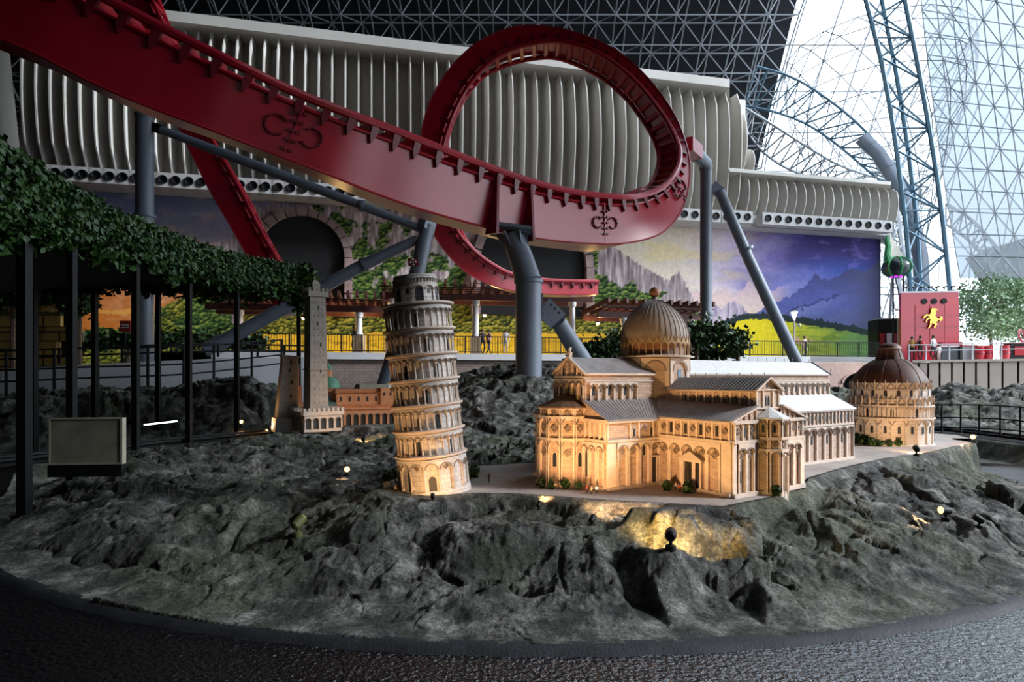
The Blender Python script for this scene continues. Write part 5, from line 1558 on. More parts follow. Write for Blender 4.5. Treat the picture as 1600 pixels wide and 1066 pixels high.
gal = mb.obj('gallery_arches', M['gold_stone'], dome); flush_rings(dome, 'gold_stone')
gab = MB()
w_ = 0.036; gab.add([(-w_, -0.01, 0), (w_, -0.01, 0), (0, -0.01, 0.062), (-w_, 0.004, 0), (w_, 0.004, 0), (0, 0.004, 0.062)], [(0, 1, 2), (5, 4, 3), (0, 2, 5, 3), (1, 4, 5, 2)])
gab.add([(-w_ * .5, -0.012, 0.01), (w_ * .5, -0.012, 0.01), (0, -0.012, 0.038)], [(0, 1, 2)])
gab_me = gab.mesh('gablet', M['gold_stone'])
pin_me = MB().lathe([(0.008, 0), (0.008, 0.05), (0.0, 0.075)], 5).mesh('pinnacle', M['gold_stone'])
for k in range(NCOL):
    q = 2 * math.pi * k / NCOL
    link('gablet', gab_me, dome, Matrix.Translation((RG * math.cos(q), RG * math.sin(q), 1.49)) @ Matrix.Rotation(q + math.pi / 2, 4, 'Z'))
    q = 2 * math.pi * (k + 0.5) / NCOL
    link('pinnacle', pin_me, dome, Matrix.Translation((RG * math.cos(q), RG * math.sin(q), 1.488)))
dp = [(0.375, 1.50), (0.385, 1.56), (0.378, 1.63), (0.352, 1.71), (0.31, 1.79), (0.25, 1.865), (0.175, 1.93), (0.10, 1.975), (0.045, 1.995), (0.03, 2.005), (0.03, 2.03), (0.0, 2.03)]
mb = MB(); mb.lathe([tuple(p) for p in catmull(dp[:9], 22)] + dp[9:], 48); mb.obj('dome_shell', M['dome_lead'], dome, smooth=True)
mb = MB(); pr = catmull(dp[:9], 14)
for k in range(40):
    q = 2 * math.pi * k / 40
    mb.pipe([((r + 0.002) * math.cos(q), (r + 0.002) * math.sin(q), z) for r, z in pr], 0.0045, 4, caps=False)
o = mb.obj('dome_seams', M['lead_roof'], dome); o['kind'] = 'stuff'
MB().sphere((0, 0, 2.085), 0.062, 18, 12).obj('ball', M['copper'], dome, smooth=True)
mb = MB(); mb.tube((0, 0, 2.14), (0, 0, 2.30), 0.004, n=5); mb.tube((-0.04, 0, 2.25), (0.04, 0, 2.25), 0.004, n=5); mb.obj('cross', M['lead_roof'], dome)

# ---- leaning tower
TS = M['tower_stone']
TB = P(679, 766, 6.16); TB.z = 0.5
tow = thing('leaning_tower', 'miniature leaning round tower with tiers of white arcades, left of the cathedral', 'model building', TB)
tow.rotation_euler = (R(0.6), R(-5.3), R(0))
mb = MB(); mb.lathe([(0.36, -0.08), (0.36, 0.02), (0.345, 0.03), (0.325, 0.03), (0.325, 0.335)], 48); base = mb.obj('base_storey', TS, tow, smooth=True)
mb = MB(); rb = 0.326; fb = cyl_map(rb); arcade(mb, fb, 2 * math.pi * rb, 0.03, 0.235, 0.325, 15, 0.035, 0.014, seg=9)
_o = mb.obj('blind_arcade', TS, base); _o['kind'] = 'stuff'; flush_rings(base)
capm = MB(); capm.lathe([(0.013, 0), (0.013, 0.012), (0.009, 0.018), (0.009, 0.19), (0.015, 0.205)], 7); cap_me = capm.mesh('half_column', M['marble_cream'], True)
for k in range(15):
    q = 2 * math.pi * k / 15; link('half_column', cap_me, base, Matrix.Translation(((rb + 0.016) * math.cos(q), (rb + 0.016) * math.sin(q), 0.03)))
qd = -math.pi / 2
fq = cyl_map(rb)
def cyl_place(me, name, parent, rad, q, z, w, h):
    n3 = Vector((math.cos(q), math.sin(q), 0)); t3 = Vector((-n3.y, n3.x, 0))
    return link(name, me, parent, frame_mat(n3 * rad + Vector((0, 0, z)), t3 * w, -n3, Vector((0, 0, h))))
dq = qd + 0.14
for k in range(15):
    pass
x = cyl_place(win_arch_me, 'doorway', base, rb + 0.004, 2 * math.pi * 11.5 / 15, 0.02, 0.075, 0.15)
x.data = win_arch_me.copy(); x.data.materials[0] = M['door_dark']; link('window_frame', win_frame_me, x)
for k in range(15):
    if k % 2 == 0: cyl_place(diamond_me, 'diamond_inlay', base, rb + 0.003, 2 * math.pi * (k + 0.5) / 15, 0.25, 0.05, 0.05)
NG = 30; GH = 0.2435; RD = 0.272; RC = 0.318
tcol = MB().lathe([(0.013, 0), (0.013, 0.010), (0.0085, 0.018), (0.0075, 0.125), (0.0135, 0.142), (0.0135, 0.150)], 7).mesh('colonnette', M['marble_cream'], True)
for g in range(6):
    z0 = 0.335 + GH * g
    gal = link('gallery', None, tow); gal.location = (0, 0, z0)
    mb = MB(); mb.lathe([(0.335, -0.004), (0.358, 0.010), (0.358, 0.024), (0.325, 0.030), (RD, 0.030)], 48); mb.obj('cornice', M['marble_cream'], gal, smooth=True)
    mb = MB(); mb.lathe([(RD, 0.0), (RD, GH + 0.01)], 48); mb.obj('inner_drum', TS, gal, smooth=True)
    mb = MB(); ra = RC - 0.012; f = cyl_map(ra); arcade(mb, f, 2 * math.pi * ra, 0.178, 0.178, 0.235, NG, 0.014, 0.024, seg=6, jamb=False)
    mb.lathe([(RC + 0.012, 0.235), (RD, 0.235)], 48)
    _o = mb.obj('arch_ring', TS, gal); _o['kind'] = 'stuff'; flush_rings(gal)
    for k in range(NG):
        q = 2 * math.pi * k / NG
        link('colonnette', tcol, gal, Matrix.Translation((RC * math.cos(q), RC * math.sin(q), 0.030)))
    for k in range(2):
        q = -math.pi / 2 + [(-0.3, .9), (0.5, 1.9), (0.12, -.9), (-0.5, .6), (0.35, 1.4), (0.08, 2.2)][g][k]
        cyl_place(win_rect_me, 'doorway', gal, RD + 0.002, q, 0.03, 0.045, 0.13)
zt = 0.335 + GH * 6
mb = MB(); mb.lathe([(0.34, 0), (0.362, 0.010), (0.362, 0.024), (0.33, 0.030), (0.0, 0.030)], 48); mb.obj('top_cornice', M['marble_cream'], tow, smooth=True)
tow.children[-1].location = (0, 0, zt)
bel = link('belfry', None, tow); bel.location = (0, 0, zt + 0.03)
mb = MB(); mb.lathe([(0.205, 0), (0.205, 0.255), (0.212, 0.26), (0.212, 0.275), (0.19, 0.275), (0.19, 0.24), (0.0, 0.24)], 40); mb.obj('drum', TS, bel, smooth=True)
mb = MB(); f = cyl_map(0.206); arcade(mb, f, 2 * math.pi * 0.206, 0.0, 0.12, 0.185, 12, 0.026, 0.014, seg=8); f = cyl_map(0.206)
arcade(mb, f, 2 * math.pi * 0.206, 0.2, 0.225, 0.25, 40, 0.008, 0.012, seg=5); _o = mb.obj('blind_arcade', TS, bel); _o['kind'] = 'stuff'; flush_rings(bel)
for k in range(12):
    q = 2 * math.pi * (k + 0.5) / 12
    if k % 2: cyl_place(win_arch_me, 'bell_opening', bel, 0.208, q, 0.01, 0.07, 0.14)
    else: cyl_place(win_arch_me, 'bell_opening', bel, 0.208, q, 0.09, 0.03, 0.05)
mb = MB()
for k in range(60):
    q = 2 * math.pi * k / 60; mb.tube((0.345 * math.cos(q), 0.345 * math.sin(q), 0), (0.345 * math.cos(q), 0.345 * math.sin(q), 0.035), 0.0015, n=3)
for k in range(60):
    q, q2 = 2 * math.pi * k / 60, 2 * math.pi * (k + 1) / 60
    mb.tube((0.345 * math.cos(q), 0.345 * math.sin(q), 0.035), (0.345 * math.cos(q2), 0.345 * math.sin(q2), 0.035), 0.0015, n=3)
o = mb.obj('top_railing', M['black_metal'], bel); o['kind'] = 'stuff'
MB().lathe([(0.004, 0.24), (0.003, 0.50), (0, 0.505)], 6).obj('flag_pole', M['black_metal'], bel)
fl = MB(); fl.hexa([(-0.052, -0.002, 0.39), (0.05, -0.002, 0.385), (0.05, 0.002, 0.385), (-0.052, 0.002, 0.39), (-0.05, -0.002, 0.465), (0.052, -0.002, 0.46), (0.052, 0.002, 0.46), (-0.05, 0.002, 0.465)])
flag = fl.obj('flag', M['flag_red'], bel)
mb = MB(); mb.box(-0.003, 0.003, -0.006, -0.003, 0.398, 0.452); mb.box(-0.026, 0.026, -0.006, -0.003, 0.422, 0.428)
for dx, dz in ((0, .026), (0, -.026), (.026, 0), (-.026, 0)):
    for s in (-1, 1):
        ox, oz = (s * 0.008, 0) if dx == 0 else (0, s * 0.008)
        mb.sphere((dx + ox, -0.0045, 0.425 + dz + oz), 0.0045, 6, 4)
    mb.sphere((dx * 1.2, -0.0045, 0.425 + dz * 1.2), 0.0045, 6, 4)
mb.obj('flag_cross', M['white_plain'], flag)

# ---- round baptistery
BB = P(1390, 692, 10.46); BB.z = 0.5
bap = thing('miniature_baptistery', 'round miniature baptistery with brown ribbed dome at the right end of the plaza', 'model building', BB, R(8))
BS = TS
mb = MB(); mb.lathe([(0.635, -0.05), (0.635, 0.02), (0.605, 0.03), (0.605, 0.43)], 60); lo = mb.obj('lower_storey', BS, bap, smooth=True)
mb = MB(); f = cyl_map(0.606); arcade(mb, f, 2 * math.pi * 0.606, 0.03, 0.33, 0.42, 20, 0.03, 0.016, seg=9); _o = mb.obj('blind_arcade', BS, lo); _o['kind'] = 'stuff'; flush_rings(lo)
mb = MB(); mb.lathe([(0.62, 0.418), (0.645, 0.43), (0.645, 0.448), (0.60, 0.455)], 60); mb.obj('cornice', M['marble_cream'], lo, smooth=True)
for k in range(20):
    q = 2 * math.pi * (k + 0.5) / 20
    cyl_place(win_arch_me, 'window', lo, 0.609, q, 0.20, 0.04, 0.12)
x = cyl_place(win_rect_me, 'door', lo, 0.611, R(-118), 0.03, 0.075, 0.12); x.data = win_rect_me.copy(); x.data.materials[0] = M['door_dark']
mid = link('middle_storey', None, bap); mid.location = (0, 0, 0.45)
mb = MB(); mb.lathe([(0.585, 0), (0.585, 0.30)], 60); mb.obj('drum', BS, mid, smooth=True)
mb = MB(); f = cyl_map(0.615); arcade(mb, f, 2 * math.pi * 0.615, 0.15, 0.15, 0.20, 60, 0.012, 0.016, seg=5, jamb=False); mb.lathe([(0.632, 0.2), (0.585, 0.2)], 60); _o = mb.obj('arch_ring', BS, mid); _o['kind'] = 'stuff'; flush_rings(mid)
bcol = MB().lathe([(0.011, 0), (0.007, 0.012), (0.0065, 0.125), (0.012, 0.14), (0.012, 0.15)], 6).mesh('colonnette', M['marble_cream'], True)
for k in range(60):
    q = 2 * math.pi * k / 60; link('colonnette', bcol, mid, Matrix.Translation((0.622 * math.cos(q), 0.622 * math.sin(q), 0)))
bg_ = MB(); w_ = 0.062
bg_.add([(-w_, -0.008, 0), (w_, -0.008, 0), (0, -0.008, 0.14), (-w_ + .014, -0.008, 0.01), (w_ - .014, -0.008, 0.01), (0, -0.008, 0.112), (-w_, 0.01, 0), (w_, 0.01, 0), (0, 0.01, 0.14)],
        [(0, 3, 5, 2), (1, 2, 5, 4), (0, 1, 4, 3), (0, 2, 8, 6), (1, 7, 8, 2)])
bg_me = bg_.mesh('gablet', M['marble_grey'])
bp_me = MB().lathe([(0.012, 0), (0.012, 0.09), (0.016, 0.10), (0.0, 0.17)], 5).mesh('pinnacle', M['marble_cream'])
for k in range(30):
    q = 2 * math.pi * (k + 0.5) / 30; n3 = Vector((math.cos(q), math.sin(q), 0))
    link('gablet', bg_me, mid, frame_mat(n3 * 0.618 + Vector((0, 0, 0.2)), Vector((-n3.y, n3.x, 0)), -n3, Vector((0, 0, 1))))
    q = 2 * math.pi * k / 30; link('pinnacle', bp_me, mid, Matrix.Translation((0.625 * math.cos(q), 0.625 * math.sin(q), 0.2)))
for k in range(10):
    q = 2 * math.pi * (k + 0.5) / 10; cyl_place(win_arch_me, 'window', mid, 0.588, q, 0.02, 0.05, 0.13)
upr = link('upper_storey', None, bap); upr.location = (0, 0, 0.75)
mb = MB(); mb.lathe([(0.60, -0.01), (0.60, 0.01), (0.575, 0.015), (0.575, 0.25), (0.59, 0.26), (0.57, 0.262)], 60); mb.obj('drum', BS, upr, smooth=True)
for k in range(20):
    q = 2 * math.pi * (k + 0.5) / 20
    w2 = cyl_place(win_arch_me, 'window', upr, 0.577, q, 0.045, 0.05, 0.10); link('window_frame', win_frame_me, w2)
for k in range(24):
    q = 2 * math.pi * (k + 0.5) / 24; n3 = Vector((math.cos(q), math.sin(q), 0))
    link('gablet', bg_me, upr, frame_mat(n3 * 0.585 + Vector((0, 0, 0.155)), Vector((-n3.y, n3.x, 0)) * 1.1, -n3, Vector((0, 0, 0.8))))
    q = 2 * math.pi * k / 24; link('pinnacle', bp_me, upr, Matrix.Translation((0.59 * math.cos(q), 0.59 * math.sin(q), 0.15)))
rp = [(0.575, 1.01), (0.55, 1.08), (0.49, 1.19), (0.39, 1.30), (0.29, 1.37), (0.215, 1.405), (0.20, 1.45), (0.165, 1.58), (0.165, 1.60), (0.15, 1.635), (0.10, 1.67), (0.0, 1.685)]
mb = MB(); mb.lathe(rp, 48); rf = mb.obj('dome_roof', M['bapt_roof'], bap, smooth=True)
for k in range(12):
    q = 2 * math.pi * (k + 0.3) / 12; mb = MB(); mb.pipe([((r + 0.003) * math.cos(q), (r + 0.003) * math.sin(q), z) for r, z in rp[:8]], 0.005, 4, caps=False); mb.obj('seam', M['bapt_seam'], rf)
mb = MB(); mb.lathe([(0.17, 1.575), (0.178, 1.585), (0.17, 1.60)], 32); mb.obj('neck_ring', M['bapt_seam'], rf, smooth=True)

# ---- two towers and arcaded palace at the left
def sq_tower(name, label, px, pyb, d, w0, w1, h, tilt, rz, cren):
    b = P(px, pyb, d)
    th = thing(name, label, 'model building', b, rz); th.rotation_euler = (0, tilt, rz)
    mb = MB(); mb.hexa([(-w0, -w0, -0.1), (w0, -w0, -0.1), (w0, w0, -0.1), (-w0, w0, -0.1), (-w1, -w1, h), (w1, -w1, h), (w1, w1, h), (-w1, w1, h)])
    th_ = mb.obj('shaft', M['tower_brick'], th)
    me_ = win_rect_me
    for k in range(int(h / 0.14)):
        for sgn in (-1, 1):
            z = 0.25 + 0.14 * k
            if z > h - 0.1: continue
            w = w0 + (w1 - w0) * z / h
            for s in (-0.5, 0.0, 0.5):
                o = link('putlog_hole', me_, th_, Matrix.Translation((s * w, -w - 0.001, z)) @ Matrix.Diagonal((0.014, 1, 0.018, 1)))
                o = link('putlog_hole', me_, th_, Matrix.Rotation(math.pi / 2, 4, 'Z') @ Matrix.Translation((s * w, -w - 0.001, z)) @ Matrix.Diagonal((0.014, 1, 0.018, 1)))
            break
    for k, (s, z) in enumerate(((0.2, 0.42), (-0.1, 0.78), (0.25, 0.62), (0.05, 0.9))):
        z *= h; w = w0 + (w1 - w0) * z / h
        link('window', win_arch_me, th_, Matrix.Translation((s * w, -w - 0.002, z)) @ Matrix.Diagonal((0.035, 1, 0.09, 1)))
        link('window', win_arch_me, th_, Matrix.Rotation(math.pi / 2, 4, 'Z') @ Matrix.Translation((-s * w, -w - 0.002, z)) @ Matrix.Diagonal((0.035, 1, 0.09, 1)))
    return th
asi = sq_tower('tall_brick_tower', 'tall slender miniature brick tower with crenellated top and turret', 494, 668, 13.2, 0.205, 0.165, 2.76, R(-0.5), R(38), True)
mb = MB(); mb.box(-0.215, 0.215, -0.215, 0.215, 2.76, 2.87); mb.obj('crown', M['tower_brick'], asi)
for k in range(5):
    for s in (-1, 1):
        x = -0.19 + 0.095 * k
        MB().box(x - 0.028, x + 0.028, s * 0.20 - 0.018, s * 0.20 + 0.018, 2.87, 2.94).obj('merlon', M['tower_brick'], asi)
        MB().box(s * 0.20 - 0.018, s * 0.20 + 0.018, x - 0.028, x + 0.028, 2.87, 2.94).obj('merlon', M['tower_brick'], asi)
mb = MB(); mb.box(-0.08, 0.08, -0.08, 0.08, 2.86, 3.05); mb.hexa([(-.085, -.085, 3.05), (.085, -.085, 3.05), (.085, .085, 3.05), (-.085, .085, 3.05), (-.03, -.03, 3.13), (.03, -.03, 3.13), (.03, .03, 3.13), (-.03, .03, 3.13)]); mb.tube((0, 0, 3.1), (0, 0, 3.22), 0.012, 0.002, 6); mb.obj('turret', M['tower_brick'], asi)
mb = MB(); mb.box(-0.208, 0.208, -0.208, 0.208, 1.22, 1.25)
mb.obj('string_course', M['tower_brick'], asi)
mb = MB(); mb.box(-0.40, 0.40, -0.40, 0.40, -0.06, 0.38)
bs = mb.obj('base_block', M['marble_cream'], asi)
mb = MB()
for rz_ in range(4):
    f = wall_map((-0.4, -0.4), (0.4, -0.4)); m_ = Matrix.Rotation(rz_ * math.pi / 2, 3, 'Z')
    g = lambda s, z, o=0.0, f=f, m_=m_: m_ @ f(s, z, o)
    arcade(mb, g, 0.8, 0.0, 0.17, 0.27, 5, 0.05, 0.03, seg=7); band(mb, g, 0.86, 0.28, 0.36, 0.05, s0=-0.03)
_o = mb.obj('arcade', M['marble_cream'], bs); _o['kind'] = 'stuff'; flush_rings(bs)
for rz_ in range(4):
    for k in range(5):
        link('dark_infill', win_arch_me, bs, Matrix.Rotation(rz_ * math.pi / 2, 4, 'Z') @ Matrix.Translation((-0.4 + 0.16 * (k + 0.5), -0.402, 0.0)) @ Matrix.Diagonal((0.105, 1, 0.22, 1)))
    for k in range(9):
        x = -0.4 + 0.1 * k
        p = Matrix.Rotation(rz_ * math.pi / 2, 4, 'Z') @ Matrix.Translation((x, -0.43, 0.36))
        if rz_ == 0 and k == 0: mer = MB().box(-0.025, 0.025, -0.02, 0.02, 0, 0.07).mesh('merlon', M['marble_cream'])
        link('merlon', mer, bs, p)
gar = sq_tower('short_brick_tower', 'short leaning miniature brick tower left of the tall one', 446, 668, 13.3, 0.215, 0.155, 1.50, R(3.2), R(30), False)
MB().box(-0.18, 0.18, -0.18, 0.18, 1.50, 1.54).obj('coping', M['tower_brick'], gar)
MB().box(-0.245, 0.245, -0.245, 0.245, -0.1, 0.2).obj('plinth', M['ledge_white'], gar)

pal = thing('arcaded_palace', 'orange miniature arcaded palace row between the tall tower and leaning tower', 'model building', P(505, 666, 13.9), R(24))
def blk(name, x0, x1, y0, y1, z0, z1, mat, parent=pal): return MB().box(x0, x1, y0, y1, z0, z1).obj(name, mat, parent)
lowb = blk('arcade_block', -0.35, 1.62, 0, 0.7, -0.25, 0.46, M['brick_orange'])
f = wall_map((-0.35, 0), (1.62, 0)); mb = MB(); arcade(mb, f, f.L, -0.1, 0.2, 0.34, 12, 0.05, 0.035, seg=7); band(mb, f, f.L, 0.36, 0.40, 0.05); _o = mb.obj('arcade', M['brick_pale'], lowb); _o['kind'] = 'stuff'; flush_rings(lowb)
for k in range(12): place(win_arch_me, 'dark_infill', lowb, f, f.L / 12 * (k + 0.5), -0.1, 0.115, 0.40, 0.003)
upb = blk('upper_block', 0.30, 1.30, 0.10, 0.6, 0.46, 0.74, M['brick_pale'])
f = wall_map((0.30, 0.10), (1.30, 0.10))
for k in range(5): place(win_rect_me, 'window', upb, f, 0.1 + 0.2 * k, 0.54, 0.05, 0.11, 0.002)
mb = MB(); mb.hexa([(0.26, 0.06, 0.74), (1.34, 0.06, 0.74), (1.34, 0.66, 0.74), (0.26, 0.66, 0.74), (0.32, 0.25, 0.82), (1.28, 0.25, 0.82), (1.28, 0.45, 0.82), (0.32, 0.45, 0.82)]); mb.obj('roof', M['brick_orange'], pal)
upb2 = blk('end_tower_block', 1.30, 1.62, 0.05, 0.6, 0.46, 0.84, M['brick_pale']); f = wall_map((1.30, 0.05), (1.62, 0.05))
for k in range(2): place(win_rect_me, 'window', upb2, f, 0.08 + 0.15 * k, 0.66, 0.045, 0.08, 0.002)
mb = MB(); mb.hexa([(-0.38, -0.03, 0.46), (0.3, -0.03, 0.46), (0.3, 0.73, 0.46), (-0.38, 0.73, 0.46), (-0.2, 0.2, 0.56), (0.3, 0.2, 0.56), (0.3, 0.5, 0.56), (-0.2, 0.5, 0.56)]); mb.obj('low_roof', M['roof_teal'], pal)
chp = thing('domed_church', 'small orange miniature church with green dome behind the tall brick tower', 'model building', P(513, 640, 14.6), R(20))
MB().prism([(0.24 * math.cos(R(22.5 + 45 * k)), 0.24 * math.sin(R(22.5 + 45 * k))) for k in range(8)], -0.5, 0.52).obj('drum', M['brick_pale'], chp)
for k in range(8):
    q = R(45 * k); n3 = Vector((math.cos(q), math.sin(q), 0))
    o = link('window', win_rect_me.copy(), chp, frame_mat(n3 * 0.223 + Vector((0, 0, 0.2)), Vector((-n3.y, n3.x, 0)) * 0.08, -n3, Vector((0, 0, 0.16)))); o.data.materials[0] = M['win_blue']
mb = MB(); mb.lathe([(0.27, 0.5), (0.27, 0.54), (0.25, 0.62), (0.19, 0.71), (0.10, 0.77), (0.07, 0.78)], 24); mb.obj('dome_shell', M['dome_green'], chp, smooth=True)
mb = MB(); mb.lathe([(0.085, 0.77), (0.085, 0.93)], 12); mb.obj('lantern', M['brick_pale'], chp); mb = MB(); mb.lathe([(0.105, 0.93), (0.09, 0.98), (0.03, 1.05), (0.0, 1.12)], 12); mb.obj('lantern_cap', M['dome_green'], chp, smooth=True)
gate = thing('gate_house', 'small orange miniature gatehouse between the two brick towers', 'model building', P(463, 668, 13.8), R(24))
MB().box(-0.14, 0.12, 0, 0.3, -0.1, 0.92).obj('body', M['brick_orange'], gate); MB().box(-0.10, 0.06, 0.03, 0.2, 0.92, 1.36).obj('turret', M['brick_pale'], gate)
mb = MB(); mb.hexa([(-.12, .01, 1.36), (.08, .01, 1.36), (.08, .22, 1.36), (-.12, .22, 1.36), (-.03, .1, 1.55), (-.01, .1, 1.55), (-.01, .12, 1.55), (-.03, .12, 1.55)]); mb.obj('roof', M['roof_teal'], gate)
MB().box(-0.2, 0.28, -0.12, 0.05, -0.1, 0.55).obj('wing', M['brick_pale'], gate)
for k in range(3): link('window', win_arch_me, gate, Matrix.Translation((-0.1 + 0.13 * k, -0.122, 0.3)) @ Matrix.Diagonal((0.05, 1, 0.12, 1)))
cube = thing('equipment_box', 'plain grey green box with a white edge behind the orange palace', 'box', P(584, 622, 15.5), R(25))
MB().box(-0.36, 0.36, -0.05, 0.5, -0.4, 0.34).obj('body', M['slab_beige'], cube); MB().box(0.36, 0.46, -0.05, 0.5, -0.4, 0.34).obj('side', M['white_plain'], cube)
# ================================================================== IVY PERGOLA AT LEFT
def leaves(n, sampler, size, mat, name, parent, seed=1):
    r_ = np.random.default_rng(seed)
    pts, nor = sampler(n, r_)
    k = len(pts)
    tdir = r_.normal(size=(k, 3)); tdir -= (tdir * nor).sum(1, keepdims=True) * nor * 0.75
    tdir /= np.linalg.norm(tdir, axis=1, keepdims=True)
    nn = nor + 0.7 * r_.normal(size=(k, 3)); nn /= np.linalg.norm(nn, axis=1, keepdims=True)
    s = np.cross(nn, tdir); s /= np.linalg.norm(s, axis=1, keepdims=True) + 1e-9
    L = size * r_.uniform(0.6, 1.35, (k, 1))
    up = np.cross(tdir, s)
    a = pts; b = pts + tdir * L * 0.45 + s * L * 0.42 + up * L * 0.10; c = pts + tdir * L; d = pts + tdir * L * 0.45 - s * L * 0.42 + up * L * 0.10
    V = np.stack([a, b, c, d], 1).reshape(-1, 3)
    q = np.arange(k)[:, None] * 4 + np.array([0, 1, 2, 3])[None]
    f = np.concatenate([q[:, [0, 1, 2]], q[:, [0, 2, 3]]], 0)
    me = bpy.data.meshes.new(name); me.from_pydata(V.tolist(), [], f.tolist()); me.materials.append(mat)
    o = link(name, me, parent); o['kind'] = 'stuff'
    return o
pg = thing('ivy_pergola', 'long black pergola overgrown with dark green ivy along the left', 'pergola')
# front edge of the canopy (seen column, depth), its top and underside rows
FE = [(-190, 4.7, 170, 300), (-70, 5.3, 205, 322), (0, 5.9, 240, 345), (38, 6.5, 258, 352), (112, 7.9, 297, 372), (212, 9.9, 346, 404), (295, 11.6, 378, 424), (370, 13.4, 400, 442), (430, 14.4, 412, 450), (474, 15.0, 424, 458)]
fe = catmull([(*P(a, b_, d), P(a, c_, d).z) for a, d, b_, c_ in FE], 60)      # x y ztop zbot
RE = [(-600, 9.5), (-300, 10.5), (-120, 11.6), (0, 12.6), (100, 13.4), (200, 14.0), (300, 14.6), (380, 15.2), (440, 15.6), (480, 15.4)]
re_ = catmull([((a - 800) * d / FPX, d) for a, d in RE], 60)
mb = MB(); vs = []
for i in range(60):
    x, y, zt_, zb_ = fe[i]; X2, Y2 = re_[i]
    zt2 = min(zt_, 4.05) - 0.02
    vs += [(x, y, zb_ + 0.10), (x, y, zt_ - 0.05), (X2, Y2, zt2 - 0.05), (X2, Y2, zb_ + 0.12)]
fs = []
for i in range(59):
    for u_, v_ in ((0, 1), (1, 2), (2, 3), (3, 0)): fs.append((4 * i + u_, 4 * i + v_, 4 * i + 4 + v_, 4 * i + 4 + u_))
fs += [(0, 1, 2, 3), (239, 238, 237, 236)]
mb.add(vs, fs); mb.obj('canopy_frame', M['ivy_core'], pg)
def canopy_front(n, r_):
    i = r_.uniform(0, 58.99, n); k = i.astype(int); f = (i - k)[:, None]
    e = fe[k] * (1 - f) + fe[k + 1] * f
    t_ = fe[k + 1] - fe[k]; nx = np.stack([t_[:, 1], -t_[:, 0], 0 * t_[:, 0]], 1); nx /= np.linalg.norm(nx, axis=1, keepdims=True)
    v_ = r_.uniform(0, 1, n)[:, None]
    top = r_.uniform(0, 1, n) < 0.42
    p = np.concatenate([e[:, :2], e[:, 2:3] * (1 - v_) + e[:, 3:4] * v_], 1)
    dep = r_.uniform(0, 1.5, n)[:, None]
    p = np.where(top[:, None], np.concatenate([e[:, :2], e[:, 2:3]], 1) - nx * dep * np.array([1, 1, 0]), p)
    p = p + nx * r_.uniform(-0.05, 0.10, n)[:, None] + r_.normal(size=(n, 3)) * 0.035
    nor = np.where(top[:, None], np.array([[0.2, -0.2, 1.0]]), nx + np.array([[0.0, 0, 0.35]]))
    return p, nor / np.linalg.norm(nor, axis=1, keepdims=True)
leaves(42000, canopy_front, 0.078, M['ivy_leaf'], 'ivy_leaves', pg, 3)
def hanging(path, amp, spread):
    def f(n, r_):
        i = r_.uniform(0, len(path) - 1.01, n); k = i.astype(int); g = (i - k)[:, None]
        p = path[k] * (1 - g) + path[k + 1] * g
        p = p + r_.normal(size=(n, 3)) * np.array([[spread, spread, amp]])
        nor = r_.normal(size=(n, 3)) + np.array([[0, -1.0, 0.4]])
        return p, nor / np.linalg.norm(nor, axis=1, keepdims=True)
    return f
lowp = np.stack([fe[:, 0], fe[:, 1], fe[:, 3] - 0.04 + 0.07 * np.sin(np.arange(60) * 0.8)], 1)
leaves(3600, hanging(lowp, 0.07, 0.05), 0.13, M['ivy_leaf'], 'ivy_fringe', pg, 4)
rear = catmull([tuple(P(a, b_, d)) for a, b_, d in ((-60, 452, 12.6), (60, 446, 13), (120, 450, 13.4), (180, 440, 13.6), (230, 444, 13.6), (262, 446, 13.6), (320, 452, 14.2), (400, 458, 14.8), (468, 446, 15.2))], 40)
leaves(2600, hanging(rear, 0.10, 0.10), 0.15, M['ivy_leaf'], 'ivy_fringe', pg, 5)
mb = MB(); mb.pipe([tuple(p) for p in rear], 0.03, 5); mb.obj('rear_rail', M['black_metal'], pg)
leaves(900, hanging(np.array([tuple(P(474, y, 15.0)) for y in (424, 436, 448, 460, 470, 476)]), 0.12, 0.13), 0.15, M['ivy_leaf'], 'ivy_fringe', pg, 6)
def post(px, pyb, pyt, d, w):
    w *= 0.68
    b, t_ = P(px, pyb, d), P(px, pyt, d)
    g = ground_z(b.x, b.y)
    mb = MB(); mb.box(b.x - w / 2, b.x + w / 2, b.y - w / 2, b.y + w / 2, min(b.z, g) - 0.1, t_.z); p = mb.obj('post', M['black_metal'], pg)
    mb = MB(); mb.box(b.x - w * .8, b.x + w * .8, b.y - w * .8, b.y + w * .8, g - 0.1, g + 0.03); mb.obj('foot_plate', M['black_metal'], p)
for q in ((38, 755, 300, 6.5, 0.145), (112, 722, 350, 7.9, 0.13), (212, 698, 395, 9.9, 0.135), (295, 682, 416, 11.6, 0.13), (370, 664, 436, 13.4, 0.13), (467, 622, 440, 15.2, 0.12),
          (52, 655, 400, 12.2, 0.17), (148, 632, 430, 13.4, 0.14), (247, 637, 440, 13.8, 0.13)): post(*q)

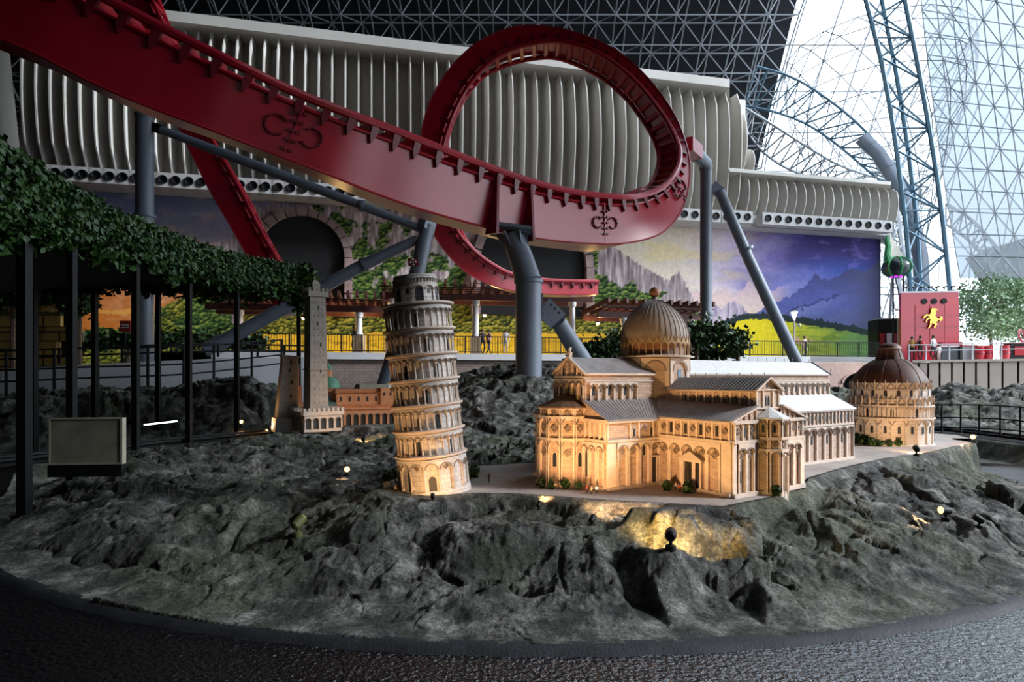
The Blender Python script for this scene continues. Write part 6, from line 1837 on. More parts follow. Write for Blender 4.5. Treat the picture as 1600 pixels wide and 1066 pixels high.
# topiary arches further back
def topiary(label, pts, spread, n, legs, size, group=None):
    th = thing('topiary_arch', label, 'topiary', pts[0] * 1.0)
    o = th.location
    path = catmull([tuple(Vector(p) - o) for p in pts], 30)
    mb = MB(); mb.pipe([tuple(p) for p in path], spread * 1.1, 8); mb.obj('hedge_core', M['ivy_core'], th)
    leaves(n, hanging(path, spread * 0.8, spread * 0.8), size, M['hedge_leaf'], 'hedge_leaves', th, len(pts) + n)
    for px, y0, y1, d in legs:
        mb = MB(); a, b = P(px, y0, d) - o, P(px, y1, d) - o; mb.tube(a, b, size * 0.45, n=6); mb.obj('stem', M['trunk_brown'], th)
topiary('clipped green hedge arch seen between the black posts at far left', [P(-10, 470, 20), P(60, 458, 20), P(110, 460, 20), P(130, 478, 20)], 0.26, 2200, [(20, 470, 600, 20), (124, 470, 600, 20)], 0.16)
topiary('rounded clipped hedge canopy on posts right of the cathedral dome', [P(1062, 535, 26), P(1090, 524, 26), P(1125, 523, 26), P(1155, 540, 26)], 0.30, 2600, [(1088, 530, 600, 26), (1153, 535, 600, 26)], 0.2)
topiary('lower leafy hedge branch beneath the rounded canopy by the dome', [P(1066, 562, 26.5), P(1100, 556, 26.5), P(1150, 552, 26.5)], 0.12, 900, [(1120, 540, 600, 26.5)], 0.18)
topiary('dark clipped hedge mound left of the cathedral dome', [P(905, 556, 27), P(940, 548, 27), P(975, 535, 27), P(990, 540, 27)], 0.34, 2000, [(950, 550, 600, 27)], 0.2)
# low hedge and far stone pier at the left
topiary('low dark hedge along the foot of the sunset mural', [P(90, 536, 36), P(200, 532, 36), P(300, 532, 37), P(410, 536, 38)], 0.36, 2600, [(200, 534, 575, 36), (330, 534, 575, 37)], 0.28)
pier = thing('stone_pier', 'rough stone pier coloured as lit yellow at the far left edge behind the posts', 'pier', P(20, 600, 24))
o = pier.location; k = 0
for row in range(9):
    z0 = row * 0.55
    for c_ in range(4):
        x0 = -1.9 + c_ * 0.95 + (0.3 if row % 2 else 0); dx = rng.uniform(-.05, .05)
        MB().box(x0 + 0.02, x0 + 0.91 + dx, -0.05 - rng.uniform(0, .12), 0.8, z0 + 0.02, z0 + 0.53).obj('stone', M['wall_yellow_lit'], pier)
MB().box(-1.8, 2.0, 0.1, 0.75, -0.2, 4.95).obj('core', M['black_matte'], pier)

# ---- white barrier walls and black railings
def railing(name, label, pts, h, npost, rails, r, group=None, mesh=None, pr=None):
    th = thing(name, label, 'railing', pts[0])
    o = Vector(pts[0]); pp = [Vector(p) - o for p in catmull([tuple(p) for p in pts], 48)]
    for f in rails:
        mb = MB(); mb.pipe([p + Vector((0, 0, h * f)) for p in pp], r, 6); mb.obj('rail', M['black_metal'], th)
    for k in range(npost):
        i = round(47 * k / (npost - 1)); mb = MB(); mb.tube(pp[i] - Vector((0, 0, 0.05)), pp[i] + Vector((0, 0, h)), pr or r * 1.3, n=6); mb.obj('post', M['black_metal'], th)
    if mesh:
        mb = MB(); tot = sum((pp[i + 1] - pp[i]).length for i in range(47)); n = int(tot / mesh)
        for k in range(n):
            t_ = 47 * k / n; i = int(t_); p = pp[i].lerp(pp[i + 1], t_ - i)
            mb.tube(p + Vector((0, 0, 0.08)), p + Vector((0, 0, h)), r * 0.55, n=3, caps=False)
        q = mb.obj('balusters', M['black_metal'], th); q['kind'] = 'stuff'
    return th
bar = thing('ramp_barrier', 'pale grey white ramp barrier wall behind the black railing at left', 'barrier')
bp_ = catmull([tuple(P(a, b_, d)) for a, b_, d in ((-260, 585, 17.5), (-60, 580, 18), (0, 577, 18.4), (170, 568, 19.5), (330, 561, 21.5), (420, 559, 23.5), (484, 559, 26))], 10)
for i in range(9):
    a, b = Vector(bp_[i]), Vector(bp_[i + 1]); t3 = (b - a).normalized(); a += t3 * .02; b -= t3 * .02; back = Vector((0.1, 0.2, 0))
    lo = lambda p: Vector((p.x, p.y, 0.6))
    mb = MB(); mb.hexa([lo(a), lo(b), lo(b) + back, lo(a) + back, a, b, b + back, a + back]); mb.obj('panel', M['barrier_white'], bar)
railing('ramp_railing', 'black tubular railing in front of the white ramp barrier', [P(-200, 622, 16.4), P(0, 618, 17), P(120, 612, 17.6), P(260, 606, 18.6), P(340, 598, 20), P(440, 584, 22.5)], 1.25, 10, (0.98, 0.55, 0.3), 0.03)
railing('ramp_railing', 'upper black railing on top of the white ramp barrier at left', [P(-200, 576, 19), P(0, 570, 19.4), P(170, 562, 20.5), P(330, 556, 22.5), P(480, 556, 26.6)], 0.42, 14, (1.0, 0.4), 0.035)
wk = [Vector(wpt(p, -6.3, ZW)) for p in (376, 480, 600, 700, 806)]
railing('walkway_fence', 'black balustrade fence left of the grey column before the golden field', wk, 1.12, 12, (1.0, 0.1), 0.035, mesh=0.16)
wk = [Vector(wpt(p, -6.3, ZW)) for p in (846, 960, 1100, 1250, 1374)]
railing('walkway_fence', 'black balustrade fence right of the grey column before the meadow', wk, 1.12, 14, (1.0, 0.1), 0.035, mesh=0.16)
railing('track_railing', 'black railing along the ride channel at far right', [P(1450, 672, 12.9), P(1500, 673, 12.5), P(1560, 676, 12), P(1640, 684, 11.4), P(1760, 696, 10.6)], 0.52, 9, (1.0, 0.5, 0.12), 0.014)
railing('terrace_railing', 'pale steel railing on the right terrace edge before the people', [Vector(pw[i]) + Vector((0, 0.35, 0.06)) for i in (0, 4, 8, 12, 14)], 1.05, 9, (1.0, 0.62), 0.035)
for ch in bpy.data.objects['terrace_railing'].children: ch.data.materials[0] = M['steel_light']

# sunken ride channels with black guide rails and the light strip
for nm, pth, lab in (('ride_rail', PATH_L, 'black guide rail of the ride channel behind the posts at left'), ('ride_rail', PATH_R, 'black guide rail of the ride channel at far right')):
    rt = thing(nm, lab, 'ride track')
    pp = [(a, b, 0.40) for a, b in pth]
    for off in (-0.22, 0.22):
        q = []
        for i, p in enumerate(pp):
            a = Vector(pp[max(0, i - 1)]); b = Vector(pp[min(len(pp) - 1, i + 1)]); t3 = (b - a).normalized(); q.append((p[0] - t3.y * off, p[1] + t3.x * off, 0.42))
        mb = MB(); mb.pipe(q, 0.035, 6); mb.obj('rail', M['black_metal'], rt)
    q = []
    mb = MB(); vs = []
    for i, p in enumerate(pp):
        a = Vector(pp[max(0, i - 1)]); b = Vector(pp[min(len(pp) - 1, i + 1)]); t3 = (b - a).normalized(); nx_ = Vector((-t3.y, t3.x, 0)) * 0.5
        vs += [Vector(p) - nx_ - Vector((0, 0, .025)), Vector(p) + nx_ - Vector((0, 0, .025))]
    mb.add(vs, [(2 * i, 2 * i + 1, 2 * i + 3, 2 * i + 2) for i in range(len(pp) - 1)]); mb.obj('bed', M['black_matte'], rt)
ls = thing('strip_light', 'thin white light strip beside the ride channel at left', 'light strip', P(225, 668, 12.4))
MB().bar((0, 0, 0.05), tuple(P(277, 662, 12.6) - P(225, 668, 12.4) + Vector((0, 0, 0.05))), 0.025, 0.03).obj('tube', M['strip_light'], ls)
MB().bar((0, 0, 0.02), tuple(P(277, 662, 12.6) - P(225, 668, 12.4) + Vector((0, 0, 0.02))), 0.05, 0.03).obj('tray', M['black_metal'], ls)

# sign slab seen from behind
sg = thing('sign_slab', 'blank beige stone sign slab standing among rocks at left', 'sign', P(136, 723, 7.3), R(6))
w, h = 0.385, 0.51
MB().box(-w, w, -0.03, 0.03, 0.0, h).obj('face', M['slab_beige'], sg)
mb = MB()
for x0, x1, z0, z1 in ((-w - .015, -w, -.02, h + .015), (w, w + .025, -.02, h + .015), (-w, w, h, h + .015), (-w, w, -.02, 0.0)): mb.box(x0, x1, -0.04, 0.05, z0, z1)
mb.obj('frame', M['slab_edge'], sg)
MB().box(-w - .02, w + .02, -0.05, 0.06, -0.16, -0.02).obj('plinth', M['black_metal'], sg)

# ================================================================== WOODEN PERGOLA IN FRONT OF THE MURAL
def pergola(label, x0, x1, d0, d1, py, cols, nsl, slant=0.0):
    th = thing('timber_pergola', label, 'pergola', P(x0, 556, d0))
    o = th.location
    a, b = P(x0, py, d0), P(x1, py + slant, d1); b.z = a.z
    t3 = (b - a).normalized(); n3 = Vector((-t3.y, t3.x, 0))
    for s in (-1, 1):
        MB().bar(a - o + n3 * 1.3 * s, b - o + n3 * 1.3 * s, 0.22, 0.42).obj('beam', M['wood_red'], th)
    for k in range(nsl):
        c = a.lerp(b, (k + 0.5) / nsl) - o + Vector((0, 0, 0.32))
        MB().bar(c - n3 * 2.4 + Vector((0, 0, 0.55)), c + n3 * 2.2 + Vector((0, 0, 0.1)), 0.16, 0.34).obj('slat', M['wood_red'], th)
    for k in range(5):
        c0, c1 = a - o + n3 * (-1.8 + 0.9 * k) + Vector((0, 0, 0.55)), b - o + n3 * (-1.8 + 0.9 * k) + Vector((0, 0, 0.55))
        MB().bar(c0, c1, 0.07, 0.10).obj('batten', M['wood_red'], th)
    for cp in cols:
        c = a.lerp(b, (cp - x0) / (x1 - x0)) - n3 * 1.3
        top = c.z - 0.2
        zz = ZW
        mb = MB(); mb.lathe([(0.30, zz + 1.15), (0.24, zz + 1.3), (0.22, zz + 1.35), (0.20, top - 0.35), (0.26, top - 0.3), (0.28, top - 0.15), (0.28, top)], 14, (c.x - o.x, c.y - o.y, -o.z)); col_ = mb.obj('column', M['column_white'], th, smooth=True)
        mb = MB(); x, y = c.x - o.x, c.y - o.y; mb.box(x - .34, x + .34, y - .34, y + .34, zz - o.z, zz + 1.15 - o.z); mb.obj('column_foot', M['column_foot'], col_)
    return th
pergola('dark red timber pergola on white columns in the middle before the mural', 596, 918, 42, 44, 466, (612, 737, 886), 22)
pergola('long low dark red timber pergola left of the leaning tower', 330, 606, 39, 41.2, 482, (379, 560), 20)
pergola('dark red timber pergola behind the cathedral dome', 922, 1092, 43.5, 46, 494, (960, 1062), 13)
# pendant lamps beneath
for k, (px, py, d, lb) in enumerate(((474, 496, 40.5, 'left of the tall brick tower'), (559, 497, 40.8, 'between the brick tower and leaning tower'), (757, 492, 42.5, 'beside the white pergola column'), (934, 505, 44, 'left of the cathedral dome'))):
    lp = thing('pendant_lamp', 'small glowing pendant lamp under the timber pergola ' + lb, 'lamp', P(px, py, d), group='pergola pendant lamps')
    MB().lathe([(0.03, 0.14), (0.22, 0.02), (0.24, 0.0), (0.03, 0.10)], 12).obj('shade', M['black_metal'], lp)
    MB().sphere((0, 0, -0.02), 0.12, 10, 6).obj('bulb', M['lamp_warm'], lp, smooth=True)
    MB().tube((0, 0, 0.12), (0, 0, 0.9), 0.012, n=4).obj('cord', M['black_metal'], lp)
    ld = bpy.data.lights.new('pendant_light', 'POINT'); ld.energy = 160; ld.color = (1.0, 0.60, 0.22); ld.shadow_soft_size = 0.15
    lo_ = link('pendant_light', ld, lp); lo_.location = (0, -0.1, -0.3)
# notice plate and exit-like red square sign on the mural
sq = thing('notice_sign', 'small red square notice on a post at the mural foot, left', 'sign', P(196, 524, 35))
MB().box(-0.3, 0.3, -0.03, 0.03, 0.2, 0.82).obj('plate', M['shirt_red'], sq)
mb = MB(); mb.box(-0.2, 0.2, -0.045, -0.03, 0.55, 0.62); mb.box(-0.2, 0.2, -0.045, -0.03, 0.4, 0.47); mb.obj('print', M['shirt_white'], sq)
MB().tube((0, 0, -1.5), (0, 0, 0.2), 0.03, n=6).obj('post', M['black_metal'], sq)

# ================================================================== LAMP POSTS
def lamp_post(label, px, d, pyb, pyt):
    th = thing('lamp_post', label, 'lamp post', P(px, pyb, d)); H = (pyb - pyt) * d / FPX
    MB().lathe([(0.16, -0.1), (0.16, 0.25), (0.07, 0.35), (0.06, H - 0.9), (0.06, H - 0.55)], 10).obj('pole', M['column_white'], th, smooth=True)
    MB().lathe([(0.06, H - 0.6), (0.20, H - 0.12), (0.24, H), (0.2, H + 0.02), (0.0, H - 0.02)], 14).obj('lantern', M['lamp_white'], th, smooth=True)
    mb = MB(); mb.lathe([(0.26, H), (0.27, H + 0.05), (0.1, H + 0.12), (0, H + 0.14)], 14); mb.obj('cap', M['column_white'], th, smooth=True)
    mb = MB(); mb.tube((0.05, 0, H - 1.1), (0.3, -0.1, H - 1.0), 0.04, n=6); mb.sphere((0.33, -0.12, H - 1.0), 0.13, 8, 6); mb.obj('camera_arm', M['column_white'], th)
lamp_post('slim white lamp post before the meadow mural', 1241, 47, 572, 488)
lamp_post('slim white lamp post left of the red booth', 1403, 50, 566, 486)

# ================================================================== RED BOOTH WITH HORSE EMBLEM
BD = 47.0
bo = thing('red_booth', 'tall red booth with a gold horse emblem and white side at right', 'booth', P(1408, 566, BD), R(-6))
pxm = BD / FPX
bw, bh = 84 * pxm, 108 * pxm
front = MB(); front.box(0, bw, 0, 0.3, 0, bh); front.obj('front_wall', M['red_paint'], bo)
for r_i in range(5):
    for c_i in range(3):
        x0 = bw * (0.24 + 0.255 * c_i); z0 = bh * 0.165 * r_i + 0.03
        MB().hexa([(x0 + .02, -.03, z0 + .02), (x0 + bw * .255 - .02, -.03, z0 + .02), (x0 + bw * .255 - .02, 0, z0 + .02), (x0 + .02, 0, z0 + .02), (x0 + .02, -.05, z0 + bh * .165 - .02), (x0 + bw * .255 - .02, -.05, z0 + bh * .165 - .02), (x0 + bw * .255 - .02, 0, z0 + bh * .165 - .02), (x0 + .02, 0, z0 + bh * .165 - .02)]).obj('panel', M['red_paint'], bo)
for k in range(3):
    cx = bw * (0.40 + 0.17 * k); cz = bh * 0.875
    mb = MB(); n = 14
    vs = [(cx + 0.21 * math.cos(2 * math.pi * q / n), -0.09, cz + 0.21 * math.sin(2 * math.pi * q / n)) for q in range(n)] + [(cx + 0.21 * math.cos(2 * math.pi * q / n), 0, cz + 0.21 * math.sin(2 * math.pi * q / n)) for q in range(n)]
    mb.add(vs, [tuple(range(n))[::-1]] + [(q, (q + 1) % n, n + (q + 1) % n, n + q) for q in range(n)]); mb.obj('round_vent', M['black_metal'], bo)
sw = MB(); sd = 4.4
sw.hexa([(bw, 0, 0), (bw + 2.0, sd, 0), (bw + 1.8, sd, 0), (bw - .2, 0.3, 0), (bw, 0, bh), (bw + 2.0, sd, bh), (bw + 1.8, sd, bh), (bw - .2, .3, bh)])
side = sw.obj('side_wall', M['booth_white'], bo)
def sp(f, z, o=0.04): return (bw + 2.0 * f + o, sd * f - o, z)
mb = MB(); mb.add([sp(0.0, bh * 0.45), sp(0.0, bh * 0.78), sp(0.55, bh * 0.78)], [(0, 1, 2), (2, 1, 0)]); mb.obj('grey_wedge', M['steel_dim'], side)
mb = MB(); mb.add([sp(0.02, bh * 0.05), sp(0.95, bh * 0.05), sp(0.95, bh * 0.70), sp(0.5, bh * 0.68), sp(0.02, bh * 0.42)], [(0, 1, 2, 3, 4), (4, 3, 2, 1, 0)]); mb.obj('sky_print', M['win_blue'], side)
mb = MB(); mb.add([sp(0.1, bh * 0.08, .06), sp(0.8, bh * 0.08, .06), sp(0.62, bh * 0.24, .06), sp(0.45, bh * 0.42, .06), sp(0.36, bh * 0.22, .06)], [(0, 1, 2, 3, 4), (4, 3, 2, 1, 0)]); mb.obj('castle_print', M['copper'], side)
for k in range(3):
    p = Vector(sp(0.44 + 0.2 * k, bh * 0.86, 0.03)); mb = MB(); mb.tube(p, p + Vector((0.05, -0.02, 0)), 0.15, n=10); mb.obj('round_vent', M['black_metal'], side)
MB().hexa([(0, 0, bh), (bw, 0, bh), (bw + 2, sd, bh), (2, sd, bh), (0, 0, bh + .12), (bw, 0, bh + .12), (bw + 2, sd, bh + .12), (2, sd, bh + .12)]).obj('roof', M['booth_white'], bo)
for k in range(8):
    x = 0.3 + (bw - 0.3) * k / 7; mb = MB(); mb.tube((x, -0.1, bh + .12), (x, -0.1, bh + .36), 0.03, n=5); mb.bar((x - .12, -0.3, bh + .36), (x + .2, -0.1, bh + .44), 0.14, 0.12); mb.obj('roof_spotlight', M['black_metal'], bo)
# rearing horse emblem: traced outline, head right-up, forelegs to the left, tail at right
HZ = [(0.46, 1.0), (0.50, 0.955), (0.60, 0.965), (0.70, 0.925), (0.76, 0.90), (0.74, 0.875), (0.66, 0.89), (0.61, 0.875), (0.645, 0.80), (0.63, 0.70), (0.60, 0.62), (0.66, 0.565), (0.70, 0.50),
      (0.78, 0.47), (0.84, 0.50), (0.86, 0.585), (0.92, 0.60), (0.985, 0.545), (0.97, 0.45), (0.90, 0.38), (0.80, 0.345), (0.86, 0.41), (0.88, 0.47), (0.82, 0.43), (0.735, 0.42), (0.72, 0.36), (0.62, 0.33), (0.65, 0.28), (0.73, 0.245), (0.66, 0.17), (0.60, 0.10),
      (0.615, 0.06), (0.56, 0.05), (0.53, 0.09), (0.585, 0.19), (0.60, 0.235), (0.52, 0.255), (0.45, 0.30), (0.42, 0.225), (0.36, 0.13), (0.30, 0.05), (0.24, 0.04), (0.26, 0.08), (0.315, 0.15), (0.35, 0.26), (0.33, 0.34), (0.37, 0.42), (0.36, 0.48),
      (0.27, 0.47), (0.20, 0.42), (0.19, 0.36), (0.14, 0.335), (0.13, 0.375), (0.155, 0.45), (0.24, 0.525), (0.33, 0.55), (0.32, 0.60), (0.22, 0.625), (0.10, 0.58), (0.06, 0.52), (0.01, 0.51), (0.0, 0.55), (0.045, 0.62), (0.17, 0.695), (0.33, 0.68), (0.37, 0.74), (0.40, 0.82), (0.39, 0.90), (0.43, 0.945)]
hx0, hz0, hs = bw * 0.36, bh * 0.47, bh * 0.31
poly = [Vector((hx0 + (1 - 0) * x * hs * 0.86, 0, hz0 + z * hs)) for x, z in HZ]
bmh = bmesh.new(); vv = [bmh.verts.new((p.x, -0.22, p.z)) for p in poly]; fc_ = bmh.faces.new(vv)
ext = bmesh.ops.extrude_face_region(bmh, geom=[fc_]); bmesh.ops.translate(bmh, verts=[g for g in ext['geom'] if isinstance(g, bmesh.types.BMVert)], vec=(0, 0.12, 0))
bmesh.ops.triangulate(bmh, faces=bmh.faces[:]); bmesh.ops.recalc_face_normals(bmh, faces=bmh.faces[:])
hm = bpy.data.meshes.new('horse_emblem'); bmh.to_mesh(hm); bmh.free(); hm.materials.append(M['gold']); link('horse_emblem', hm, bo)

# counters, planters and bins on the right terrace
def tdeck(px, back):
    i = min(range(len(pw)), key=lambda i: abs(proj(*pw[i])[0] - px)); d = pw[i][1] + back
    return Vector(((px - 800) * d / FPX, d, pw[i][2] + 0.06))
def put_box(name, label, cat, px, py, d, w, h, dp, mat, extra=None, group=None):
    th = thing(name, label, cat, tdeck(px, d) if py == 561 else P(px, py, d), R(-8), group)
    MB().box(-w / 2, w / 2, 0, dp, 0, h).obj('body', mat, th); MB().box(-w / 2 - .05, w / 2 + .05, -0.05, dp + .05, h, h + 0.07).obj('top', extra or M['booth_white'], th)
    return th
put_box('service_counter', 'dark service counter right of the people at the red booth', 'counter', 1490, 561, 2.6, 1.6, 1.0, 0.8, M['pod_dark'])
mb = MB(); mb.box(-0.7, 0.7, 0.2, 0.6, 1.07, 1.35); mb.obj('display', M['shirt_red'], bpy.data.objects['service_counter'])
put_box('service_counter', 'red topped grey counter next to the dark counter on the terrace', 'counter', 1515, 561, 2.4, 0.9, 1.0, 0.8, M['steel_dim'], M['shirt_red'])
for k, (px, d) in enumerate(((1531, 2.0), (1544, 2.2), (1570, 2.0))):
    th = thing('red_barrel', ['red barrel bin nearest the terrace counters', 'red barrel bin in the middle of the right terrace', 'red barrel bin at the far right terrace edge'][k], 'barrel', tdeck(px, d), group='red barrels on the terrace')
    MB().lathe([(0.0, 0), (0.24, 0), (0.30, 0.45), (0.27, 0.95), (0.29, 1.0), (0.22, 1.0), (0.0, 0.95)], 16).obj('body', M['red_paint'], th, smooth=True)
    MB().lathe([(0.30, 0.44), (0.32, 0.47), (0.30, 0.50)], 16).obj('hoop', M['red_dark'], th)
vs_ = put_box('display_stand', 'black display stand with red panel at the far right edge', 'stand', 1592, 561, 2.2, 1.1, 1.1, 0.7, M['black_metal'], M['shirt_red'])
MB().box(-0.3, 0.3, -0.08, -0.02, 0.3, 0.9).obj('screen', M['shirt_red'], vs_)
mb = MB(); mb.lathe([(0.42, -0.07), (0.49, 0), (0.42, 0.07), (0.35, 0), (0.42, -0.07)], 18)
whl = thing('red_ring', 'red round ring ornament standing on the black display stand', 'ornament', tdeck(1596, 2.5) + Vector((0.1, 0.1, 1.66)))
o = mb.obj('ring', M['red_paint'], whl, smooth=True); o.rotation_euler = (R(80), 0, R(30))
MB().tube((0, 0, -0.48), (0, 0, -0.3), 0.05, n=6).obj('stem', M['black_metal'], whl)

# ---- ride gondola with green dragon fin hanging from the mast
gd = thing('ride_gondola', 'dark round ride gondola with green bands and purple glow by the mural end', 'ride gondola', P(1401, 418, 48), R(10))
u_ = 48 / FPX
MB().sphere((0, 0, 0), 20 * u_, 20, 12, (1, 1, 0.78)).obj('body', M['pod_dark'], gd, smooth=True)
for a in (0.3, 1.2, 2.2): 
    mb = MB(); mb.pipe([(20.4 * u_ * math.cos(q) * math.cos(a), 20.4 * u_ * math.cos(q) * math.sin(a), 16 * u_ * math.sin(q)) for q in np.linspace(-3.14, 3.14, 28)], 0.07, 6); mb.obj('green_band', M['green_gloss'], gd, smooth=True)
MB().lathe([(0.0, -16.5 * u_), (8 * u_, -16.2 * u_), (9 * u_, -13.5 * u_)], 18).obj('glow_disc', M['glow_purple'], gd)
mb = MB(); mb.pipe([(-14 * u_, 0, 8 * u_), (-17 * u_, 0, 20 * u_), (-15 * u_, 0, 32 * u_), (-17 * u_, 0, 44 * u_), (-16 * u_, 0, 50 * u_)], [0.28, 0.24, 0.2, 0.16, 0.03], 8); mb.obj('dragon_neck', M['green_gloss'], gd, smooth=True)
mb = MB(); mb.add([(-12 * u_, 0, 52 * u_), (18 * u_, 0, 12 * u_), (-12 * u_, 0, 14 * u_), (-12 * u_, 0.06, 52 * u_), (18 * u_, .06, 12 * u_), (-12 * u_, .06, 14 * u_)], [(0, 1, 2), (5, 4, 3), (0, 3, 4, 1), (1, 4, 5, 2), (2, 5, 3, 0)]); mb.obj('sail', M['sail_cream'], gd)
MB().tube((18 * u_, 0, -4 * u_), (34 * u_, 0.6, -6 * u_), 0.10, n=6).obj('arm', M['steel_blue'], gd)
mb = MB(); mb.tube((-6 * u_, 0, -16 * u_), (-6 * u_, 0, -140 * u_), 0.06, n=5); mb.obj('leg', M['black_metal'], gd)
mb = MB(); mb.tube((12 * u_, 0, -12 * u_), (12 * u_, 0, -140 * u_), 0.06, n=5); mb.obj('leg', M['black_metal'], gd)
# dark ride entrance deck with red panels below it
dk = put_box('ride_deck', 'dark ride platform with red panels between mural and red booth', 'platform', 1390, 566, 52, 1.8, 3.6, 2.0, M['black_metal'], M['steel_dim'])
for k in range(3): MB().box(-0.8 + 0.55 * k, -0.4 + 0.55 * k, -0.08, -0.02, 0.5, 2.4).obj('red_panel', M['shirt_red'] if k != 1 else M['booth_white'], dk)

# ---- tree in the daylight
def tree(label, px, d, pyb, pyt, spread, seed):
    th = thing('courtyard_tree', label, 'tree', P(px, pyb, d)); H = (pyb - pyt) * d / FPX; r_ = random.Random(seed)
    mb = MB(); mb.pipe([(0, 0, 0), (0.05, 0, H * .3), (-0.05, 0.1, H * .55), (0.1, 0, H * .8)], [0.16, 0.12, 0.09, 0.03], 7); tk = mb.obj('trunk', M['trunk_brown'], th, smooth=True)
    cl = []
    for k in range(13):
        a = r_.uniform(0, 6.28); rr_ = spread * r_.uniform(0.35, 1.0); z = H * r_.uniform(0.42, 0.98)
        e = Vector((rr_ * math.cos(a) * (1.1 - abs(z / H - .6)), rr_ * math.sin(a), z)); cl.append(e)
        MB().pipe([(0, 0.05, z * 0.62), tuple(e * 0.6 + Vector((0, 0, z * 0.3))), tuple(e)], [0.06, 0.04, 0.015], 5).obj('branch', M['trunk_brown'], th)
    c_ = np.array([tuple(e) for e in cl])
    def smp(n, r2):
        k = r2.integers(0, len(c_), n); p = c_[k] + r2.normal(size=(n, 3)) * np.array([[spread * .27, spread * .27, H * .085]])
        nr = r2.normal(size=(n, 3)) + np.array([[0.3, -0.2, 0.9]]); return p, nr / np.linalg.norm(nr, axis=1, keepdims=True)
    leaves(4200, smp, 0.30, M['tree_leaf'], 'foliage', th, seed)
tree('pale green leafy tree right of the red booth in bright daylight', 1548, 58, 570.5, 440, 3.2, 5)
tree('pale green leafy tree at the far right edge behind the railing', 1604, 60, 571, 440, 3.0, 8)

# ================================================================== PEOPLE
def person(label, loc, rz, h, shirt, pants, pose=0, bag=None):
    th = thing('person', label, 'person', loc, rz)
    s = h / 1.75
    V = {'pel': (0, 0, .95, .125), 'wai': (0, 0, 1.10, .115), 'che': (0, -.01, 1.32, .145), 'nek': (0, 0, 1.50, .055), 'hd': (0, -.015, 1.60, .085), 'ht': (0, -.01, 1.70, .08)}
    E = [('pel', 'wai'), ('wai', 'che'), ('che', 'nek'), ('nek', 'hd'), ('hd', 'ht')]
    for sd_, n_ in ((1, 'l'), (-1, 'r')):
        st = 0.10 * sd_ * pose
        V['hip' + n_] = (.095 * sd_, 0, .90, .088); V['kn' + n_] = (.10 * sd_, -.02 - st, .50, .058); V['an' + n_] = (.10 * sd_, st * .8 + .02, .09, .04); V['to' + n_] = (.11 * sd_, st * .8 - .15, .035, .035)
        el = (.27 * sd_, .03, 1.14, .04); ha = (.25 * sd_, -.10, .92, .032)
        if pose == 2 and sd_ > 0: el = (.30, -.05, 1.2, .04); ha = (.22, -.30, 1.12, .032)
        V['sh' + n_] = (.18 * sd_, 0, 1.43, .058); V['el' + n_] = el; V['wr' + n_] = ha
        V['pa' + n_] = (ha[0], ha[1] - .03, ha[2] - .06, .028)
        for q in range(5):
            V['f%d' % q + n_] = (ha[0] + (q - 2) * .012 * sd_ + (0.03 * -sd_ if q == 4 else 0), ha[1] - .05 - .006 * q, ha[2] - (.13 if q != 4 else .09), .009)
            E.append(('pa' + n_, 'f%d' % q + n_))
        E += [('pel', 'hip' + n_), ('hip' + n_, 'kn' + n_), ('kn' + n_, 'an' + n_), ('an' + n_, 'to' + n_), ('che', 'sh' + n_), ('sh' + n_, 'el' + n_), ('el' + n_, 'wr' + n_), ('wr' + n_, 'pa' + n_)]
    ks = list(V); ix = {k: i for i, k in enumerate(ks)}
    me = bpy.data.meshes.new('body'); me.from_pydata([tuple(c * s for c in V[k][:3]) for k in ks], [(ix[a], ix[b]) for a, b in E], [])
    o = link('body', me, th)
    md = o.modifiers.new('skin', 'SKIN'); md.use_smooth_shade = True
    for i, k in enumerate(ks): me.skin_vertices[0].data[i].radius = (V[k][3] * s,) * 2
    me.skin_vertices[0].data[0].use_root = True
    o.modifiers.new('sub', 'SUBSURF').levels = 1; o.modifiers['sub'].render_levels = 1
    nm = 'clothes_%d' % len(MATS)
    t = NT(nm); tc = t.n('ShaderNodeTexCoord'); spx = t.n('ShaderNodeSeparateXYZ'); t.l(tc.outputs['Object'], spx.inputs[0])
    dv = t.n('ShaderNodeMath', operation='DIVIDE'); t.l(spx.outputs[2], dv.inputs[0]); dv.inputs[1].default_value = 2.0 * s
    skin = (0.34, 0.19, 0.12)
    r_ = t.n('ShaderNodeValToRGB'); r_.color_ramp.interpolation = 'CONSTANT'; e = r_.color_ramp.elements
    e[0].position = 0; e[0].color = (.02, .02, .02, 1); e[1].position = .04; e[1].color = (*pants, 1)
    for p_, c_ in ((.49, shirt), (.735, skin)): k = e.new(p_); k.color = (*c_, 1)
    t.l(dv.outputs[0], r_.inputs[0]); t.set(r_.outputs[0], 0.8); me.materials.append(t.m)
    mb = MB(); mb.sphere((0, .02 * s, 1.665 * s), .098 * s, 12, 8, (1, 1.08, 1.05)); vs = [v for v in mb.v]
    mb.obj('hair', M['hair'], th, smooth=True)
    mb = MB(); mb.add([(-.012 * s, -.095 * s, 1.60 * s), (.012 * s, -.095 * s, 1.60 * s), (0, -.125 * s, 1.585 * s), (0, -.095 * s, 1.64 * s)], [(0, 1, 3), (0, 2, 1), (0, 3, 2), (1, 2, 3)])
    for sx in (-1, 1): mb.sphere((sx * .032 * s, -.092 * s, 1.635 * s), .010 * s, 6, 4)
    mb.box(-.025 * s, .025 * s, -.098 * s, -.085 * s, 1.553 * s, 1.562 * s)
    mb.obj('face', M['figure_dark'], th)
    if bag: MB().sphere((0.0, .18 * s, 1.22 * s), .17 * s, 10, 7, (0.9, 0.7, 1.25)).obj('backpack', bag, th, smooth=True)
    return th
def on_walk(px, back=-5.4): p = wpt(px, back, ZW); return p
person('person in dark clothes walking by the fence left of the leaning tower', on_walk(553), R(80), 1.72, (.02, .02, .025), (.015, .015, .02), 1)
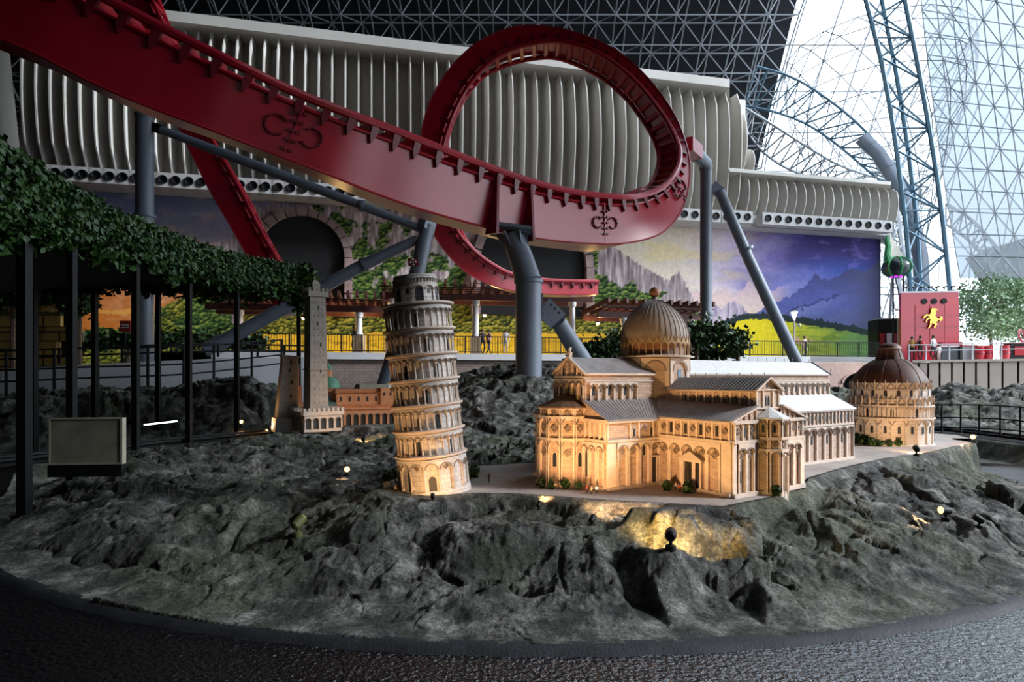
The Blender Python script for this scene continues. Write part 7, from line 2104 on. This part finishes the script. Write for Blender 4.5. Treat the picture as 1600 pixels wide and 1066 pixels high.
person('person in dark top leaning at the fence beside the white pergola column', on_walk(754), R(20), 1.68, (.03, .02, .03), (.02, .02, .03), 2)
person('person in striped pale shirt beside the dark-clad one at the fence', on_walk(764), R(-40), 1.62, (.45, .25, .27), (.03, .03, .05), 2)
person('person in white shirt alone at the fence near the grey column', on_walk(790), R(180), 1.7, (.6, .6, .65), (.5, .5, .55), 1)
person('person in a pale top at the fence foot of the right raking strut', on_walk(1257), R(30), 1.6, (.6, .45, .38), (.5, .4, .35), 2)
def on_ter(px, d): p = P(px, 563, d); return Vector((p.x, p.y, P(px, 564.3, d).z))
def ter(px):
    i = min(range(len(pw)), key=lambda i: abs(proj(*pw[i])[0] - px)); a = pw[i]; d = a[1] + 1.3
    return Vector(((px - 800) * d / FPX, d, a[2] + 0.06))
person('person in yellow top and dark trousers at the terrace rail, leftmost of the group', ter(1425), R(160), 1.7, (.42, .22, .05), (.02, .02, .03), 1)
person('person with red and orange backpack at the terrace rail', ter(1438), R(185), 1.74, (.10, .03, .03), (.02, .02, .025), 1, M['shirt_red'])
person('person in grey white shirt and black trousers at the terrace rail', ter(1458), R(200), 1.76, (.5, .5, .5), (.02, .02, .03), 1)
person('small child in white beside the grey-shirted adult on the terrace', ter(1467), R(180), 1.1, (.7, .65, .65), (.6, .5, .5), 0)

# ================================================================== SPOTLIGHT FIXTURES ON THE ROCK
def fixture(label, px, py, d, aim, power=0, mat='black_metal', lit=False, size=1.0, spot=R(75), col=(1.0, 0.56, 0.24), zoff=0.0, blend=0.6, zabs=None, grp='rock spotlights'):
    if zabs is None:                      # walk outward until the rock lies under the wanted spot
        ds = np.linspace(d * 0.97, d * 1.03, 60) if px == 1048 else np.linspace(max(3.9, d * 0.85), d * 1.25, 120); gz = terrain(((px - 800) * ds / FPX)[None, :], ds[None, :])[0]
        d = float(ds[np.argmin(np.abs(HORIZ - (gz - CAMZ) * FPX / ds - py))])
    x, y = (px - 800) * d / FPX, d
    g = ground_z(x, y) if zabs is None else zabs
    th = thing('rock_spotlight', label, 'spotlight', (x, y, g - 0.015), group=grp)
    base = Vector((x, y, g))
    hc = Vector((0, 0, 0.095 * size))
    dirv = (Vector(aim) - (base + hc)).normalized()
    MB().lathe([(0.0, 0), (0.034 * size, 0), (0.034 * size, 0.03 * size), (0.024 * size, 0.036 * size), (0, 0.036 * size)], 12).obj('base', M[mat], th, smooth=True)
    MB().tube((0, 0, 0.03 * size), (0, 0, 0.075 * size), 0.011 * size, n=8).obj('stem', M[mat], th)
    a, b = hc - dirv * 0.045 * size, hc + dirv * 0.055 * size
    mb = MB(); mb.pipe([a, a + dirv * 0.012 * size, a + dirv * 0.05 * size, b], [0.022 * size, 0.034 * size, 0.037 * size, 0.037 * size], 14); mb.obj('head', M[mat], th, smooth=True)
    mb = MB(); mb.tube(b - dirv * 0.002, b + dirv * 0.003, 0.032 * size, n=14); mb.obj('lens', M['lens_warm'] if power else M['win_dark'], th)
    if lit:
        MB().sphere(tuple(b + dirv * 0.01), 0.015 * size, 10, 8).obj('bulb', M['lamp_warm'], th, smooth=True)
    if power:
        ld = bpy.data.lights.new('spot_beam', 'SPOT'); ld.energy = power; ld.color = col; ld.spot_size = spot; ld.spot_blend = blend; ld.shadow_soft_size = 0.03
        lo_ = link('spot_beam', ld, th); lo_.location = b + dirv * 0.02; lo_.rotation_euler = dirv.to_track_quat('-Z', 'Y').to_euler()
    return th
fixture('dark spotlight lighting the golden rock mound before the cathedral', 1048, 857, 4.4,  (1.30, 5.0, 0.50), 36, spot=R(140), size=1.15, col=(1.0, 0.60, 0.16))
fixture('low dark spotlight in the hollow below the cathedral choir', 925, 822, 4.9, (1.40, 6.3, 1.20), 72, size=0.7, spot=R(110), blend=0.8)
fixture('olive spotlight standing on the dark rock at left', 465, 836, 4.8, (-0.95, 6.2, 1.4), 30, 'olive', size=1.15, spot=R(50))
fixture('dark spotlight on the rock ledge at right lighting the orange slope', 1478, 812, 5.0, (2.75, 5.6, 0.52), 60, size=1.05, spot=R(80))
fixture('small dark fixture beside the spotlight on the right slope', 1530, 824, 4.9, (3.0, 6.2, 1.2), 0, size=0.9)
fixture('glowing lamp head left of the leaning tower base', 541, 744, 6.35, (-1.1, 5.4, 0.72), 14, lit=True, spot=R(120))
fixture('glowing lamp on the dark rocks right of the baptistery', 1522, 692, 10.2, (6.4, 9.3, 0.7), 14, lit=True, size=1.2, spot=R(120))
fixture('glowing lamp at the foot of the ivy pergola post', 376, 668, 12.6, (-4.6, 11.6, 0.6), 26, lit=True, size=1.3, spot=R(120))
fixture('small lamp fixture on the sand before the arcaded palace', 568, 694, 10.6, (-2.9, 13.6, 0.9), 60, size=1.1, spot=R(90))
fixture('squat black fixture on the plaza before the baptistery', 1432, 712, 8.75, (6.3, 10.0, 0.8), 50, size=1.15, spot=R(95), zabs=0.5)
fixture('low lamp on the plaza before the leaning tower door', 676, 784, 5.5, (-0.76, 6.0, 0.78), 14, size=0.55, spot=R(110))
fixture('low lamp on the rock lip left of the cathedral apse', 842, 796, 5.2, (0.62, 6.3, 0.95), 22, size=0.6, spot=R(95))
fixture('low lamp beside the short leaning brick tower', 415, 680, 12.4, (-4.7, 13.1, 1.1), 22, size=0.9, spot=R(80))

# ================================================================== TINY FIGURES, SHRUBS, BOLLARDS ON THE PLAZA
def figurine(name, label, x, y, h, mat, z=0.5, group='tiny plaza figures'):
    th = thing('tiny_figure', label, 'figurine', (x, y, z), rng.uniform(0, 6.28), group)
    for s in (-1, 1): MB().lathe([(0.07 * h, 0), (0.05 * h, 0.05 * h), (0.07 * h, 0.48 * h)], 6, (0.065 * h * s, 0, 0)).obj('leg', M['figure_dark'], th)
    mb = MB(); mb.lathe([(0.0, 0.45 * h), (0.12 * h, 0.46 * h), (0.13 * h, 0.6 * h), (0.17 * h, 0.78 * h), (0.06 * h, 0.84 * h), (0.055 * h, 0.87 * h)], 8); mb.obj('torso', M[mat], th, smooth=True)
    for s in (-1, 1): MB().pipe([(0.16 * h * s, 0, 0.78 * h), (0.2 * h * s, 0.02 * h, 0.62 * h), (0.19 * h * s, -0.05 * h, 0.46 * h)], [0.05 * h, 0.04 * h, 0.03 * h], 5).obj('arm', M[mat], th)
    MB().sphere((0, 0, 0.93 * h), 0.075 * h, 8, 6).obj('head', M['skin'], th, smooth=True)
def gxy(px, py): x, y = gp(px, py); return x, y
spots = [(618, 768, 'figure_tan', 'left of the tower base'), (646, 770, 'white_plain', 'before the tower base, left'), (653, 769, 'white_plain', 'before the tower base, second'), (668, 770, 'figure_tan', 'by the tower door, left'), (675, 770, 'white_plain', 'by the tower door'),
         (687, 769, 'figure_tan', 'right of the tower door'), (704, 767, 'figure_tan', 'before the tower right side'), (712, 766, 'figure_red', 'at the tower right edge'), (728, 764, 'figure_tan', 'right of the tower'), (764, 752, 'figure_dark', 'tall one standing alone between tower and cathedral'),
         (838, 758, 'figure_tan', 'left end of the apse'), (845, 760, 'figure_tan', 'before the apse, second from left'), (852, 757, 'figure_red', 'before the apse, in red'), (868, 763, 'figure_tan', 'before the apse window'), (917, 768, 'figure_red', 'in red at the choir corner'), (924, 770, 'figure_tan', 'at the choir corner'), (932, 769, 'white_plain', 'in white at the choir corner'),
         (1056, 764, 'white_plain', 'in white before the cathedral door'), (1062, 767, 'figure_red', 'in red before the cathedral door'), (1070, 768, 'figure_red', 'in red right of the cathedral door'), (1254, 727, 'figure_dark', 'by the nave wall, nearest'), (1272, 722, 'figure_dark', 'by the nave wall, middle'), (1297, 717, 'figure_dark', 'by the nave wall, furthest')]
for k, (px, py, mt, lb) in enumerate(spots):
    x, y = gxy(px, py + 2); figurine('tiny_figure', 'tiny painted figure ' + lb, x, y, 0.105 if k == 9 else 0.075, mt)
def shrub(px, py, r_, label, z=0.5):
    x, y = gp(px, py); th = thing('tiny_shrub', label, 'shrub', (x, y, z), group='tiny plaza shrubs')
    MB().tube((0, 0, -0.005), (0, 0, r_), 0.006, n=5).obj('stem', M['trunk_brown'], th)
    def smp(n, r2):
        d_ = r2.normal(size=(n, 3)); d_ /= np.linalg.norm(d_, axis=1, keepdims=True); return d_ * r_ * r2.uniform(0.6, 1.0, (n, 1)) * np.array([[1, 1, 1.15]]) + np.array([[0, 0, r_ * 1.2]]), d_
    leaves(160, smp, r_ * 0.7, M['hedge_leaf'], 'leaves', th, int(px))
for px, py, r_, lb in ((846, 762, .04, 'at the left of the apse'), (862, 764, .035, 'before the apse, second'), (884, 764, .04, 'before the apse middle'), (905, 765, .032, 'before the apse right end'), (1042, 766, .04, 'left of the cathedral door'), (1075, 770, .045, 'right of the cathedral door'), (1212, 775, .04, 'at the transept corner'),
                       (606, 752, .05, 'left behind the tower'), (616, 748, .05, 'far left behind the tower'), (733, 748, .05, 'right behind the tower'), (742, 746, .055, 'far right behind the tower'), (695, 768, .035, 'before the tower door'), (708, 768, .03, 'right of the tower door'),
                       (1338, 693, .075, 'left of the baptistery'), (1348, 695, .07, 'second left of the baptistery'), (1362, 697, .06, 'before the baptistery door'), (1376, 698, .045, 'before the baptistery, middle left'), (1390, 698, .045, 'before the baptistery, middle'), (1404, 698, .05, 'before the baptistery, middle right'), (1419, 697, .055, 'before the baptistery right side'), (1438, 696, .075, 'right of the baptistery'), (1447, 695, .07, 'far right of the baptistery')):
    shrub(px, py, r_, 'tiny green shrub ' + lb)
# tiny lamp standard by the transept corner
lpx, lpy = gp(1226, 778)
tl_ = thing('tiny_lamp_standard', 'tiny white lamp standard at the transept corner', 'lamp', (lpx, lpy, 0.5))
MB().lathe([(0.012, 0), (0.004, 0.02), (0.004, 0.36), (0.01, 0.37), (0.0, 0.38)], 6).obj('pole', M['white_plain'], tl_)
MB().sphere((0, 0, 0.385), 0.016, 8, 6).obj('globe', M['white_plain'], tl_, smooth=True)
